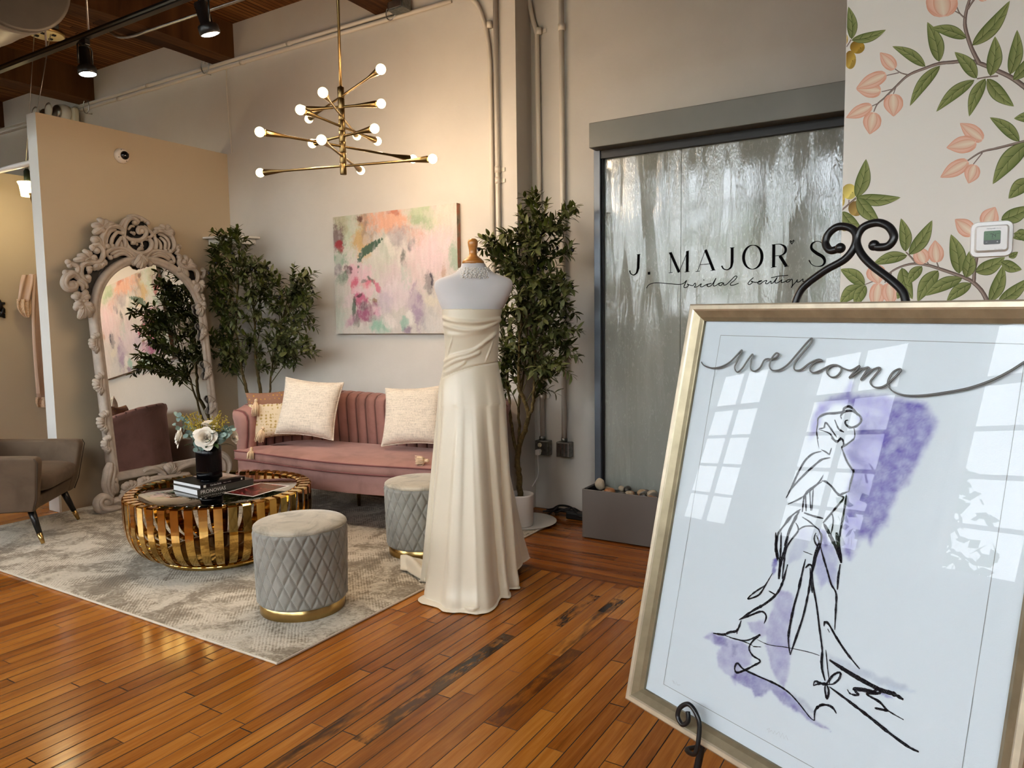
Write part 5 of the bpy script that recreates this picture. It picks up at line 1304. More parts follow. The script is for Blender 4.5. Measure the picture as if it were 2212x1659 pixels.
    for p, a in fr[:95]:
        p.y = min(p.y, (YR if p.x > XI + .02 else YW) - .02); p.x = max(p.x, XP + .02)
        if OLV:
            o = OLV[0].copy(); COL.objects.link(o); o.parent = t
        else:
            o = MB().ball((0, 0, 0), (.0095, .0095, .0135), 9, 7).build('olive', M_fruit, t, local=True); OLV.append(o)
        o.location = p - ORG[t.name]; o.rotation_euler = (0, a, 0)
    x, y, r, h = pot
    MB().lathe([(r * .90, .0), (r * .93, .004), (r, h - .01), (r, h), (r - .004, h + .002), (r - .012, h), (r - .014, h - .05), (0, h - .055)], 40, (x, y, ZR + .006)).build('pot', M_pot, t)
    MB().lathe([(r - .014, h - .038), (r * .6, h - .028), (r * .25, h - .02), (0, h - .018)], 24, (x, y, ZR + .006)).build('moss', M_moss, t)
    return t
TY1 = 4.20
pb = aty(1119, 1092, TY1)
T1tips = [(1158, 416), (1150, 440), (1180, 438), (1232, 447), (1215, 470), (1190, 480), (1128, 470), (1120, 505), (1040, 516), (1058, 530), (1083, 508), (1100, 522), (1105, 545), (1190, 545), (1232, 550), (1165, 530), (1140, 560), (1082, 565), (1098, 590), (1060, 548), (1215, 595), (1205, 615), (1233, 622), (1190, 585), (1232, 662), (1205, 650), (1252, 715), (1225, 700), (1235, 745), (1205, 730), (1212, 790), (1190, 775), (1200, 812), (1168, 840), (1180, 800), (1130, 600), (1150, 600), (1165, 625), (1120, 635), (1095, 640), (1135, 660), (1160, 665), (1110, 675), (1180, 680), (1090, 705), (1105, 730), (1088, 760), (1100, 790), (1085, 820), (1115, 760), (1110, 820), (1095, 840), (1150, 690), (1190, 640), (1125, 700), (1170, 720), (1155, 745), (1120, 790), (1140, 770), (1185, 745), (1160, 790), (1130, 580), (1170, 570), (1110, 610), (1145, 520), (1170, 500), (1200, 520), (1085, 680), (1080, 735), (1150, 630), (1185, 610), (1100, 560), (1140, 490), (1075, 780), (1130, 740), (1175, 700), (1195, 690), (1115, 650)]
B1 = (pb.x, TY1, .17)
T1tr = [([(B1[0], B1[1], None, .15) if False else (1126, 1095, 0, None), (1121, 1030, 0, None), (1118, 985, 0, None), (1133, 930, -.01, None), (1141, 898, -.02, None), (1130, 860, -.03, None), (1120, 830, -.04, None), (1122, 740, -.06, None), (1128, 640, -.05, None)], .021, .008),
        ([(1141, 898, -.02, None), (1150, 880, -.02, None), (1153, 830, -.01, None), (1156, 780, .0, None), (1155, 680, .02, None), (1150, 560, .03, None)], .013, .005),
        ([(1118, 985, 0, None), (1107, 930, .03, None), (1100, 870, .04, None), (1095, 800, .05, None), (1100, 700, .06, None)], .012, .006),
        ([(1118, 985, 0, None), (1122, 930, .06, None), (1121, 870, .08, None), (1135, 780, .08, None), (1140, 660, .08, None)], .011, .006)]
olive_tree('faux olive tree in a white pot behind the gown by the conduits', (pb.x, TY1), T1tr, T1tips, TY1, 11, dens=1.0, pot=(aty(1119, 1120, TY1).x + .018, TY1, .094, .215))
TY2 = 4.21
T2tips = [(512, 494), (508, 515), (495, 525), (470, 503), (480, 520), (460, 535), (452, 542), (475, 560), (500, 545), (525, 555), (540, 560), (557, 562), (575, 578), (560, 590), (590, 600), (600, 612), (635, 598), (640, 612), (662, 596), (668, 612), (680, 637), (665, 650), (648, 640), (620, 630), (665, 680), (668, 700), (650, 690), (662, 735), (680, 758), (655, 745), (640, 770), (620, 760), (445, 600), (455, 615), (448, 650), (460, 640), (470, 600), (485, 605), (460, 700), (455, 720), (445, 740), (470, 735), (480, 760), (450, 765), (480, 795), (500, 780), (515, 790), (495, 640), (520, 610), (540, 625), (510, 660), (530, 650), (550, 640), (575, 640), (600, 650), (590, 670), (560, 670), (535, 690), (500, 690), (480, 680), (570, 700), (600, 700), (625, 690), (640, 715), (610, 730), (580, 730), (590, 755), (565, 760), (540, 740), (515, 725), (495, 720), (600, 780), (575, 790), (625, 730), (470, 660), (515, 570), (530, 590), (505, 600), (550, 600), (610, 660), (490, 745), (525, 765), (585, 620), (465, 680)]
T2tr = [([(560, 1000, .06, None), (545, 900, .03, None), (530, 830, 0, None), (521, 790, 0, None), (510, 700, -.02, None), (515, 600, -.04, None)], .018, .006),
        ([(564, 1000, .06, None), (560, 900, .03, None), (562, 840, 0, None), (554, 790, .0, None), (551, 720, .02, None), (545, 620, .04, None)], .020, .006),
        ([(568, 1000, .06, None), (577, 900, .03, None), (584, 830, .03, None), (590, 780, .03, None), (610, 690, .05, None)], .012, .005)]
p2 = aty(563, 1010, TY2 + .06)
olive_tree('faux olive tree in the corner behind the left end of the sofa', (p2.x, TY2), T2tr, T2tips, TY2, 23, dY=.14, dens=1.0, pot=(p2.x, TY2 + .06, .095, .30))
# saucer mat under the right tree
sx0 = aty(1135, 1140, 4.31).x
tag(MB().lathe([(.19, 0), (.215, .001), (.225, .006), (.22, .007), (.18, .004), (0, .004)], 40, (sx0 + .0, 4.30, ZR + .001)).build('plant_saucer', mat('pale_saucer', (.60, .58, .55), .3)), 'wide pale plastic saucer under the white plant pot', 'saucer')
# ================================================================== taupe armchair
M_taupe = velvet('taupe_velvet', srgb(118, 104, 90)[:3], sheen=.45)
M_taupedk = velvet('taupe_piping', srgb(88, 78, 69)[:3])
CA = math.atan2(.68, .73)
chair = thing('velvet_armchair', 'taupe velvet armchair on black tapered legs with brass tips by the partition', 'armchair', (-5.375, 2.385, ZR + .006), CA)
def slab(mb, prof, ya, yb, flare_a, flare_b, n=10, z0=.215, z1=.60):
    """side panel: x-z outline extruded between two flared planes, softly rounded by the bevel"""
    def yy(y, f, z): return y + f * (z - z0) / (z1 - z0)
    vs = [(x, yy(ya, flare_a, z), z) for x, z in prof] + [(x, yy(yb, flare_b, z), z) for x, z in prof]
    k = len(prof); mb.add(vs, [tuple(range(k)), tuple(range(2 * k - 1, k - 1, -1))] + [(i, k + i, k + (i + 1) % k, (i + 1) % k) for i in range(k)])
ap = [(-.36, .215), (.235, .215), (.262, .30), (.300, .545), (.285, .572), (.20, .578), (-.40, .60), (-.43, .58)]
for s_ in (-1, 1):
    mb = MB(); slab(mb, ap, s_ * .335, s_ * .265, s_ * .075, s_ * .05)
    a_ = mb.build('armrest', M_taupe, chair, local=True, bevel=.022, seg=4)
    w = [V((x + .004, s_ * .335 + s_ * .075 * (z - .215) / .385, z)) for x, z in ((.235, .222), (.262, .30), (.298, .54), (.282, .568))]
    MB().tube(w, .0035, 8).build('welt', M_taupedk, a_, local=True)
mb = MB(); vs = []
for x0_, x1_, hy, z in ((-.40, -.30, .33, .215), (-.42, -.31, .36, .45), (-.475, -.40, .40, .755)): vs += [(x0_, -hy, z), (x1_, -hy, z), (x1_, hy, z), (x0_, hy, z)]
mb.add(vs, [(3, 2, 1, 0), (8, 9, 10, 11)] + [(l * 4 + k, l * 4 + (k + 1) % 4, l * 4 + 4 + (k + 1) % 4, l * 4 + 4 + k) for l in (0, 1) for k in range(4)]); mb.build('backrest', M_taupe, chair, local=True, bevel=.03, seg=4)
mb = MB(); vs = [(-.33, -.27, .215), (.222, -.27, .215), (.222, .27, .215), (-.33, .27, .215), (-.33, -.275, .31), (.250, -.275, .31), (.250, .275, .31), (-.33, .275, .31)]
mb.add(vs, [(3, 2, 1, 0), (4, 5, 6, 7)] + [(k, (k + 1) % 4, 4 + (k + 1) % 4, 4 + k) for k in range(4)], False); mb.build('seat_frame', M_taupe, chair, local=True, bevel=.012, seg=3)
def cush(u, v):
    a, b = u * 2 * PI, v * PI
    f = lambda t, e: math.copysign(abs(t) ** e, t)
    x = .315 * f(math.sin(b), .35) * f(math.cos(a), .32); y = .272 * f(math.sin(b), .35) * f(math.sin(a), .32); z = -.066 * f(math.cos(b), .6)
    z += .012 * (1 - (x / .32) ** 2) * (1 if z > 0 else 0)
    return V((x - .005, y, .382 + z))
MB().grid(cush, 64, 24, cu=True).build('seat_cushion', M_taupe, chair, local=True)
for (lx, ly, tx, ty) in ((.19, -.26, .265, -.30), (.19, .26, .265, .30), (-.30, -.24, -.37, -.28), (-.30, .24, -.37, .28)):
    a, b = V((lx, ly, .225)), V((tx, ty, 0)); m_ = lerp(a, b, .70)
    l_ = MB().tube([a, m_], [.024, .0165], 16).build('leg', M_black, chair, local=True)
    MB().tube([m_, b], [.0168, .011], 16).build('brass_tip', M_brass, l_, local=True)
Rz = MX.Rotation(CA, 3, 'Z'); cw = V((-5.375, 2.385, 0)) + Rz @ V((-.255, -.06, .585))
pillow_obj('boucle_cushion', 'cream cushion on the taupe armchair, only its corner in view', cw, .34, .28, .11, MX.Rotation(CA + PI / 2, 4, 'Z') @ MX.Rotation(math.radians(65), 4, 'X'), M_linen, piping=False)
# ================================================================== water wall with basin
M_slate = mat('brushed_grey_metal', srgb(116, 116, 110), .42, .15, var=.10, vscale=2.2)
M_post = mat('blue_steel_post', srgb(98, 106, 116), .36, .3, var=.18, vscale=2.5)
M_basin = mat('basin_grey', srgb(112, 107, 103), .5, .1, var=.06, vscale=2)
WXR = -.30; BY0, BY1, BZ = 4.186, 4.625, .321
bx0 = -2.033
ww = thing('water_wall', 'glass water wall in a grey metal frame with lettering, standing in a basin', 'water feature', ((bx0 + WXR) / 2, 4.4, 0))
mb = MB(); T_ = .012
mb.box(bx0, WXR, BY0, BY0 + T_, .006, BZ); mb.box(bx0, WXR, BY1 - T_, BY1, .006, BZ); mb.box(bx0, bx0 + T_, BY0 + T_, BY1 - T_, .006, BZ); mb.box(WXR - T_, WXR, BY0 + T_, BY1 - T_, .006, BZ); mb.box(bx0 + T_, WXR - T_, BY0 + T_, BY1 - T_, .006, .02)
mb.build('basin', M_basin, ww, bevel=.0025)
mb = MB(); mb.box(bx0 + .02, WXR - .02, BY0 + .02, BY1 - .02, .0, .0065); mb.build('plinth', M_black, ww)
mb = MB(); mb.box(bx0 + T_ + .001, WXR - T_ - .001, BY0 + T_ + .001, BY1 - T_ - .001, .2, .2765); mb.box(bx0 + T_, bx0 + T_ + .02, BY0 + T_, BY1 - T_, .245, .325); mb.build('basin_liner', M_black_pl, ww)
px0, px1, px2 = aty(1283.5, 700, 4.40).x, aty(1297, 700, 4.40).x, aty(1306, 700, 4.44).x
MB().box(px0, px1, 4.40, 4.50, .245, 2.50).build('post', M_post, ww, bevel=.003)
MB().box(WXR - .05, WXR - .005, 4.40, 4.50, .245, 2.50).build('post', M_post, ww, bevel=.003)
MB().box(px1, px2, 4.425, 4.47, .25, 2.49).build('gasket', M_black_pl, ww)
MB().box(px1, WXR - .05, 4.41, 4.47, 2.44, 2.495).build('water_outlet', M_black_pl, ww)
h0, h1 = aty(1272, 266, 4.30), aty(1272, 320, 4.30)
MB().box(h0.x, WXR, 4.30, 4.60, h1.z, h0.z).build('header', M_slate, ww, bevel=.004)
# glass with a sheet of running water
g = NT('water_sheet'); p = g.pos()
pv = g.pos((1, 1, .10)); pv2 = g.pos((1, 1, .42))
n1 = g.noise(pv, 11, 5, .6, .6); n2 = g.noise(pv2, 60, 5, .65, 1.2); n3 = g.noise(g.pos((1, 1, .25)), 2.6, 3); vo = g.n('ShaderNodeTexVoronoi', {'Vector': g.pos((1, 1, .5)), 'Scale': 95.0})
sp = g.n('ShaderNodeSeparateXYZ', {0: p})
up_ = g.n('ShaderNodeMapRange', {0: (sp, 2), 1: .5, 2: 1.9, 3: .25, 4: 1.0})
strm = g.n('ShaderNodeMapRange', {0: n1, 1: .48, 2: .62, 3: 0.0, 4: 1.0})
dro = g.n('ShaderNodeMapRange', {0: n2, 1: .56, 2: .68, 3: 0.0, 4: 1.0})
hgt = g.math('ADD', g.math('MULTIPLY', n2, .55), g.math('MULTIPLY', n1, .5))
hgt = g.math('ADD', hgt, g.math('MULTIPLY', (vo, 0), .25))
bmp = g.bump(g.math('MULTIPLY', hgt, g.math('MULTIPLY', g.math('MULTIPLY_ADD', strm, .9, .12), up_)), .34, .008)
gl = g.n('ShaderNodeBsdfGlossy', {'Color': (.92, .96, 1, 1), 'Roughness': .035, 'Normal': bmp})
tr = g.n('ShaderNodeBsdfTransparent', {'Color': (.88, .91, .90, 1)})
df = g.n('ShaderNodeBsdfDiffuse', {'Color': g.ramp(n3, [(.3, srgb(160, 163, 157)), (.7, srgb(186, 190, 186))]), 'Normal': bmp})
m1 = g.n('ShaderNodeMixShader', {0: g.math('MINIMUM', g.math('ADD', g.math('MULTIPLY_ADD', strm, .12, .62), g.math('MULTIPLY', g.math('MULTIPLY', dro, up_), .35)), .8), 1: tr, 2: df})
fr_ = g.n('ShaderNodeFresnel', {'IOR': 1.55, 'Normal': bmp})
m2 = g.n('ShaderNodeMixShader', {0: g.math('MINIMUM', g.math('MULTIPLY_ADD', fr_, 1.15, g.math('MULTIPLY', strm, .05)), .75), 1: m1, 2: gl}); g.t.links.new(m2.outputs[0], g.out.inputs[0])
GY = 4.445; sx_m = aty(1470, 640, GY).x
p1_ = MB().box(px2 - .004, sx_m - .0015, GY, GY + .010, .262, 2.45).build('glass_pane', g.m, ww)
p2_ = MB().box(sx_m + .0015, WXR - .05, GY, GY + .010, .262, 2.45).build('glass_pane', g.m, ww)
g2 = NT('grey_backing'); n_ = g2.noise(g2.pos((1, 1, .35)), 2.2, 4)
g2.bsdf(Base_Color=(g2.ramp(n_, [(.3, srgb(150, 154, 150)), (.7, srgb(182, 186, 184))]), 0), Roughness=.6)
MB().box(sx_m, WXR - .05, GY + .02, GY + .028, .262, 2.45).build('backing_panel', g2.m, ww)
MB().box(px2, WXR - .05, GY - .004, GY + .02, .246, .262).build('bottom_channel', M_steel, ww)
# lettering on the glass
def ZW(u, v): p = aty(1240 + u / 3.318, 160 + v / 3.318, GY - .0012); return p
NW = (0, -1, 0)
def strokes(parent, name, L, m, k=.00100):
    mb = MB()
    for pts, ws in L:
        if len(pts) > 2: 
            P = spline([(a, b, w) for (a, b), w in zip(pts, ws if isinstance(ws, (list, tuple)) else [ws] * len(pts))], 7)
        else: P = [(a, b, w) for (a, b), w in zip(pts, ws if isinstance(ws, (list, tuple)) else [ws] * len(pts))]
        mb.ribbon([ZW(a, b) for a, b, _ in P], [max(2.2, w) * k for _, _, w in P], NW)
    return mb.build(name, m, parent)
M_vinyl = mat('black_vinyl', (.006, .006, .007), .9, spec=.05)
S_, H2 = 17, 3.2
def ell(cx, cy, rx, ry, n=40):
    pts = [(cx + rx * math.sin(2 * PI * i / n) + 3 * math.cos(2 * PI * i / n), cy - ry * math.cos(2 * PI * i / n)) for i in range(n + 1)]
    return pts, [H2 + (S_ - H2) * abs(math.sin(2 * PI * i / n)) ** 1.3 for i in range(n + 1)]
GL = {
 'J': [([(463, 1293), (459, 1395)], S_), ([(459, 1390), (448, 1425), (425, 1440), (405, 1428), (399, 1408)], [S_, 11, 6, 7, 9]), ([(450, 1294), (476, 1291)], H2)],
 'full_stop': [([(528, 1428), (546, 1427)], 17)],
 'M': [([(692, 1280), (692, 1422)], H2), ([(678, 1425), (706, 1422)], H2), ([(690, 1279), (753, 1421)], S_), ([(753, 1420), (814, 1270)], H2), ([(813, 1269), (810, 1416)], S_), ([(792, 1419), (828, 1415)], H2), ([(680, 1281), (697, 1279)], H2), ([(806, 1270), (826, 1267)], H2)],
 'A': [([(942, 1258), (885, 1413)], H2), ([(942, 1260), (1000, 1406)], S_), ([(905, 1366), (980, 1359)], H2), ([(871, 1416), (902, 1412)], H2), ([(978, 1409), (1014, 1404)], H2)],
 'J2': [([(1133, 1244), (1133, 1350)], S_), ([(1133, 1345), (1125, 1383), (1100, 1402), (1072, 1396), (1058, 1374)], [S_, 12, 6, 7, 9]), ([(1117, 1246), (1150, 1242)], H2)],
 'O': [ell(1281, 1312, 66, 86)],
 'R': [([(1432, 1222), (1430, 1382)], S_), ([(1412, 1386), (1450, 1381)], H2), ([(1418, 1224), (1440, 1221)], H2), ([(1436, 1222), (1478, 1220), (1512, 1240), (1514, 1275), (1486, 1298), (1437, 1304)], [H2, 5, 13, 13, 5, H2]), ([(1475, 1302), (1522, 1378)], S_), ([(1505, 1381), (1538, 1376)], H2)],
 'heart': [([(1560, 1217), (1549, 1201), (1553, 1194), (1560, 1203), (1572, 1191), (1576, 1197), (1559, 1219)], 4)],
 'S': [([(1786, 1237), (1770, 1206), (1738, 1199), (1706, 1217), (1703, 1252), (1738, 1283), (1782, 1310), (1797, 1342), (1782, 1370), (1745, 1379), (1706, 1366), (1684, 1334)], [6, 4, 4, 10, 14, S_, S_, 13, 9, 4, 4, 7])]}
for nm, L in GL.items(): strokes(ww, 'vinyl_letter', L, M_vinyl)
B1_ = [(520, 1535), (532, 1514), (560, 1500), (600, 1496), (680, 1502), (750, 1508), (784, 1500), (806, 1480), (795, 1505), (787, 1526), (800, 1531), (820, 1516), (812, 1505), (830, 1512), (852, 1516), (866, 1498), (871, 1512), (862, 1528), (885, 1522), (912, 1503), (905, 1522), (922, 1523), (950, 1508), (986, 1500), (962, 1505), (954, 1518), (970, 1523), (992, 1505), (1017, 1463), (1000, 1503), (1001, 1519), (1018, 1515), (1038, 1500), (1066, 1494), (1045, 1498), (1038, 1512), (1052, 1516), (1071, 1497), (1073, 1511), (1092, 1508), (1122, 1480), (1152, 1450), (1168, 1453), (1150, 1478), (1121, 1502), (1126, 1514), (1150, 1510), (1180, 1499)]
B2_ = [(1286, 1459), (1262, 1480), (1247, 1500), (1256, 1509), (1277, 1495), (1270, 1484), (1292, 1492), (1322, 1491), (1346, 1481), (1325, 1485), (1317, 1500), (1335, 1504), (1356, 1488), (1381, 1479), (1372, 1499), (1386, 1502), (1411, 1484), (1412, 1500), (1430, 1492), (1457, 1456), (1440, 1490), (1451, 1498), (1475, 1486), (1490, 1474), (1485, 1492), (1502, 1492), (1530, 1477), (1551, 1471), (1528, 1477), (1521, 1490), (1540, 1488), (1562, 1470), (1565, 1510), (1557, 1531), (1571, 1510), (1590, 1490), (1601, 1474), (1599, 1490), (1616, 1488), (1641, 1469), (1640, 1486), (1660, 1482), (1682, 1471), (1702, 1467), (1686, 1467), (1675, 1480), (1690, 1488), (1712, 1474)]
for P in (B1_, B2_): strokes(ww, 'vinyl_script', [(P, 4.6)], M_vinyl)
strokes(ww, 'vinyl_script', [([(1412, 1460), (1470, 1448), (1535, 1442)], 4.4)], M_vinyl)
strokes(ww, 'vinyl_script', [([(928, 1478), (933, 1474)], 6), ([(1500, 1456), (1505, 1453)], 6)], M_vinyl)
# river pebbles heaped in the basin
PM = [mat('pebble_tan', srgb(158, 136, 108), .45, var=.2, vscale=30, coat=.2), mat('pebble_grey', srgb(104, 100, 94), .4, var=.3, vscale=40, coat=.3), mat('pebble_dark', srgb(60, 58, 54), .3, var=.4, vscale=30, coat=.4), mat('pebble_rust', srgb(150, 106, 70), .4, var=.25, vscale=30, coat=.3), mat('pebble_pale', srgb(166, 154, 136), .5, var=.12, vscale=30)]
rr = random.Random(17)
for k in range(64):
    if k == 0: x, y, a, b_, c_, m_ = aty(1296, 1046, 4.30).x, 4.30, .034, .03, .040, PM[4]
    else:
        x = rr.uniform(bx0 + .05, -.95); y = rr.choice([rr.uniform(4.235, 4.33), rr.uniform(4.23, 4.40)]); a = rr.uniform(.022, .040); b_ = a * rr.uniform(.6, .95); c_ = a * rr.uniform(.5, .8); m_ = PM[min(4, int(rr.random() * 5))]
    mb = MB(); Mr = MX.Rotation(rr.uniform(0, 6), 4, 'Z') @ MX.Rotation(rr.uniform(-.3, .3), 4, 'X'); sd = rr.random() * 50
    c = V((x, y, .277 + c_ * .9 + (.012 if k % 3 == 0 else .0) + (0 if k else .012)))
    b0 = len(mb.v); mb.ball((0, 0, 0), (a, b_, c_), 18, 12, Mr)
    mb.v = [c + p * (1 + .16 * NZ.noise(p * 28 + V((sd, 0, 0)))) for p in mb.v]
    o = mb.build('river_pebble', m_)
    tag(o, 'smooth river pebble among others heaped in the water wall basin', 'pebble', 'river pebbles in the basin')
# ================================================================== framed welcome print on an iron easel
def zb(px, py, z): return atz(px, py, z)
FB = atz(1363.5, 1507, .5)
vdir = ray(1, 679); dF = (V(ray(2.0, 679)) * -1).normalized()      # bottom/top edge direction, left to right
nF0 = V((-dF.y, dF.x, 0)).normalized()
best = None
for i in range(2000):
    a = math.radians(5 + i * .01); e0 = (V((0, 0, 1)) * math.cos(a) + nF0 * math.sin(a)); e0 -= dF * e0.dot(dF); e0.normalize()
    nn = dF.cross(e0); q = atpl(1503, 661, FB, nn); r_ = abs((q - FB).dot(dF))
    if best is None or r_ < best[0]: best = (r_, a, e0, nn, (q - FB).dot(e0))
_, AL, eF, nF, LF = best
if nF.dot(CAM - FB) < 0: nF = -nF
WF = (atpl(2161, 1659, FB, nF) - FB).dot(dF) + .034
pic = thing('framed_welcome_print', 'champagne framed watercolour bride print with welcome lettering on an easel', 'picture', tuple(FB))
FX = frame_m(FB, dF, eF); 
sgn_n = 1 if (dF.cross(eF)).dot(nF) > 0 else -1
def fp(x, y, z=0): return FB + dF * x + eF * y + nF * z
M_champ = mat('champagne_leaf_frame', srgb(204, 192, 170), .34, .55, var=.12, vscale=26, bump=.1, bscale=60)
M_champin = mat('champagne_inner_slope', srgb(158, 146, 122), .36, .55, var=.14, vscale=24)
FW = .037
outp = [(0, -.012), (0, .020), (.004, .024), (.013, .024), (.016, .021)]; inp = [(.016, .021), (.030, .012), (FW - .002, .006), (FW, .004), (FW, -.006), (0.005, -.012)]
def frame_loop(prof, name, m, par):
    mb = MB(); vs = []
    for o, z in prof: vs += [fp(o, o, z), fp(WF - o, o, z), fp(WF - o, LF - o, z), fp(o, LF - o, z)]
    mb.add(vs, [(i * 4 + k, i * 4 + (k + 1) % 4, i * 4 + 4 + (k + 1) % 4, i * 4 + 4 + k) for i in range(len(prof) - 1) for k in range(4)], False)
    return mb.build(name, m, par)
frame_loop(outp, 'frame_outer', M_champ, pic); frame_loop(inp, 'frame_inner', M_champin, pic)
mb = MB(); mb.add([fp(.004, .004, -.010), fp(WF - .004, .004, -.010), fp(WF - .004, LF - .004, -.010), fp(.004, LF - .004, -.010)], [(0, 1, 2, 3)], False); mb.build('backing', mat('kraft_back', (.30, .24, .17), .8), pic)
PZ = -.0035                                # paper plane
def ZC_(u, v, z=PZ): return atpl(1360 + u / 2.596, 640 + v / 2.596, fp(0, 0, z), nF)
def ZD_(u, v, z=PZ): return ZC_(u, v + 510 * 2.596, z)
def pl2(p): q = p - FB; return (q.dot(dF), q.dot(eF))
D2C = lambda P: [(u, v + 510 * 2.596) for u, v in P]
# watercolour washes: polygons with soft, granulated edges
WASH = [
 ([(1245, 470), (1250, 560), (1350, 552), (1450, 560), (1560, 580), (1650, 600), (1700, 655), (1722, 720), (1690, 790), (1640, 880), (1600, 960), (1560, 1040), (1500, 1110), (1452, 1200), (1440, 1280), (1380, 1330), (1350, 1390), (1330, 1340), (1285, 1370), (1240, 1475), (1190, 1450), (1200, 1290), (1220, 1120), (1250, 980), (1200, 860), (1262, 800), (1295, 720), (1280, 650), (1225, 610), (1150, 600), (1085, 660), (1050, 760), (1012, 800), (1022, 700), (1062, 610), (1130, 565), (1200, 552)], (104, 88, 176), .92, 22),
 ([(1290, 690), (1400, 700), (1380, 800), (1300, 830), (1330, 960), (1300, 1020), (1260, 960), (1205, 870), (1260, 800)], (82, 66, 150), .55, 40),
 ([(1230, 1040), (1290, 1030), (1340, 1100), (1260, 1140), (1220, 1130)], (70, 56, 140), .75, 26),
 (D2C([(840, 320), (910, 345), (922, 450), (890, 560), (902, 700), (882, 830), (862, 872), (830, 830), (790, 740), (765, 640), (768, 520), (800, 430)]), (150, 140, 190), .75, 9),
 (D2C([(658, 510), (700, 500), (762, 490), (772, 570), (740, 592), (690, 560)]), (158, 148, 194), .7, 8),
 (D2C([(415, 585), (470, 560), (560, 600), (640, 610), (690, 690), (680, 740), (620, 770), (590, 860), (560, 800), (500, 760), (488, 680), (512, 640)]), (152, 142, 192), .72, 9),
 (D2C([(460, 560), (540, 600), (550, 635), (480, 620)]), (124, 110, 176), .7, 8), (D2C([(575, 630), (605, 630), (600, 690), (575, 690)]), (118, 102, 172), .6, 8),
 (D2C([(565, 800), (640, 770), (760, 820), (880, 890), (950, 960), (1030, 1050), (1130, 1112), (1060, 1090), (960, 1020), (860, 960), (790, 880), (740, 925), (700, 915), (680, 880), (600, 840)]), (112, 98, 170), .82, 8),
 (D2C([(890, 890), (980, 940), (1040, 1010), (1050, 1030), (960, 970)]), (150, 152, 176), .6, 8),
 ([(960, 1300), (1050, 1310), (1000, 1400), (960, 1470), (885, 1505), (900, 1420)], (170, 172, 204), .55, 12),
 ([(1060, 1300), (1130, 1380), (1165, 1450), (1165, 1560), (1150, 1640), (1105, 1590), (1065, 1650), (1040, 1500)], (146, 142, 196), .68, 10),
 ([(1068, 1310), (1100, 1310), (1118, 1380), (1095, 1412)], (84, 72, 150), .8, 6),
 ([(805, 1475), (830, 1468), (822, 1545), (795, 1562)], (92, 78, 164), .9, 5),
 (D2C([(1115, 685), (1250, 735), (1400, 805), (1560, 860), (1540, 885), (1400, 850), (1250, 790), (1130, 722)]), (164, 170, 190), .6, 10),
 (D2C([(1390, 880), (1460, 910), (1480, 936), (1410, 905)]), (110, 98, 178), .85, 6), (D2C([(1440, 860), (1580, 880), (1600, 892), (1450, 890)]), (178, 190, 212), .5, 8)]
def seg_d(p, a, b):
    vx, vy = b[0] - a[0], b[1] - a[1]; l = vx * vx + vy * vy; t = 0 if l == 0 else max(0, min(1, ((p[0] - a[0]) * vx + (p[1] - a[1]) * vy) / l))
    return math.hypot(p[0] - a[0] - t * vx, p[1] - a[1] - t * vy)
def inside(p, P):
    r = False; j = len(P) - 1
    for i in range(len(P)):
        if (P[i][1] > p[1]) != (P[j][1] > p[1]) and p[0] < (P[j][0] - P[i][0]) * (p[1] - P[i][1]) / (P[j][1] - P[i][1]) + P[i][0]: r = not r
        j = i
    return r
SC_ = (pl2(ZC_(1100, 700))[0] - pl2(ZC_(1000, 700))[0]) / 100       # metres per drawing unit
WP = []
for P, c, al, sf in WASH:
    Q = [pl2(ZC_(*p)) for p in P]; xs = [q[0] for q in Q]; ys = [q[1] for q in Q]; s_ = sf * SC_
    WP.append((Q, srgb(*c), al, s_, min(xs) - s_ * 2, max(xs) + s_ * 2, min(ys) - s_ * 2, max(ys) + s_ * 2))
PAPER = srgb(219, 225, 230)
def wcol(u, v, p):
    x, y = pl2(p); c = list(PAPER[:3])
    nx = NZ.noise(V((x * 60, y * 60, 1))) * .004 + NZ.noise(V((x * 200, y * 200, 4))) * .002
    ny = NZ.noise(V((x * 60, y * 60, 9))) * .004 + NZ.noise(V((x * 200, y * 200, 7))) * .002
    for Q, cc, al, sf, x0, x1, y0, y1 in WP:
        if x0 < x < x1 and y0 < y < y1:
            q = (x + nx, y + ny); d = min(seg_d(q, Q[i - 1], Q[i]) for i in range(len(Q)))
            k = smooth01(.5 + (d if inside(q, Q) else -d) / sf * .5)
            if k > 0:
                gran = .72 + .32 * NZ.fractal(V((x * 45, y * 45, 2)), .9, 2.1, 5) + .13 * NZ.noise(V((x * 320, y * 320, 3)))
                k *= al * max(.15, min(1.25, gran)) ; k = min(1, k)
                for i in range(3): c[i] = lerp(c[i], c[i] * lerp(1, cc[i] / PAPER[i], 1.0), k)
    return c
x0, x1, y0, y1 = FW - .002, WF - FW + .002, FW - .002, LF - FW + .002
mb = MB(); mb.grid(lambda u, v: fp(lerp(x0, x1, u), lerp(y0, y1, v), PZ), 250, 310, smooth=False, col=wcol)
paper = mb.build('watercolour_sheet', vcmat('watercolour_paper', .85, bump=.10, bscale=350), pic)
# mat-board window line
m0, m1, m2_, m3 = pl2(ZC_(513, 218)), pl2(ZC_(2212, 270)), pl2(ZD_(190, 850)), None
inx = (m0[0] + m2_[0]) / 2; ytop = (m0[1] + m1[1]) / 2; ybot = m2_[1]; xr = WF - inx
M_line = mat('mat_bevel_line', srgb(150, 152, 150), .8)
mb = MB(); z = PZ + .0006
for a, b_ in (((inx, ytop), (xr, ytop)), ((inx, ybot), (xr, ybot)), ((inx, ybot), (inx, ytop)), ((xr, ybot), (xr, ytop))): mb.ribbon([fp(*a, z), fp(*b_, z)], .0011, nF)
mb.build('mount_line', M_line, pic)
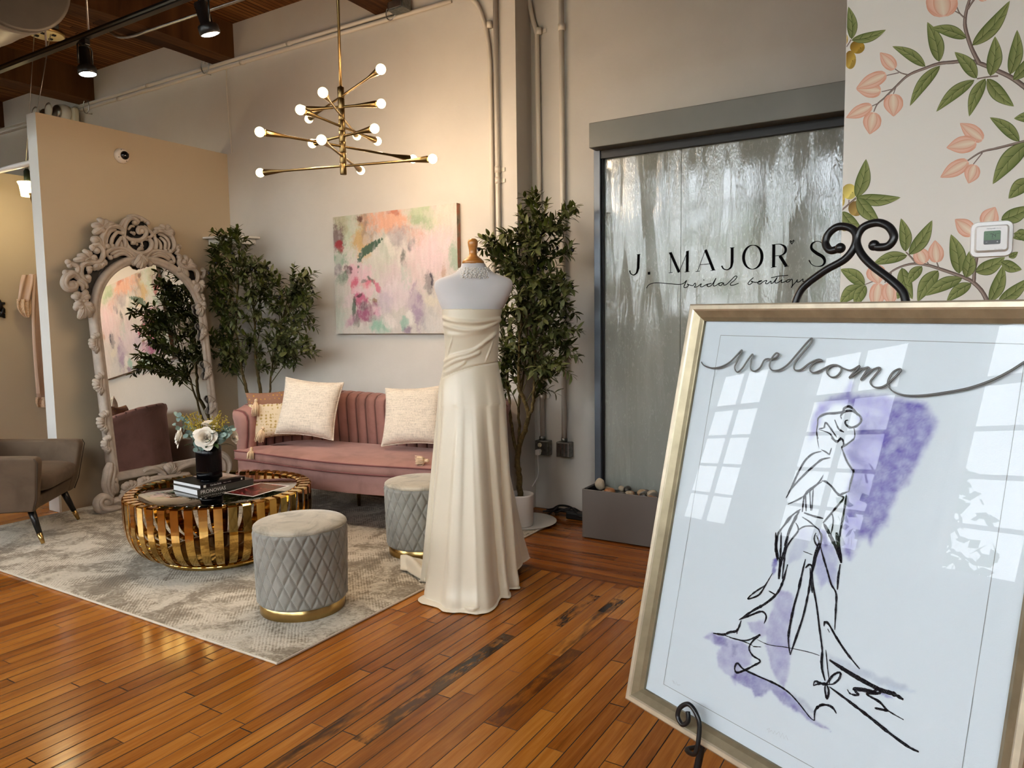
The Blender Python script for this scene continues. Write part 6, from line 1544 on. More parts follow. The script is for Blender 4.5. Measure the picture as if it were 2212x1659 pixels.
# charcoal drawing
CH = NT('charcoal'); b = CH.n('ShaderNodeBsdfDiffuse', {'Color': (.022, .02, .026, 1)}); t_ = CH.n('ShaderNodeBsdfTransparent'); nn = CH.noise(CH.coord(), 900, 3, .7)
mx_ = CH.n('ShaderNodeMixShader', {0: CH.ramp(nn, [(.34, .2), (.48, 1.0)]), 1: t_, 2: b}); CH.t.links.new(mx_.outputs[0], CH.out.inputs[0]); M_char = CH.m
LC = [
 ([(1055, 712), (1060, 682), (1100, 660), (1160, 655), (1200, 646), (1202, 630), (1230, 618), (1262, 640), (1276, 670)], 9), ([(1190, 690), (1185, 668), (1212, 645), (1252, 645), (1290, 670), (1298, 700), (1276, 726), (1240, 736), (1214, 720), (1210, 700), (1226, 694)], 8),
 ([(1062, 742), (1090, 736), (1100, 708), (1132, 748), (1162, 792)], 6), ([(1150, 692), (1172, 742), (1202, 762)], 6), ([(1056, 710), (1049, 760), (1056, 800)], 6), ([(1060, 746), (1122, 770), (1142, 800), (1162, 816), (1190, 800), (1202, 832), (1190, 846), (1232, 820), (1262, 790), (1258, 734)], 7), ([(1130, 795), (1165, 812), (1185, 790)], 6), ([(1075, 860), (1100, 873), (1120, 886), (1126, 870), (1133, 850)], 5), ([(1050, 770), (1054, 810), (1062, 850)], 3),
 ([(1188, 842), (1200, 880), (1222, 932), (1248, 970), (1255, 986), (1236, 1060), (1230, 1098)], 7), ([(1076, 870), (1030, 882), (985, 920), (950, 980), (922, 1040), (905, 1080), (877, 1132)], 8), ([(1126, 905), (1080, 915), (1040, 945), (990, 990), (932, 1050), (888, 1102)], 8), ([(1086, 1003), (1060, 1045), (1010, 1092), (960, 1132), (888, 1166)], 6), ([(1078, 1035), (1100, 1040), (1132, 1066), (1170, 1110), (1200, 1105), (1226, 1094)], 7),
 ([(1080, 1040), (1020, 1075), (985, 1110), (975, 1150), (970, 1202)], 7), ([(1010, 1085), (1016, 1202)], 5), ([(1030, 1075), (1022, 1202)], 5), ([(986, 1112), (990, 1206)], 6), ([(978, 1115), (968, 1210)], 6), ([(1166, 1116), (1200, 1130), (1160, 1182), (1110, 1242), (1084, 1272)], 7), ([(1216, 1112), (1206, 1182), (1190, 1272), (1176, 1352), (1164, 1402)], 8),
 ([(978, 1214), (1030, 1232), (1086, 1246)], 7), ([(968, 1238), (1010, 1265), (1050, 1300), (1066, 1311)], 5), ([(945, 1311), (980, 1291), (1030, 1290), (1062, 1306)], 5), ([(960, 1194), (910, 1230), (870, 1280), (835, 1330), (820, 1392), (822, 1442), (830, 1482)], 9), ([(940, 1240), (900, 1302), (880, 1382), (860, 1452), (845, 1522), (840, 1586)], 8), ([(930, 1268), (946, 1312), (902, 1372), (876, 1422), (865, 1502), (855, 1586)], 7), ([(952, 1205), (925, 1250), (890, 1330), (868, 1400)], 9),
 ([(1088, 1274), (1120, 1332), (1150, 1392), (1166, 1424), (1186, 1494)], 13), ([(1134, 1214), (1142, 1262), (1130, 1330)], 5), ([(1045, 1326), (1035, 1362), (1050, 1396), (1062, 1380), (1048, 1340)], 6), ([(1060, 1310), (1076, 1346), (1066, 1402), (1050, 1442), (1036, 1502), (1020, 1562)], 9), ([(974, 1430), (1026, 1450)], 3)]
LD = [([(820, 0), (822, 80), (836, 150)], 9), ([(850, 0), (846, 120), (840, 200), (834, 262)], 8), ([(886, 180), (870, 240), (850, 300), (820, 350), (760, 400), (690, 440), (613, 491)], 9), ([(802, 228), (765, 290), (725, 350), (664, 373), (690, 344), (740, 310), (768, 294)], 6), ([(780, 328), (822, 352)], 6), ([(613, 491), (680, 464), (740, 444), (766, 470), (754, 512)], 7), ([(626, 494), (602, 550), (560, 560), (526, 573), (468, 565)], 9), ([(604, 540), (602, 570)], 4),
 ([(524, 574), (590, 596), (650, 606), (700, 590), (732, 574), (690, 610), (670, 650), (690, 690), (732, 722), (690, 750), (640, 775), (600, 786), (589, 760), (605, 734), (640, 768), (720, 806), (820, 851), (890, 896), (950, 960), (1010, 1036), (1036, 1056)], 7), ([(1036, 1056), (1040, 1000), (1070, 970), (1110, 969), (1140, 985), (1160, 1016)], 8), ([(714, 600), (780, 630), (880, 645), (1000, 670), (1066, 691)], 3), ([(690, 640), (738, 643)], 3), ([(560, 590), (640, 612), (690, 635)], 4),
 ([(986, 150), (965, 240), (945, 330), (920, 420), (900, 520), (890, 600), (900, 687)], 9), ([(900, 687), (930, 600), (970, 480), (1000, 350), (1020, 230), (1040, 120), (1062, 58)], 8), ([(1020, 180), (1030, 300), (1050, 420), (1066, 550), (1080, 660), (1080, 760), (1096, 832)], 7), ([(985, 200), (1010, 180), (1032, 202)], 7), ([(1012, 200), (1024, 340)], 7), ([(1065, 60), (1086, 140), (1110, 220), (1130, 290), (1158, 345), (1155, 450), (1150, 547)], 7), ([(1160, 0), (1187, 172)], 12), ([(1181, 178), (1170, 250), (1165, 322)], 7), ([(1090, 527), (1095, 505), (1116, 514), (1160, 590), (1220, 680), (1290, 766)], 8), ([(1110, 540), (1122, 562)], 3),
 ([(1030, 860), (1040, 835), (1070, 845), (1100, 851), (1142, 800), (1181, 786), (1175, 820), (1140, 850), (1098, 851)], 7), ([(1030, 860), (1060, 850), (1100, 850), (1116, 890), (1106, 932), (1095, 880), (1100, 850)], 7), ([(1100, 658), (1110, 760), (1122, 852)], 4), ([(1078, 670), (1076, 750), (1096, 832)], 8), ([(1120, 715), (1180, 755), (1280, 816), (1400, 880), (1480, 906), (1536, 938)], 14), ([(1120, 866), (1220, 940), (1350, 1040), (1450, 1120), (1560, 1200), (1622, 1231)], 10),
 ([(1220, 880), (1240, 906), (1282, 911), (1258, 876), (1320, 880), (1372, 891), (1390, 870), (1402, 901), (1330, 906), (1400, 950), (1450, 1000), (1537, 1051)], 8), ([(1374, 985), (1452, 1001)], 8), ([(1250, 880), (1390, 900)], 9)]
mb = MB(); k_ = 0
for L, f in ((LC, ZC_), (LD, ZD_)):
    for P, w in L:
        S3 = spline([tuple(f(*p, PZ + .0009 + .00001 * k_)) for p in P], 8) if len(P) > 2 else [tuple(f(*lerp(V(P[0]), V(P[1]), q / 8), PZ + .0009)) for q in range(9)]
        k_ += 1; n = len(S3)
        ws = [w * SC_ * (.75 + .45 * NZ.noise(V((i * .6, k_ * 3.1, 0)))) * (.35 + .65 * min(1, 5 * (i + .5) / n, 5 * (n - i - .5) / n)) for i in range(n)]
        mb.ribbon(S3, [q * 1.9 for q in ws], nF)
mb.build('charcoal_figure', M_char, pic)
M_pencil = mat('pencil_grey', srgb(186, 188, 190), .9)
mb = MB()
for P in ([(770, 1105), (785, 1098), (778, 1125), (795, 1110), (805, 1130), (815, 1112), (822, 1132), (838, 1118), (846, 1150), (858, 1125), (866, 1158), (878, 1138), (888, 1166)], [(240, 828), (250, 850), (246, 832), (258, 852), (262, 836), (268, 856), (284, 856)]): mb.ribbon([ZD_(*p, PZ + .0008) for p in P], .0007, nF)
mb.build('pencil_note', M_pencil, pic)
# glazing and the raised welcome script on it
g = NT('picture_glass'); tr = g.n('ShaderNodeBsdfTransparent', {'Color': (.97, .98, .98, 1)}); gl = g.n('ShaderNodeBsdfGlossy', {'Roughness': .004}); fr_ = g.n('ShaderNodeFresnel', {'IOR': 1.5})
mx_ = g.n('ShaderNodeMixShader', {0: g.math('MULTIPLY', fr_, .6), 1: tr, 2: gl}); g.t.links.new(mx_.outputs[0], g.out.inputs[0])
mb = MB(); mb.add([fp(x0, y0, .003), fp(x1, y0, .003), fp(x1, y1, .003), fp(x0, y1, .003)], [(0, 1, 2, 3)], False); mb.build('glazing', g.m, pic)
WL = [(402, 368), (418, 388), (460, 402), (510, 396), (560, 371), (602, 330), (631, 302), (602, 366), (589, 400), (604, 425), (632, 404), (664, 356), (691, 325), (680, 380), (681, 410), (702, 420), (732, 400), (754, 361), (772, 351), (795, 352), (822, 343), (836, 324), (820, 320), (796, 350), (785, 390), (800, 415), (842, 412), (890, 380), (950, 311), (1008, 246), (1024, 238), (1010, 272), (960, 331), (926, 380), (926, 412), (960, 412), (1010, 376), (1056, 355), (1080, 360), (1050, 365), (1020, 390), (1012, 414), (1030, 429), (1070, 416), (1120, 391), (1152, 385), (1182, 395), (1186, 420), (1160, 449), (1130, 453), (1108, 431), (1116, 404), (1148, 386), (1192, 402), (1240, 415), (1290, 390), (1265, 420), (1232, 458), (1298, 412), (1342, 399), (1322, 430), (1298, 470), (1350, 421), (1396, 400), (1402, 412), (1372, 450), (1351, 480), (1366, 506), (1402, 512), (1442, 495), (1490, 452), (1521, 415), (1510, 408), (1478, 426), (1454, 465), (1450, 500), (1480, 535), (1540, 555), (1640, 556), (1760, 541), (1900, 515), (2030, 471), (2130, 421), (2212, 370), (2260, 335)]
P = spline([tuple(ZC_(*p, .0058)) for p in WL], 6); mx_x = WF - FW
P = [p for p in P if pl2(V(p))[0] < mx_x]
ws = []
for i in range(len(P)):
    d = V(P[min(i + 1, len(P) - 1)]) - V(P[max(i - 1, 0)]); d = d.normalized(); ws.append((.0012 + .0010 * abs(d.dot((dF + eF * 1.6).normalized()))) )
mb = MB(); mb.tube(P, ws, 8, flat=.55, up=nF); mb.build('welcome_script', mat('pewter_acrylic', srgb(104, 104, 102), .35, .2), pic)
# ---- iron easel
es = thing('iron_easel', 'black wrought-iron scroll easel holding the framed welcome print', 'easel', (FB.x + dF.x * WF / 2, FB.y + dF.y * WF / 2 + .15, 0))
def eo(px, py, z): return atpl(px, py, fp(0, 0, z), nF)
EZ = -.030; r_ = .0080
def scroll(pts, ball, lab):
    P = [V(p) for p in spline([tuple(eo(*p, EZ)) for p in pts], 8)]
    return P
Ls = [(1717, 655), (1734, 622), (1780, 586), (1825, 560), (1846, 532), (1849, 506), (1836, 492), (1810, 490), (1790, 505), (1783, 525), (1794, 541), (1815, 536)]
Rs = [(1957, 655), (1950, 630), (1925, 605), (1880, 570), (1857, 542), (1851, 515), (1865, 491), (1895, 481), (1920, 490), (1931, 512), (1919, 531), (1897, 534), (1888, 530)]
foot_px = (1532, 1659)
for pts, sd in ((Ls, 0), (Rs, 1)):
    P = scroll(pts, None, '')
    top0 = P[0]
    if sd == 0: low = eo(1516, 1612, EZ)
    else:
        l0 = eo(1516, 1612, EZ); x_, y_ = pl2(l0); tx, ty = pl2(top0); tl, _ = pl2(eo(*Ls[0], EZ)); low = fp(tx + (tl - x_), y_, EZ)
    d = (low - top0).normalized(); t_ = (low.z - .008) / -d.z; foot = low + d * t_
    mb = MB(); mb.tube([foot, low] + P, r_, 12); mb.ball(P[-1], r_ * 1.35, 12, 8); mb.build('front_leg', M_black, es)
    MB().ball((foot.x, foot.y, .009), (.013, .013, .009), 12, 8).build('rubber_foot', M_black_pl, es)
    # hook that carries the frame
    hk_ = [(1516, 1612), (1512, 1600), (1511, 1572), (1503, 1540), (1487, 1521), (1469, 1529), (1464, 1548), (1474, 1565), (1486, 1558), (1486, 1537)]
    H = []
    for i, p in enumerate(hk_):
        q = eo(*p, [-.03, .028, .034, .036, .036, .036, .036, .036, .036, .036][i])
        if sd: x_, y_ = pl2(q); zz_ = (q - FB).dot(nF); l_x, _ = pl2(low); l0x, _ = pl2(eo(1516, 1612, EZ)); q = fp(l_x - (x_ - l0x), y_, zz_)
        if i == 0: x_, y_ = pl2(q); q0 = fp(x_, -.026, -.03); H.append(q0); q = fp(x_, -.026, .02)
        if i == 1: x_, y_ = pl2(q); q = fp(x_, -.014, .036)
        H.append(q)
    mb = MB(); mb.tube(spline([tuple(q) for q in H], 7), .0052, 10); mb.build('frame_hook', M_black, es)
ctr = eo(1849, 525, EZ); bk = ctr - nF * .42; 
MB().tube([ctr - eF * .16, V((ctr.x - nF.x * .55, ctr.y - nF.y * .55, .01))], r_ * .9, 12).build('rear_leg', M_black, es)
a_, b_ = fp(.16, -.02, EZ), fp(WF - .16, -.02, EZ)
# ================================================================== painted mural on the near wall, thermostat
def ZA(u, v): return aty(1800 + u / 5.027, v / 5.027, YM)
def ZB(u, v): return aty(1800 + u / 4.879, 320 + v / 4.879, YM)
mu = MB(); lay = [0]
XE = XM + .0015
def fix(p):
    return V((max(p.x, XE), p.y, p.z))
def put(pts, fs, cols):
    lay[0] += 1; y = YM - .0004 - lay[0] * .0000022
    q = []
    for p in pts: p = fix(V(p)); p.y = y; q.append(p)
    mu.add(q, fs, False, cols)
def c3(c): return srgb(*c)[:3]
G1, G2, G3_, GV = c3((122, 132, 82)), c3((152, 157, 108)), c3((88, 102, 62)), c3((70, 80, 46))
def leaf(Zf, base, tip, w, tone=1.0, bend=.06):
    a, b = V(base), V(tip); d = b - a; L = d.length; d.normalize(); n = V((-d.y, d.x)); w = w * .62
    rows = 18; vs, cs = [], []
    for i in range(rows + 1):
        t = i / rows; pr_ = (math.sin(PI * t ** .88)) ** .8 * (1 - .25 * t); c = a + d * (L * t) + n * (bend * L * math.sin(PI * t))
        for k, s_ in enumerate((-1, -.8, -.03, .03, .8, 1)):
            p = c + n * (s_ * w * pr_); vs.append(Zf(p.x, p.y))
            col = [G3_, G1, G2, G1, G2, G3_][k]; f = tone * (.86 + .2 * t); cs.append(tuple(min(1, x * f) for x in col))
    put(vs, [(i * 6 + k, i * 6 + k + 1, i * 6 + 7 + k, i * 6 + 6 + k) for i in range(rows) for k in range(5)], cs)
    # midrib and veins
    def rib(P, ws):
        v2 = []; 
        for i, p in enumerate(P):
            t_ = (P[min(i + 1, len(P) - 1)] - P[max(i - 1, 0)]).normalized(); m_ = V((-t_.y, t_.x)) * ws[i]; v2 += [Zf(*(p + m_)), Zf(*(p - m_))]
        put(v2, [(2 * i, 2 * i + 1, 2 * i + 3, 2 * i + 2) for i in range(len(P) - 1)], [GV] * len(v2))
    rib([a + d * (L * t) + n * (bend * L * math.sin(PI * t)) for t in [q / 12 for q in range(13)]], [2.6 * (1 - q / 14) for q in range(13)])
    for q, t in enumerate((.22, .36, .50, .64, .78)):
        s_ = 1 if q % 2 else -1; pr_ = (math.sin(PI * min(1, t + .16) ** .88)) ** .8 * (1 - .25 * t)
        p0 = a + d * (L * t) + n * (bend * L * math.sin(PI * t)); p1 = p0 + d * (L * .15) + n * (s_ * w * pr_ * .82)
        rib([p0, lerp(p0, p1, .5) + d * (L * .012), p1], [2.2, 1.7, .6])
def bud(Zf, tip, base, w, c1=(232, 200, 182), c2=(228, 214, 194)):
    a, b = V(base), V(tip); d = b - a; L = d.length; d.normalize(); n = V((-d.y, d.x)); w *= .52
    rows = 18
    def pod(off, wk, ca, cb, l0=0.0, l1=1.0):
        vs, cs = [], []
        for i in range(rows + 1):
            t = i / rows; tt = lerp(l0, l1, t); pr_ = (math.sin(PI * min(1, .06 + .94 * t)) ** .62) * (1.12 - .62 * t ** 1.4) if t < 1 else 0
            if t == 0: pr_ = .25
            c = a + d * (L * tt) + n * (off * math.sin(PI * t) * w)
            for k, s_ in enumerate((-1, -.7, 0, .7, 1)):
                p = c + n * (s_ * w * wk * pr_); vs.append(Zf(p.x, p.y)); f = [0, .55, 1, .55, 0][k] * (1 - .55 * t ** 3)
                cs.append(tuple(lerp(x, y, f) for x, y in zip(ca, cb)))
        put(vs, [(i * 5 + k, i * 5 + k + 1, i * 5 + 6 + k, i * 5 + 5 + k) for i in range(rows) for k in range(4)], cs)
    k1, k2 = c3(c1), c3(c2); dk = c3(tuple(int(x * y) for x, y in zip(c1, (.93, .80, .75))))
    pod(0, 1.0, dk, k1); pod(.42, .58, dk, k1, .02, .99); pod(-.42, .58, dk, k1, .02, .99); pod(0, .56, dk, k2, .05, .97)
def branch(Zf, P, r0, r1, col=(128, 112, 104)):
    Q = [V(p) for p in spline(P, 6)]; N = len(Q); vs, cs = [], []; cl = c3(col); cd_ = c3((92, 78, 74)); cm = c3((168, 152, 142))
    for i, p in enumerate(Q):
        t_ = (Q[min(i + 1, N - 1)] - Q[max(i - 1, 0)]).normalized(); n = V((-t_.y, t_.x)); r = lerp(r0, r1, i / (N - 1)) * (1 + .12 * NZ.noise(V((i * .7, r0, 0))))
        for s_, c in ((-1, cd_), (-.3, cm), (.4, cl), (1, cd_)): vs.append(Zf(*(p + n * r * s_))); cs.append(c)
    put(vs, [(i * 4 + k, i * 4 + k + 1, i * 4 + 5 + k, i * 4 + 4 + k) for i in range(N - 1) for k in range(3)], cs)
def fruit(Zf, c, rx, ry, col=(176, 150, 70), sh=(120, 92, 40), rot=0):
    vs, cs = [], []; N = 24; ca, cb = c3(col), c3(sh); ce = c3(tuple(min(255, int(x * 1.18)) for x in col))
    for j in range(5):
        r = j / 4
        for k in range(N):
            a = 2 * PI * k / N; x = r * rx * math.cos(a); y = r * ry * math.sin(a); vs.append(Zf(c[0] + x * math.cos(rot) - y * math.sin(rot), c[1] + x * math.sin(rot) + y * math.cos(rot)))
            f = max(0, min(1, .25 + .6 * (-math.cos(a - .8)) * r)); q = ca if f <= 0 else tuple(lerp(x_, y_, f) for x_, y_ in zip(ce, cb)); cs.append(q)
    put(vs, [(j * N + k, j * N + (k + 1) % N, (j + 1) * N + (k + 1) % N, (j + 1) * N + k) for j in range(4) for k in range(N)], cs)
    for k in range(5):
        a = k * 1.25 + .4; p0 = (c[0] + rx * .42, c[1] + ry * .1); e = (p0[0] + rx * .13 * math.cos(a), p0[1] + ry * .13 * math.sin(a))
        put([Zf(p0[0] - 1.5, p0[1]), Zf(p0[0] + 1.5, p0[1] + 1.5), Zf(*e)], [(0, 1, 2)], [c3((70, 56, 26))] * 3)
# branches first, then fruit, buds, leaves on top
for P, a, b_ in [([(2230, 1090), (2150, 1010), (2071, 940), (1930, 840), (1760, 760), (1600, 692), (1460, 660), (1300, 675), (1150, 690), (1000, 740), (820, 815), (690, 930), (560, 1060), (480, 1130), (440, 1215)], 34, 5), ([(1585, 690), (1500, 520), (1440, 330), (1430, 220), (1450, 100), (1485, -20)], 26, 15), ([(1460, 100), (1490, 50), (1540, -20)], 12, 10), ([(1430, 200), (1370, 140), (1340, 70)], 9, 6), ([(1385, 155), (1300, 110)], 7, 5), ([(1790, 825), (1680, 836), (1560, 856)], 9, 7), ([(820, 815), (730, 790), (655, 735)], 8, 5), ([(712, 790), (580, 820)], 6, 4), ([(640, 970), (525, 997)], 6, 4), ([(682, 940), (652, 1025)], 6, 4), ([(492, 1120), (415, 1155)], 6, 4), ([(195, 430), (145, 510)], 6, 5)]: branch(ZA, P, a, b_)
for P, a, b_ in [([(1650, 1660), (1625, 1615), (1560, 1500), (1460, 1405), (1330, 1345), (1130, 1275), (1000, 1235), (850, 1218), (700, 1255), (580, 1330), (545, 1420)], 28, 6), ([(1482, 1405), (1490, 1280), (1510, 1170), (1520, 1080)], 20, 16), ([(880, 1220), (820, 1150), (765, 1095)], 11, 7), ([(1012, 1237), (990, 1200)], 8, 6), ([(1112, 1262), (1090, 1200)], 8, 6), ([(612, 1310), (604, 1362)], 7, 5), ([(430, 1400), (330, 1440)], 6, 4), ([(242, 525), (90, 655)], 10, 8), ([(166, 545), (163, 602)], 6, 4), ([(1410, 136), (1560, 42), (1730, 0), (2030, -75)], 7, 15), ([(1572, 50), (1475, 172)], 6, 5)]: branch(ZB, P, a, b_)
fruit(ZA, (262, 512), 80, 72, (160, 132, 60)); fruit(ZA, (185, 650), 62, 100, (172, 146, 76)); fruit(ZA, (135, 425), 24, 60, (190, 160, 80))
fruit(ZB, (170, 458), 78, 82, (200, 188, 112), (162, 142, 84)); fruit(ZB, (95, 545), 28, 66, (190, 170, 100)); fruit(ZB, (240, 637), 82, 80, (160, 136, 84), (112, 90, 56)); fruit(ZB, (118, 785), 60, 92, (172, 158, 110), (136, 120, 78))
for tp_, bs, w in [((508, 570), (668, 748), 150), ((250, 970), (516, 985), 170), ((248, 962), (572, 805), 160), ((138, 1280), (418, 1148), 140), ((395, 1460), (442, 1222), 200), ((655, 1266), (652, 1022), 216), ((1375, 1338), (1622, 1520), 170), ((1228, 1605), (1552, 1545), 190), ((1150, -190), (1200, 182), 350), ((1600, -120), (1640, 14), 120)]: bud(ZA, tp_, bs, w)
for tp_, bs, w in [((1128, 310), (1420, 140), 160), ((1425, 373), (1492, 176), 166), ((1283, 750), (1475, 905), 180), ((1708, 620), (1600, 830), 200), ((880, 1035), (962, 1215), 175), ((1072, 970), (1090, 1204), 168), ((480, 1432), (430, 1240), 210), ((440, 1700), (480, 1425), 170), ((610, 1660), (588, 1420), 176)]: bud(ZB, tp_, bs, w)
for bs, tp_, w in [((200, 425), (165, 72), 105), ((200, 437), (572, 324), 98), ((1000, 722), (642, 503), 112), ((1150, 670), (1022, 240), 150), ((1445, 412), (1058, 302), 122), ((1510, 495), (1918, 8), 140), ((1158, 715), (832, 1152), 112), ((1558, 850), (1318, 565), 138), ((1705, 825), (1757, 395), 150), ((1920, 810), (1997, 325), 138), ((1955, 868), (2190, 560), 120), ((1532, 870), (1118, 1214), 118), ((1652, 855), (1475, 1266), 124), ((1670, 858), (1962, 1157), 146), ((2022, 1535), (1700, 1275), 126), ((2230, 1290), (1962, 1288), 110)]: leaf(ZA, bs, tp_, w)
for bs, tp_, w in [((245, 520), (346, 115), 138), ((245, 522), (710, 520), 116), ((250, 525), (490, 787), 138), ((90, 670), (320, 897), 122), ((762, 1090), (714, 740), 122), ((800, 1122), (1043, 760), 132), ((780, 1132), (413, 1228), 112), ((1328, 1322), (1240, 908), 156), ((1400, 1365), (1440, 1080), 130), ((1500, 1306), (1810, 1150), 140), ((1770, 1200), (1987, 1281), 112), ((1850, 1150), (1947, 1094), 60), ((1650, 1620), (1795, 1228), 132), ((1740, 1622), (2060, 1370), 126), ((2060, 900), (1895, 950), 110), ((1770, 757), (2080, 610), 142), ((2085, 330), (1846, 532), 140), ((2060, -60), (1680, 380), 170), ((332, 1442), (74, 1275), 132), ((292, 1450), (68, 1642), 132), ((340, 1446), (230, 1672), 116), ((722, 1262), (836, 1592), 136), ((936, 1245), (780, 1440), 106), ((1106, 1290), (888, 1620), 146), ((1358, 1372), (968, 1556), 124), ((1455, 1426), (1193, 1618), 116), ((740, 1480), (676, 1590), 70), ((2090, 950), (1900, 900), 110)]: leaf(ZB, bs, tp_, w, tone=1.0)
wm = D.objects['wall_mural']
mu.build('mural_painting', vcmat('mural_paint', .7, bump=.05, bscale=300, spec=.2), wm)
# thermostat
tcn = aty(2141.5, 517, YM); tx, tz = tcn.x, tcn.z
t = thing('thermostat', 'white digital thermostat reading 74 on the leaf mural wall', 'thermostat', (tx, YM - .02, tz - .07))
e1_, e2_ = aty(2096, 520, YM - .01), aty(2190, 515, YM - .01); tw = (e2_.x - e1_.x)
def rr_poly(w, h, r, n=6):
    P = []
    for cx2, cz2, a0 in ((w / 2 - r, h / 2 - r, 0), (-w / 2 + r, h / 2 - r, PI / 2), (-w / 2 + r, -h / 2 + r, PI), (w / 2 - r, -h / 2 + r, 1.5 * PI)):
        P += [(cx2 + r * math.cos(a0 + PI / 2 * k / n), cz2 + r * math.sin(a0 + PI / 2 * k / n)) for k in range(n + 1)]
    return P
def plate(w, h, r, y0, y1, taper, name, m, dx=0, dz=0, par=t):
    P0, P1 = rr_poly(w, h, r), rr_poly(w - taper, h - taper, max(.001, r - taper * .4)); n = len(P0)
    vs = [(tx + dx + a, y0, tz + dz + b) for a, b in P0] + [(tx + dx + a, y1, tz + dz + b) for a, b in P1]
    return MB().add(vs, [tuple(range(n)), tuple(range(2 * n - 1, n - 1, -1))] + [(i, n + i, n + (i + 1) % n, (i + 1) % n) for i in range(n)], False).build(name, m, par)
M_tw = mat('thermostat_white', (.80, .80, .80), .3)
plate(tw, tw * .98, .022, YM - .0006, YM - .012, .006, 'wall_plate', M_tw)
plate(tw * .80, tw * .74, .012, YM - .012, YM - .032, .012, 'body', M_tw, 0, .001)
sd = YM - .0322
plate(tw * .385, tw * .36, .004, sd, sd - .0006, .0, 'display', mat('lcd_bezel', (.10, .11, .12), .25), .001, .003)
lcd = plate(tw * .37, tw * .25, .002, sd - .0006, sd - .0009, 0, 'lcd_screen', mat('lcd_green', srgb(104, 134, 108), .2), .001, .010)
mb = MB(); yq = sd - .0011; s_ = tw / 1.0
def seg(x, z, w, h): mb.box(tx + .001 + x * s_ - w * s_ / 2, tx + .001 + x * s_ + w * s_ / 2, yq - .0002, yq, tz + .010 + z * s_ - h * s_ / 2, tz + .010 + z * s_ + h * s_ / 2)
seg(-.020, .045, .055, .011); seg(.006, .020, .011, .045); seg(.001, -.028, .011, .045)
seg(.035, .025, .010, .04); seg(.055, -.001, .04, .010); seg(.078, .025, .010, .04); seg(.076, -.028, .010, .045)
seg(.13, .045, .06, .006); seg(-.12, .03, .025, .008); seg(.03, .085, .02, .008); seg(.01, -.075, .05, .006)
mb.build('digits', M_black_pl, t)
mb = MB(); zq = tz - .0115
for x, w, h in ((-.12, .04, .006), (.13, .036, .008), (.13, .008, .036)): mb.box(tx + x * s_ - w * s_ / 2, tx + x * s_ + w * s_ / 2, sd - .0011, sd - .0006, zq - h * s_ / 2, zq + h * s_ / 2)
mb.build('keys', mat('key_grey', (.7, .72, .74), .5), t)
for txt, x, z, size, m_ in (('Honeywell', -.125, .255, .046, mat('print_grey', (.16, .16, .19), .6)), ('Home', .092, .255, .046, mat('print_pale', (.45, .45, .47), .6)), ('Pro Series', .075, -.31, .045, D.materials['print_pale'])):
    mb = MB(); text_geo(mb, txt, frame_m((tx + x * s_, sd - .0005, tz + z * s_), (1, 0, 0), (0, 0, 1)), size * s_, .0001); mb.build('printed_name', m_, t)
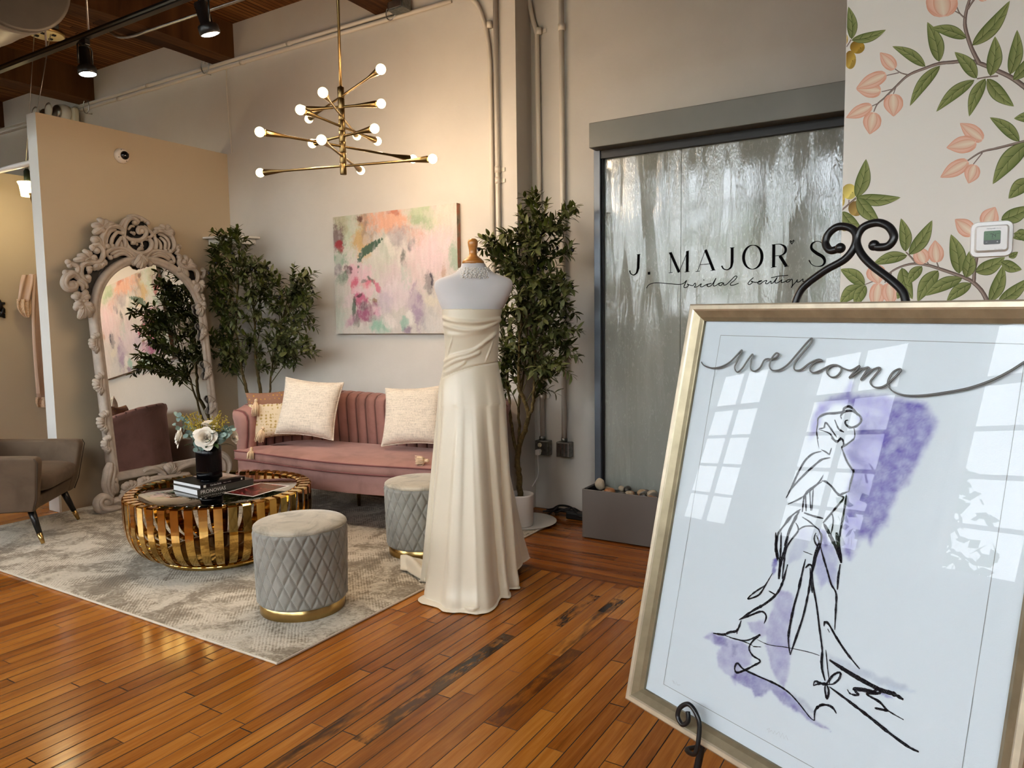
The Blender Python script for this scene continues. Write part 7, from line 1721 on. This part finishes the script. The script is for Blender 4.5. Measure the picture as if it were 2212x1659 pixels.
# ================================================================== abstract canvas on the back wall
PY = YW - .045
def ZP(u, v): return aty(700 + u / 3.95, 400 + v / 3.95, PY)
tl, trr, bl = ZP(65, 278), ZP(1130, 148), ZP(115, 1268)
X0, X1, Zt, Zb = (tl.x + bl.x) / 2, trr.x, (tl.z + trr.z) / 2, bl.z
pn = thing('art_canvas', 'unframed abstract floral canvas in pink, green and lilac on the back wall', 'painting', ((X0 + X1) / 2, PY, Zb))
BL_ = [ # u, v, ru, rv, rot, colour, strength, softness
 (200, 380, 130, 190, .2, (182, 198, 168), .9, .5), (140, 330, 60, 120, .3, (176, 160, 120), .6, .6), (110, 460, 60, 110, .1, (112, 76, 86), .9, .4), (128, 530, 34, 62, .1, (166, 24, 44), 1, .2), (120, 640, 80, 70, 0, (128, 164, 136), .9, .4), (120, 730, 46, 46, 0, (112, 96, 112), .8, .4), (330, 300, 50, 60, .3, (168, 126, 84), .8, .4), (300, 290, 26, 22, .4, (96, 44, 36), .9, .3), (332, 480, 82, 130, .15, (206, 164, 92), .95, .45), (380, 380, 60, 110, .2, (150, 134, 124), .7, .6), (540, 300, 185, 105, -.1, (230, 164, 130), .95, .45), (600, 235, 60, 25, -.2, (190, 96, 66), .7, .4), (860, 270, 140, 95, -.5, (178, 196, 158), .95, .4), (820, 310, 70, 40, -.5, (156, 176, 140), .7, .5), (1100, 190, 70, 70, 0, (230, 186, 174), .8, .5), (1040, 260, 90, 110, .2, (226, 208, 196), .9, .5), (620, 440, 100, 80, .3, (158, 146, 156), .7, .6), (830, 470, 110, 70, -.4, (220, 150, 128), .75, .6), (930, 500, 140, 130, .2, (234, 206, 214), .9, .5), (520, 560, 70, 130, .1, (192, 200, 182), .8, .5), (560, 520, 26, 90, .2, (226, 216, 206), .8, .4), (745, 510, 30, 60, -.2, (108, 102, 118), .9, .3), (770, 480, 40, 60, .0, (206, 200, 196), .5, .5), (640, 620, 26, 110, .15, (222, 214, 204), .8, .4), (676, 632, 28, 80, .1, (104, 110, 104), .95, .3), (690, 790, 50, 130, .05, (182, 200, 188), .8, .45), (830, 690, 150, 190, 0, (226, 196, 198), .75, .6), (960, 640, 130, 130, 0, (228, 200, 204), .7, .6), (1120, 620, 40, 110, .1, (146, 176, 150), .85, .45), (1025, 740, 22, 70, .1, (190, 150, 124), .8, .4), (905, 840, 34, 80, .2, (128, 122, 124), .85, .3), (918, 815, 10, 40, .1, (52, 48, 72), .9, .25), (560, 800, 90, 150, .2, (214, 190, 196), .8, .6), (620, 930, 150, 120, 0, (226, 206, 212), .85, .6), (440, 700, 110, 120, 0, (206, 204, 190), .7, .6),
 (270, 760, 95, 95, 0, (224, 168, 186), .95, .35), (370, 740, 60, 60, 0, (230, 184, 198), .9, .35), (200, 715, 26, 34, 0, (88, 48, 62), .9, .3), (160, 790, 60, 40, .4, (90, 128, 102), .85, .35), (400, 800, 40, 24, -.7, (64, 96, 76), .9, .3), (260, 860, 30, 70, -.4, (214, 92, 122), .95, .3), (365, 840, 60, 44, .2, (222, 104, 130), .95, .3), (330, 810, 26, 16, 0, (70, 24, 40), .9, .3), (455, 870, 18, 60, .5, (214, 96, 130), .9, .3), (380, 900, 40, 44, 0, (232, 190, 200), .95, .25), (290, 930, 60, 56, 0, (230, 186, 200), .9, .3), (310, 985, 66, 56, 0, (198, 74, 124), .95, .3), (305, 950, 26, 14, .4, (50, 40, 36), .8, .3), (200, 980, 50, 60, 0, (222, 200, 204), .85, .4), (425, 980, 36, 20, -.3, (148, 120, 60), .85, .3), (380, 1080, 100, 90, .1, (152, 70, 112), .95, .35), (330, 1110, 60, 60, 0, (176, 92, 132), .8, .4), (340, 1030, 40, 40, 0, (96, 84, 92), .7, .4), (255, 1070, 20, 120, -.15, (52, 92, 74), .9, .3), (240, 1160, 60, 50, .4, (196, 142, 168), .8, .5), (285, 1170, 26, 70, .1, (112, 110, 106), .7, .4), (465, 1080, 44, 50, 0, (230, 184, 200), .9, .35), (450, 1160, 70, 60, 0, (172, 188, 176), .7, .5), (480, 1215, 85, 60, .1, (146, 196, 172), .9, .45), (520, 1000, 60, 100, .2, (196, 178, 196), .7, .6), (560, 1170, 50, 60, 0, (232, 220, 214), .9, .4), (800, 1050, 46, 170, .15, (158, 130, 164), .9, .45), (770, 1010, 60, 90, 0, (182, 160, 182), .7, .6), (740, 1120, 36, 62, 0, (228, 222, 214), .95, .3), (690, 1170, 36, 50, 0, (140, 188, 170), .85, .35), (720, 1230, 40, 50, .2, (128, 96, 132), .8, .4), (890, 1150, 60, 100, 0, (186, 186, 186), .7, .6), (910, 990, 50, 60, 0, (222, 212, 190), .7, .5), (960, 1190, 80, 60, 0, (214, 210, 206), .7, .5), (130, 900, 60, 160, 0, (190, 196, 186), .7, .6), (120, 1150, 70, 120, 0, (192, 204, 192), .8, .6), (1080, 1000, 80, 200, 0, (222, 208, 206), .7, .6), (1000, 420, 60, 60, 0, (214, 194, 190), .6, .6)]
FEA = [(290, 742), (300, 640), (340, 570), (395, 535), (440, 500), (492, 462)]
mm = aty(600 / 3.95 + 700, 550, PY); um = (ZP(700, 700).x - ZP(600, 700).x) / 100; vm = (ZP(600, 700).z - ZP(600, 800).z) / 100
BLW = []
for u, v, ru, rv, rot, c, st, sf in BL_:
    p = ZP(u, v); BLW.append((p.x, p.z, ru * um, rv * vm, rot, srgb(*c)[:3], st, sf))
FW_ = [ZP(*p) for p in spline(FEA, 6)]
def pcol(u, v, p):
    x, z = p.x, p.z
    wx = .030 * NZ.noise(V((x * 7, z * 7, 1))) + .014 * NZ.noise(V((x * 22, z * 22, 2))) + .006 * NZ.noise(V((x * 60, z * 60, 3))); wz = .030 * NZ.noise(V((x * 7, z * 7, 5))) + .016 * NZ.noise(V((x * 18, z * 30, 6))) + .006 * NZ.noise(V((x * 60, z * 60, 8)))
    c = list(srgb(208, 200, 192)[:3])
    for bx, bz, ru, rv, rot, cc, st, sf in BLW:
        dx, dz = x + wx - bx, z + wz - bz
        if abs(dx) > 2 * max(ru, rv) or abs(dz) > 2 * max(ru, rv): continue
        a, b = dx * math.cos(rot) + dz * math.sin(rot), -dx * math.sin(rot) + dz * math.cos(rot)
        d = math.hypot(a / ru, b / rv) + .42 * NZ.noise(V((x * 34, z * 26, ru * 50))) + .30 * NZ.noise(V((x * 90, z * 70, rv * 50))); sf = sf + .25; k = .86 * st * smooth01((1 + sf * .6 - d) / (sf * 1.2))
        if k > 0:
            for i in range(3): c[i] = lerp(c[i], cc[i], k)
    dmin = min(math.hypot(x - q.x, z - q.z) for q in FW_[::3]); i_ = min(range(0, len(FW_), 3), key=lambda i: math.hypot(x - FW_[i].x, z - FW_[i].z)); wdt = .036 * math.sin(PI * min(.98, max(.05, 1 - i_ / len(FW_) * .95))) + .004 + .012 * NZ.noise(V((x * 70, z * 70, 5)))
    if dmin < wdt:
        k = smooth01((wdt - dmin) / .006); cc = srgb(66, 100, 80)[:3]; c = [lerp(a, b, k * .95) for a, b in zip(c, cc)]
    t = 1 + .09 * NZ.noise(V((x * 40, z * 9, 3))) + .07 * NZ.noise(V((x * 120, z * 90, 4)))
    w_ = smooth01((NZ.fractal(V((x * 11, z * 8, 12)), .8, 2.2, 6) + .05) / .55) * .38
    c = [lerp(q, r_, w_) for q, r_ in zip(c, srgb(216, 206, 202)[:3])]; lum = .3 * c[0] + .59 * c[1] + .11 * c[2]
    return [max(0, min(1, lerp(lum, q, .86) * t * .93)) for q in c]
mb = MB(); mb.grid(lambda u, v: V((lerp(X0, X1, u), PY, lerp(Zb, Zt, v))), 320, 250, smooth=False, col=pcol)
mb.build('painted_face', vcmat('oil_paint', .45, bump=.25, bscale=90, spec=.35), pn)
g = NT('canvas_edge'); n_ = g.noise(g.coord('Object', (1, 1, 1)), 9, 4, .6); g.bsdf(Base_Color=(g.ramp(n_, [(.3, srgb(96, 88, 76)), (.48, srgb(150, 140, 124)), (.6, srgb(176, 120, 96)), (.72, srgb(110, 118, 100))]), 0), Roughness=.7)
MB().box(X0, X1, PY + .0005, YW - .002, Zb, Zt).build('canvas_side', g.m, pn)
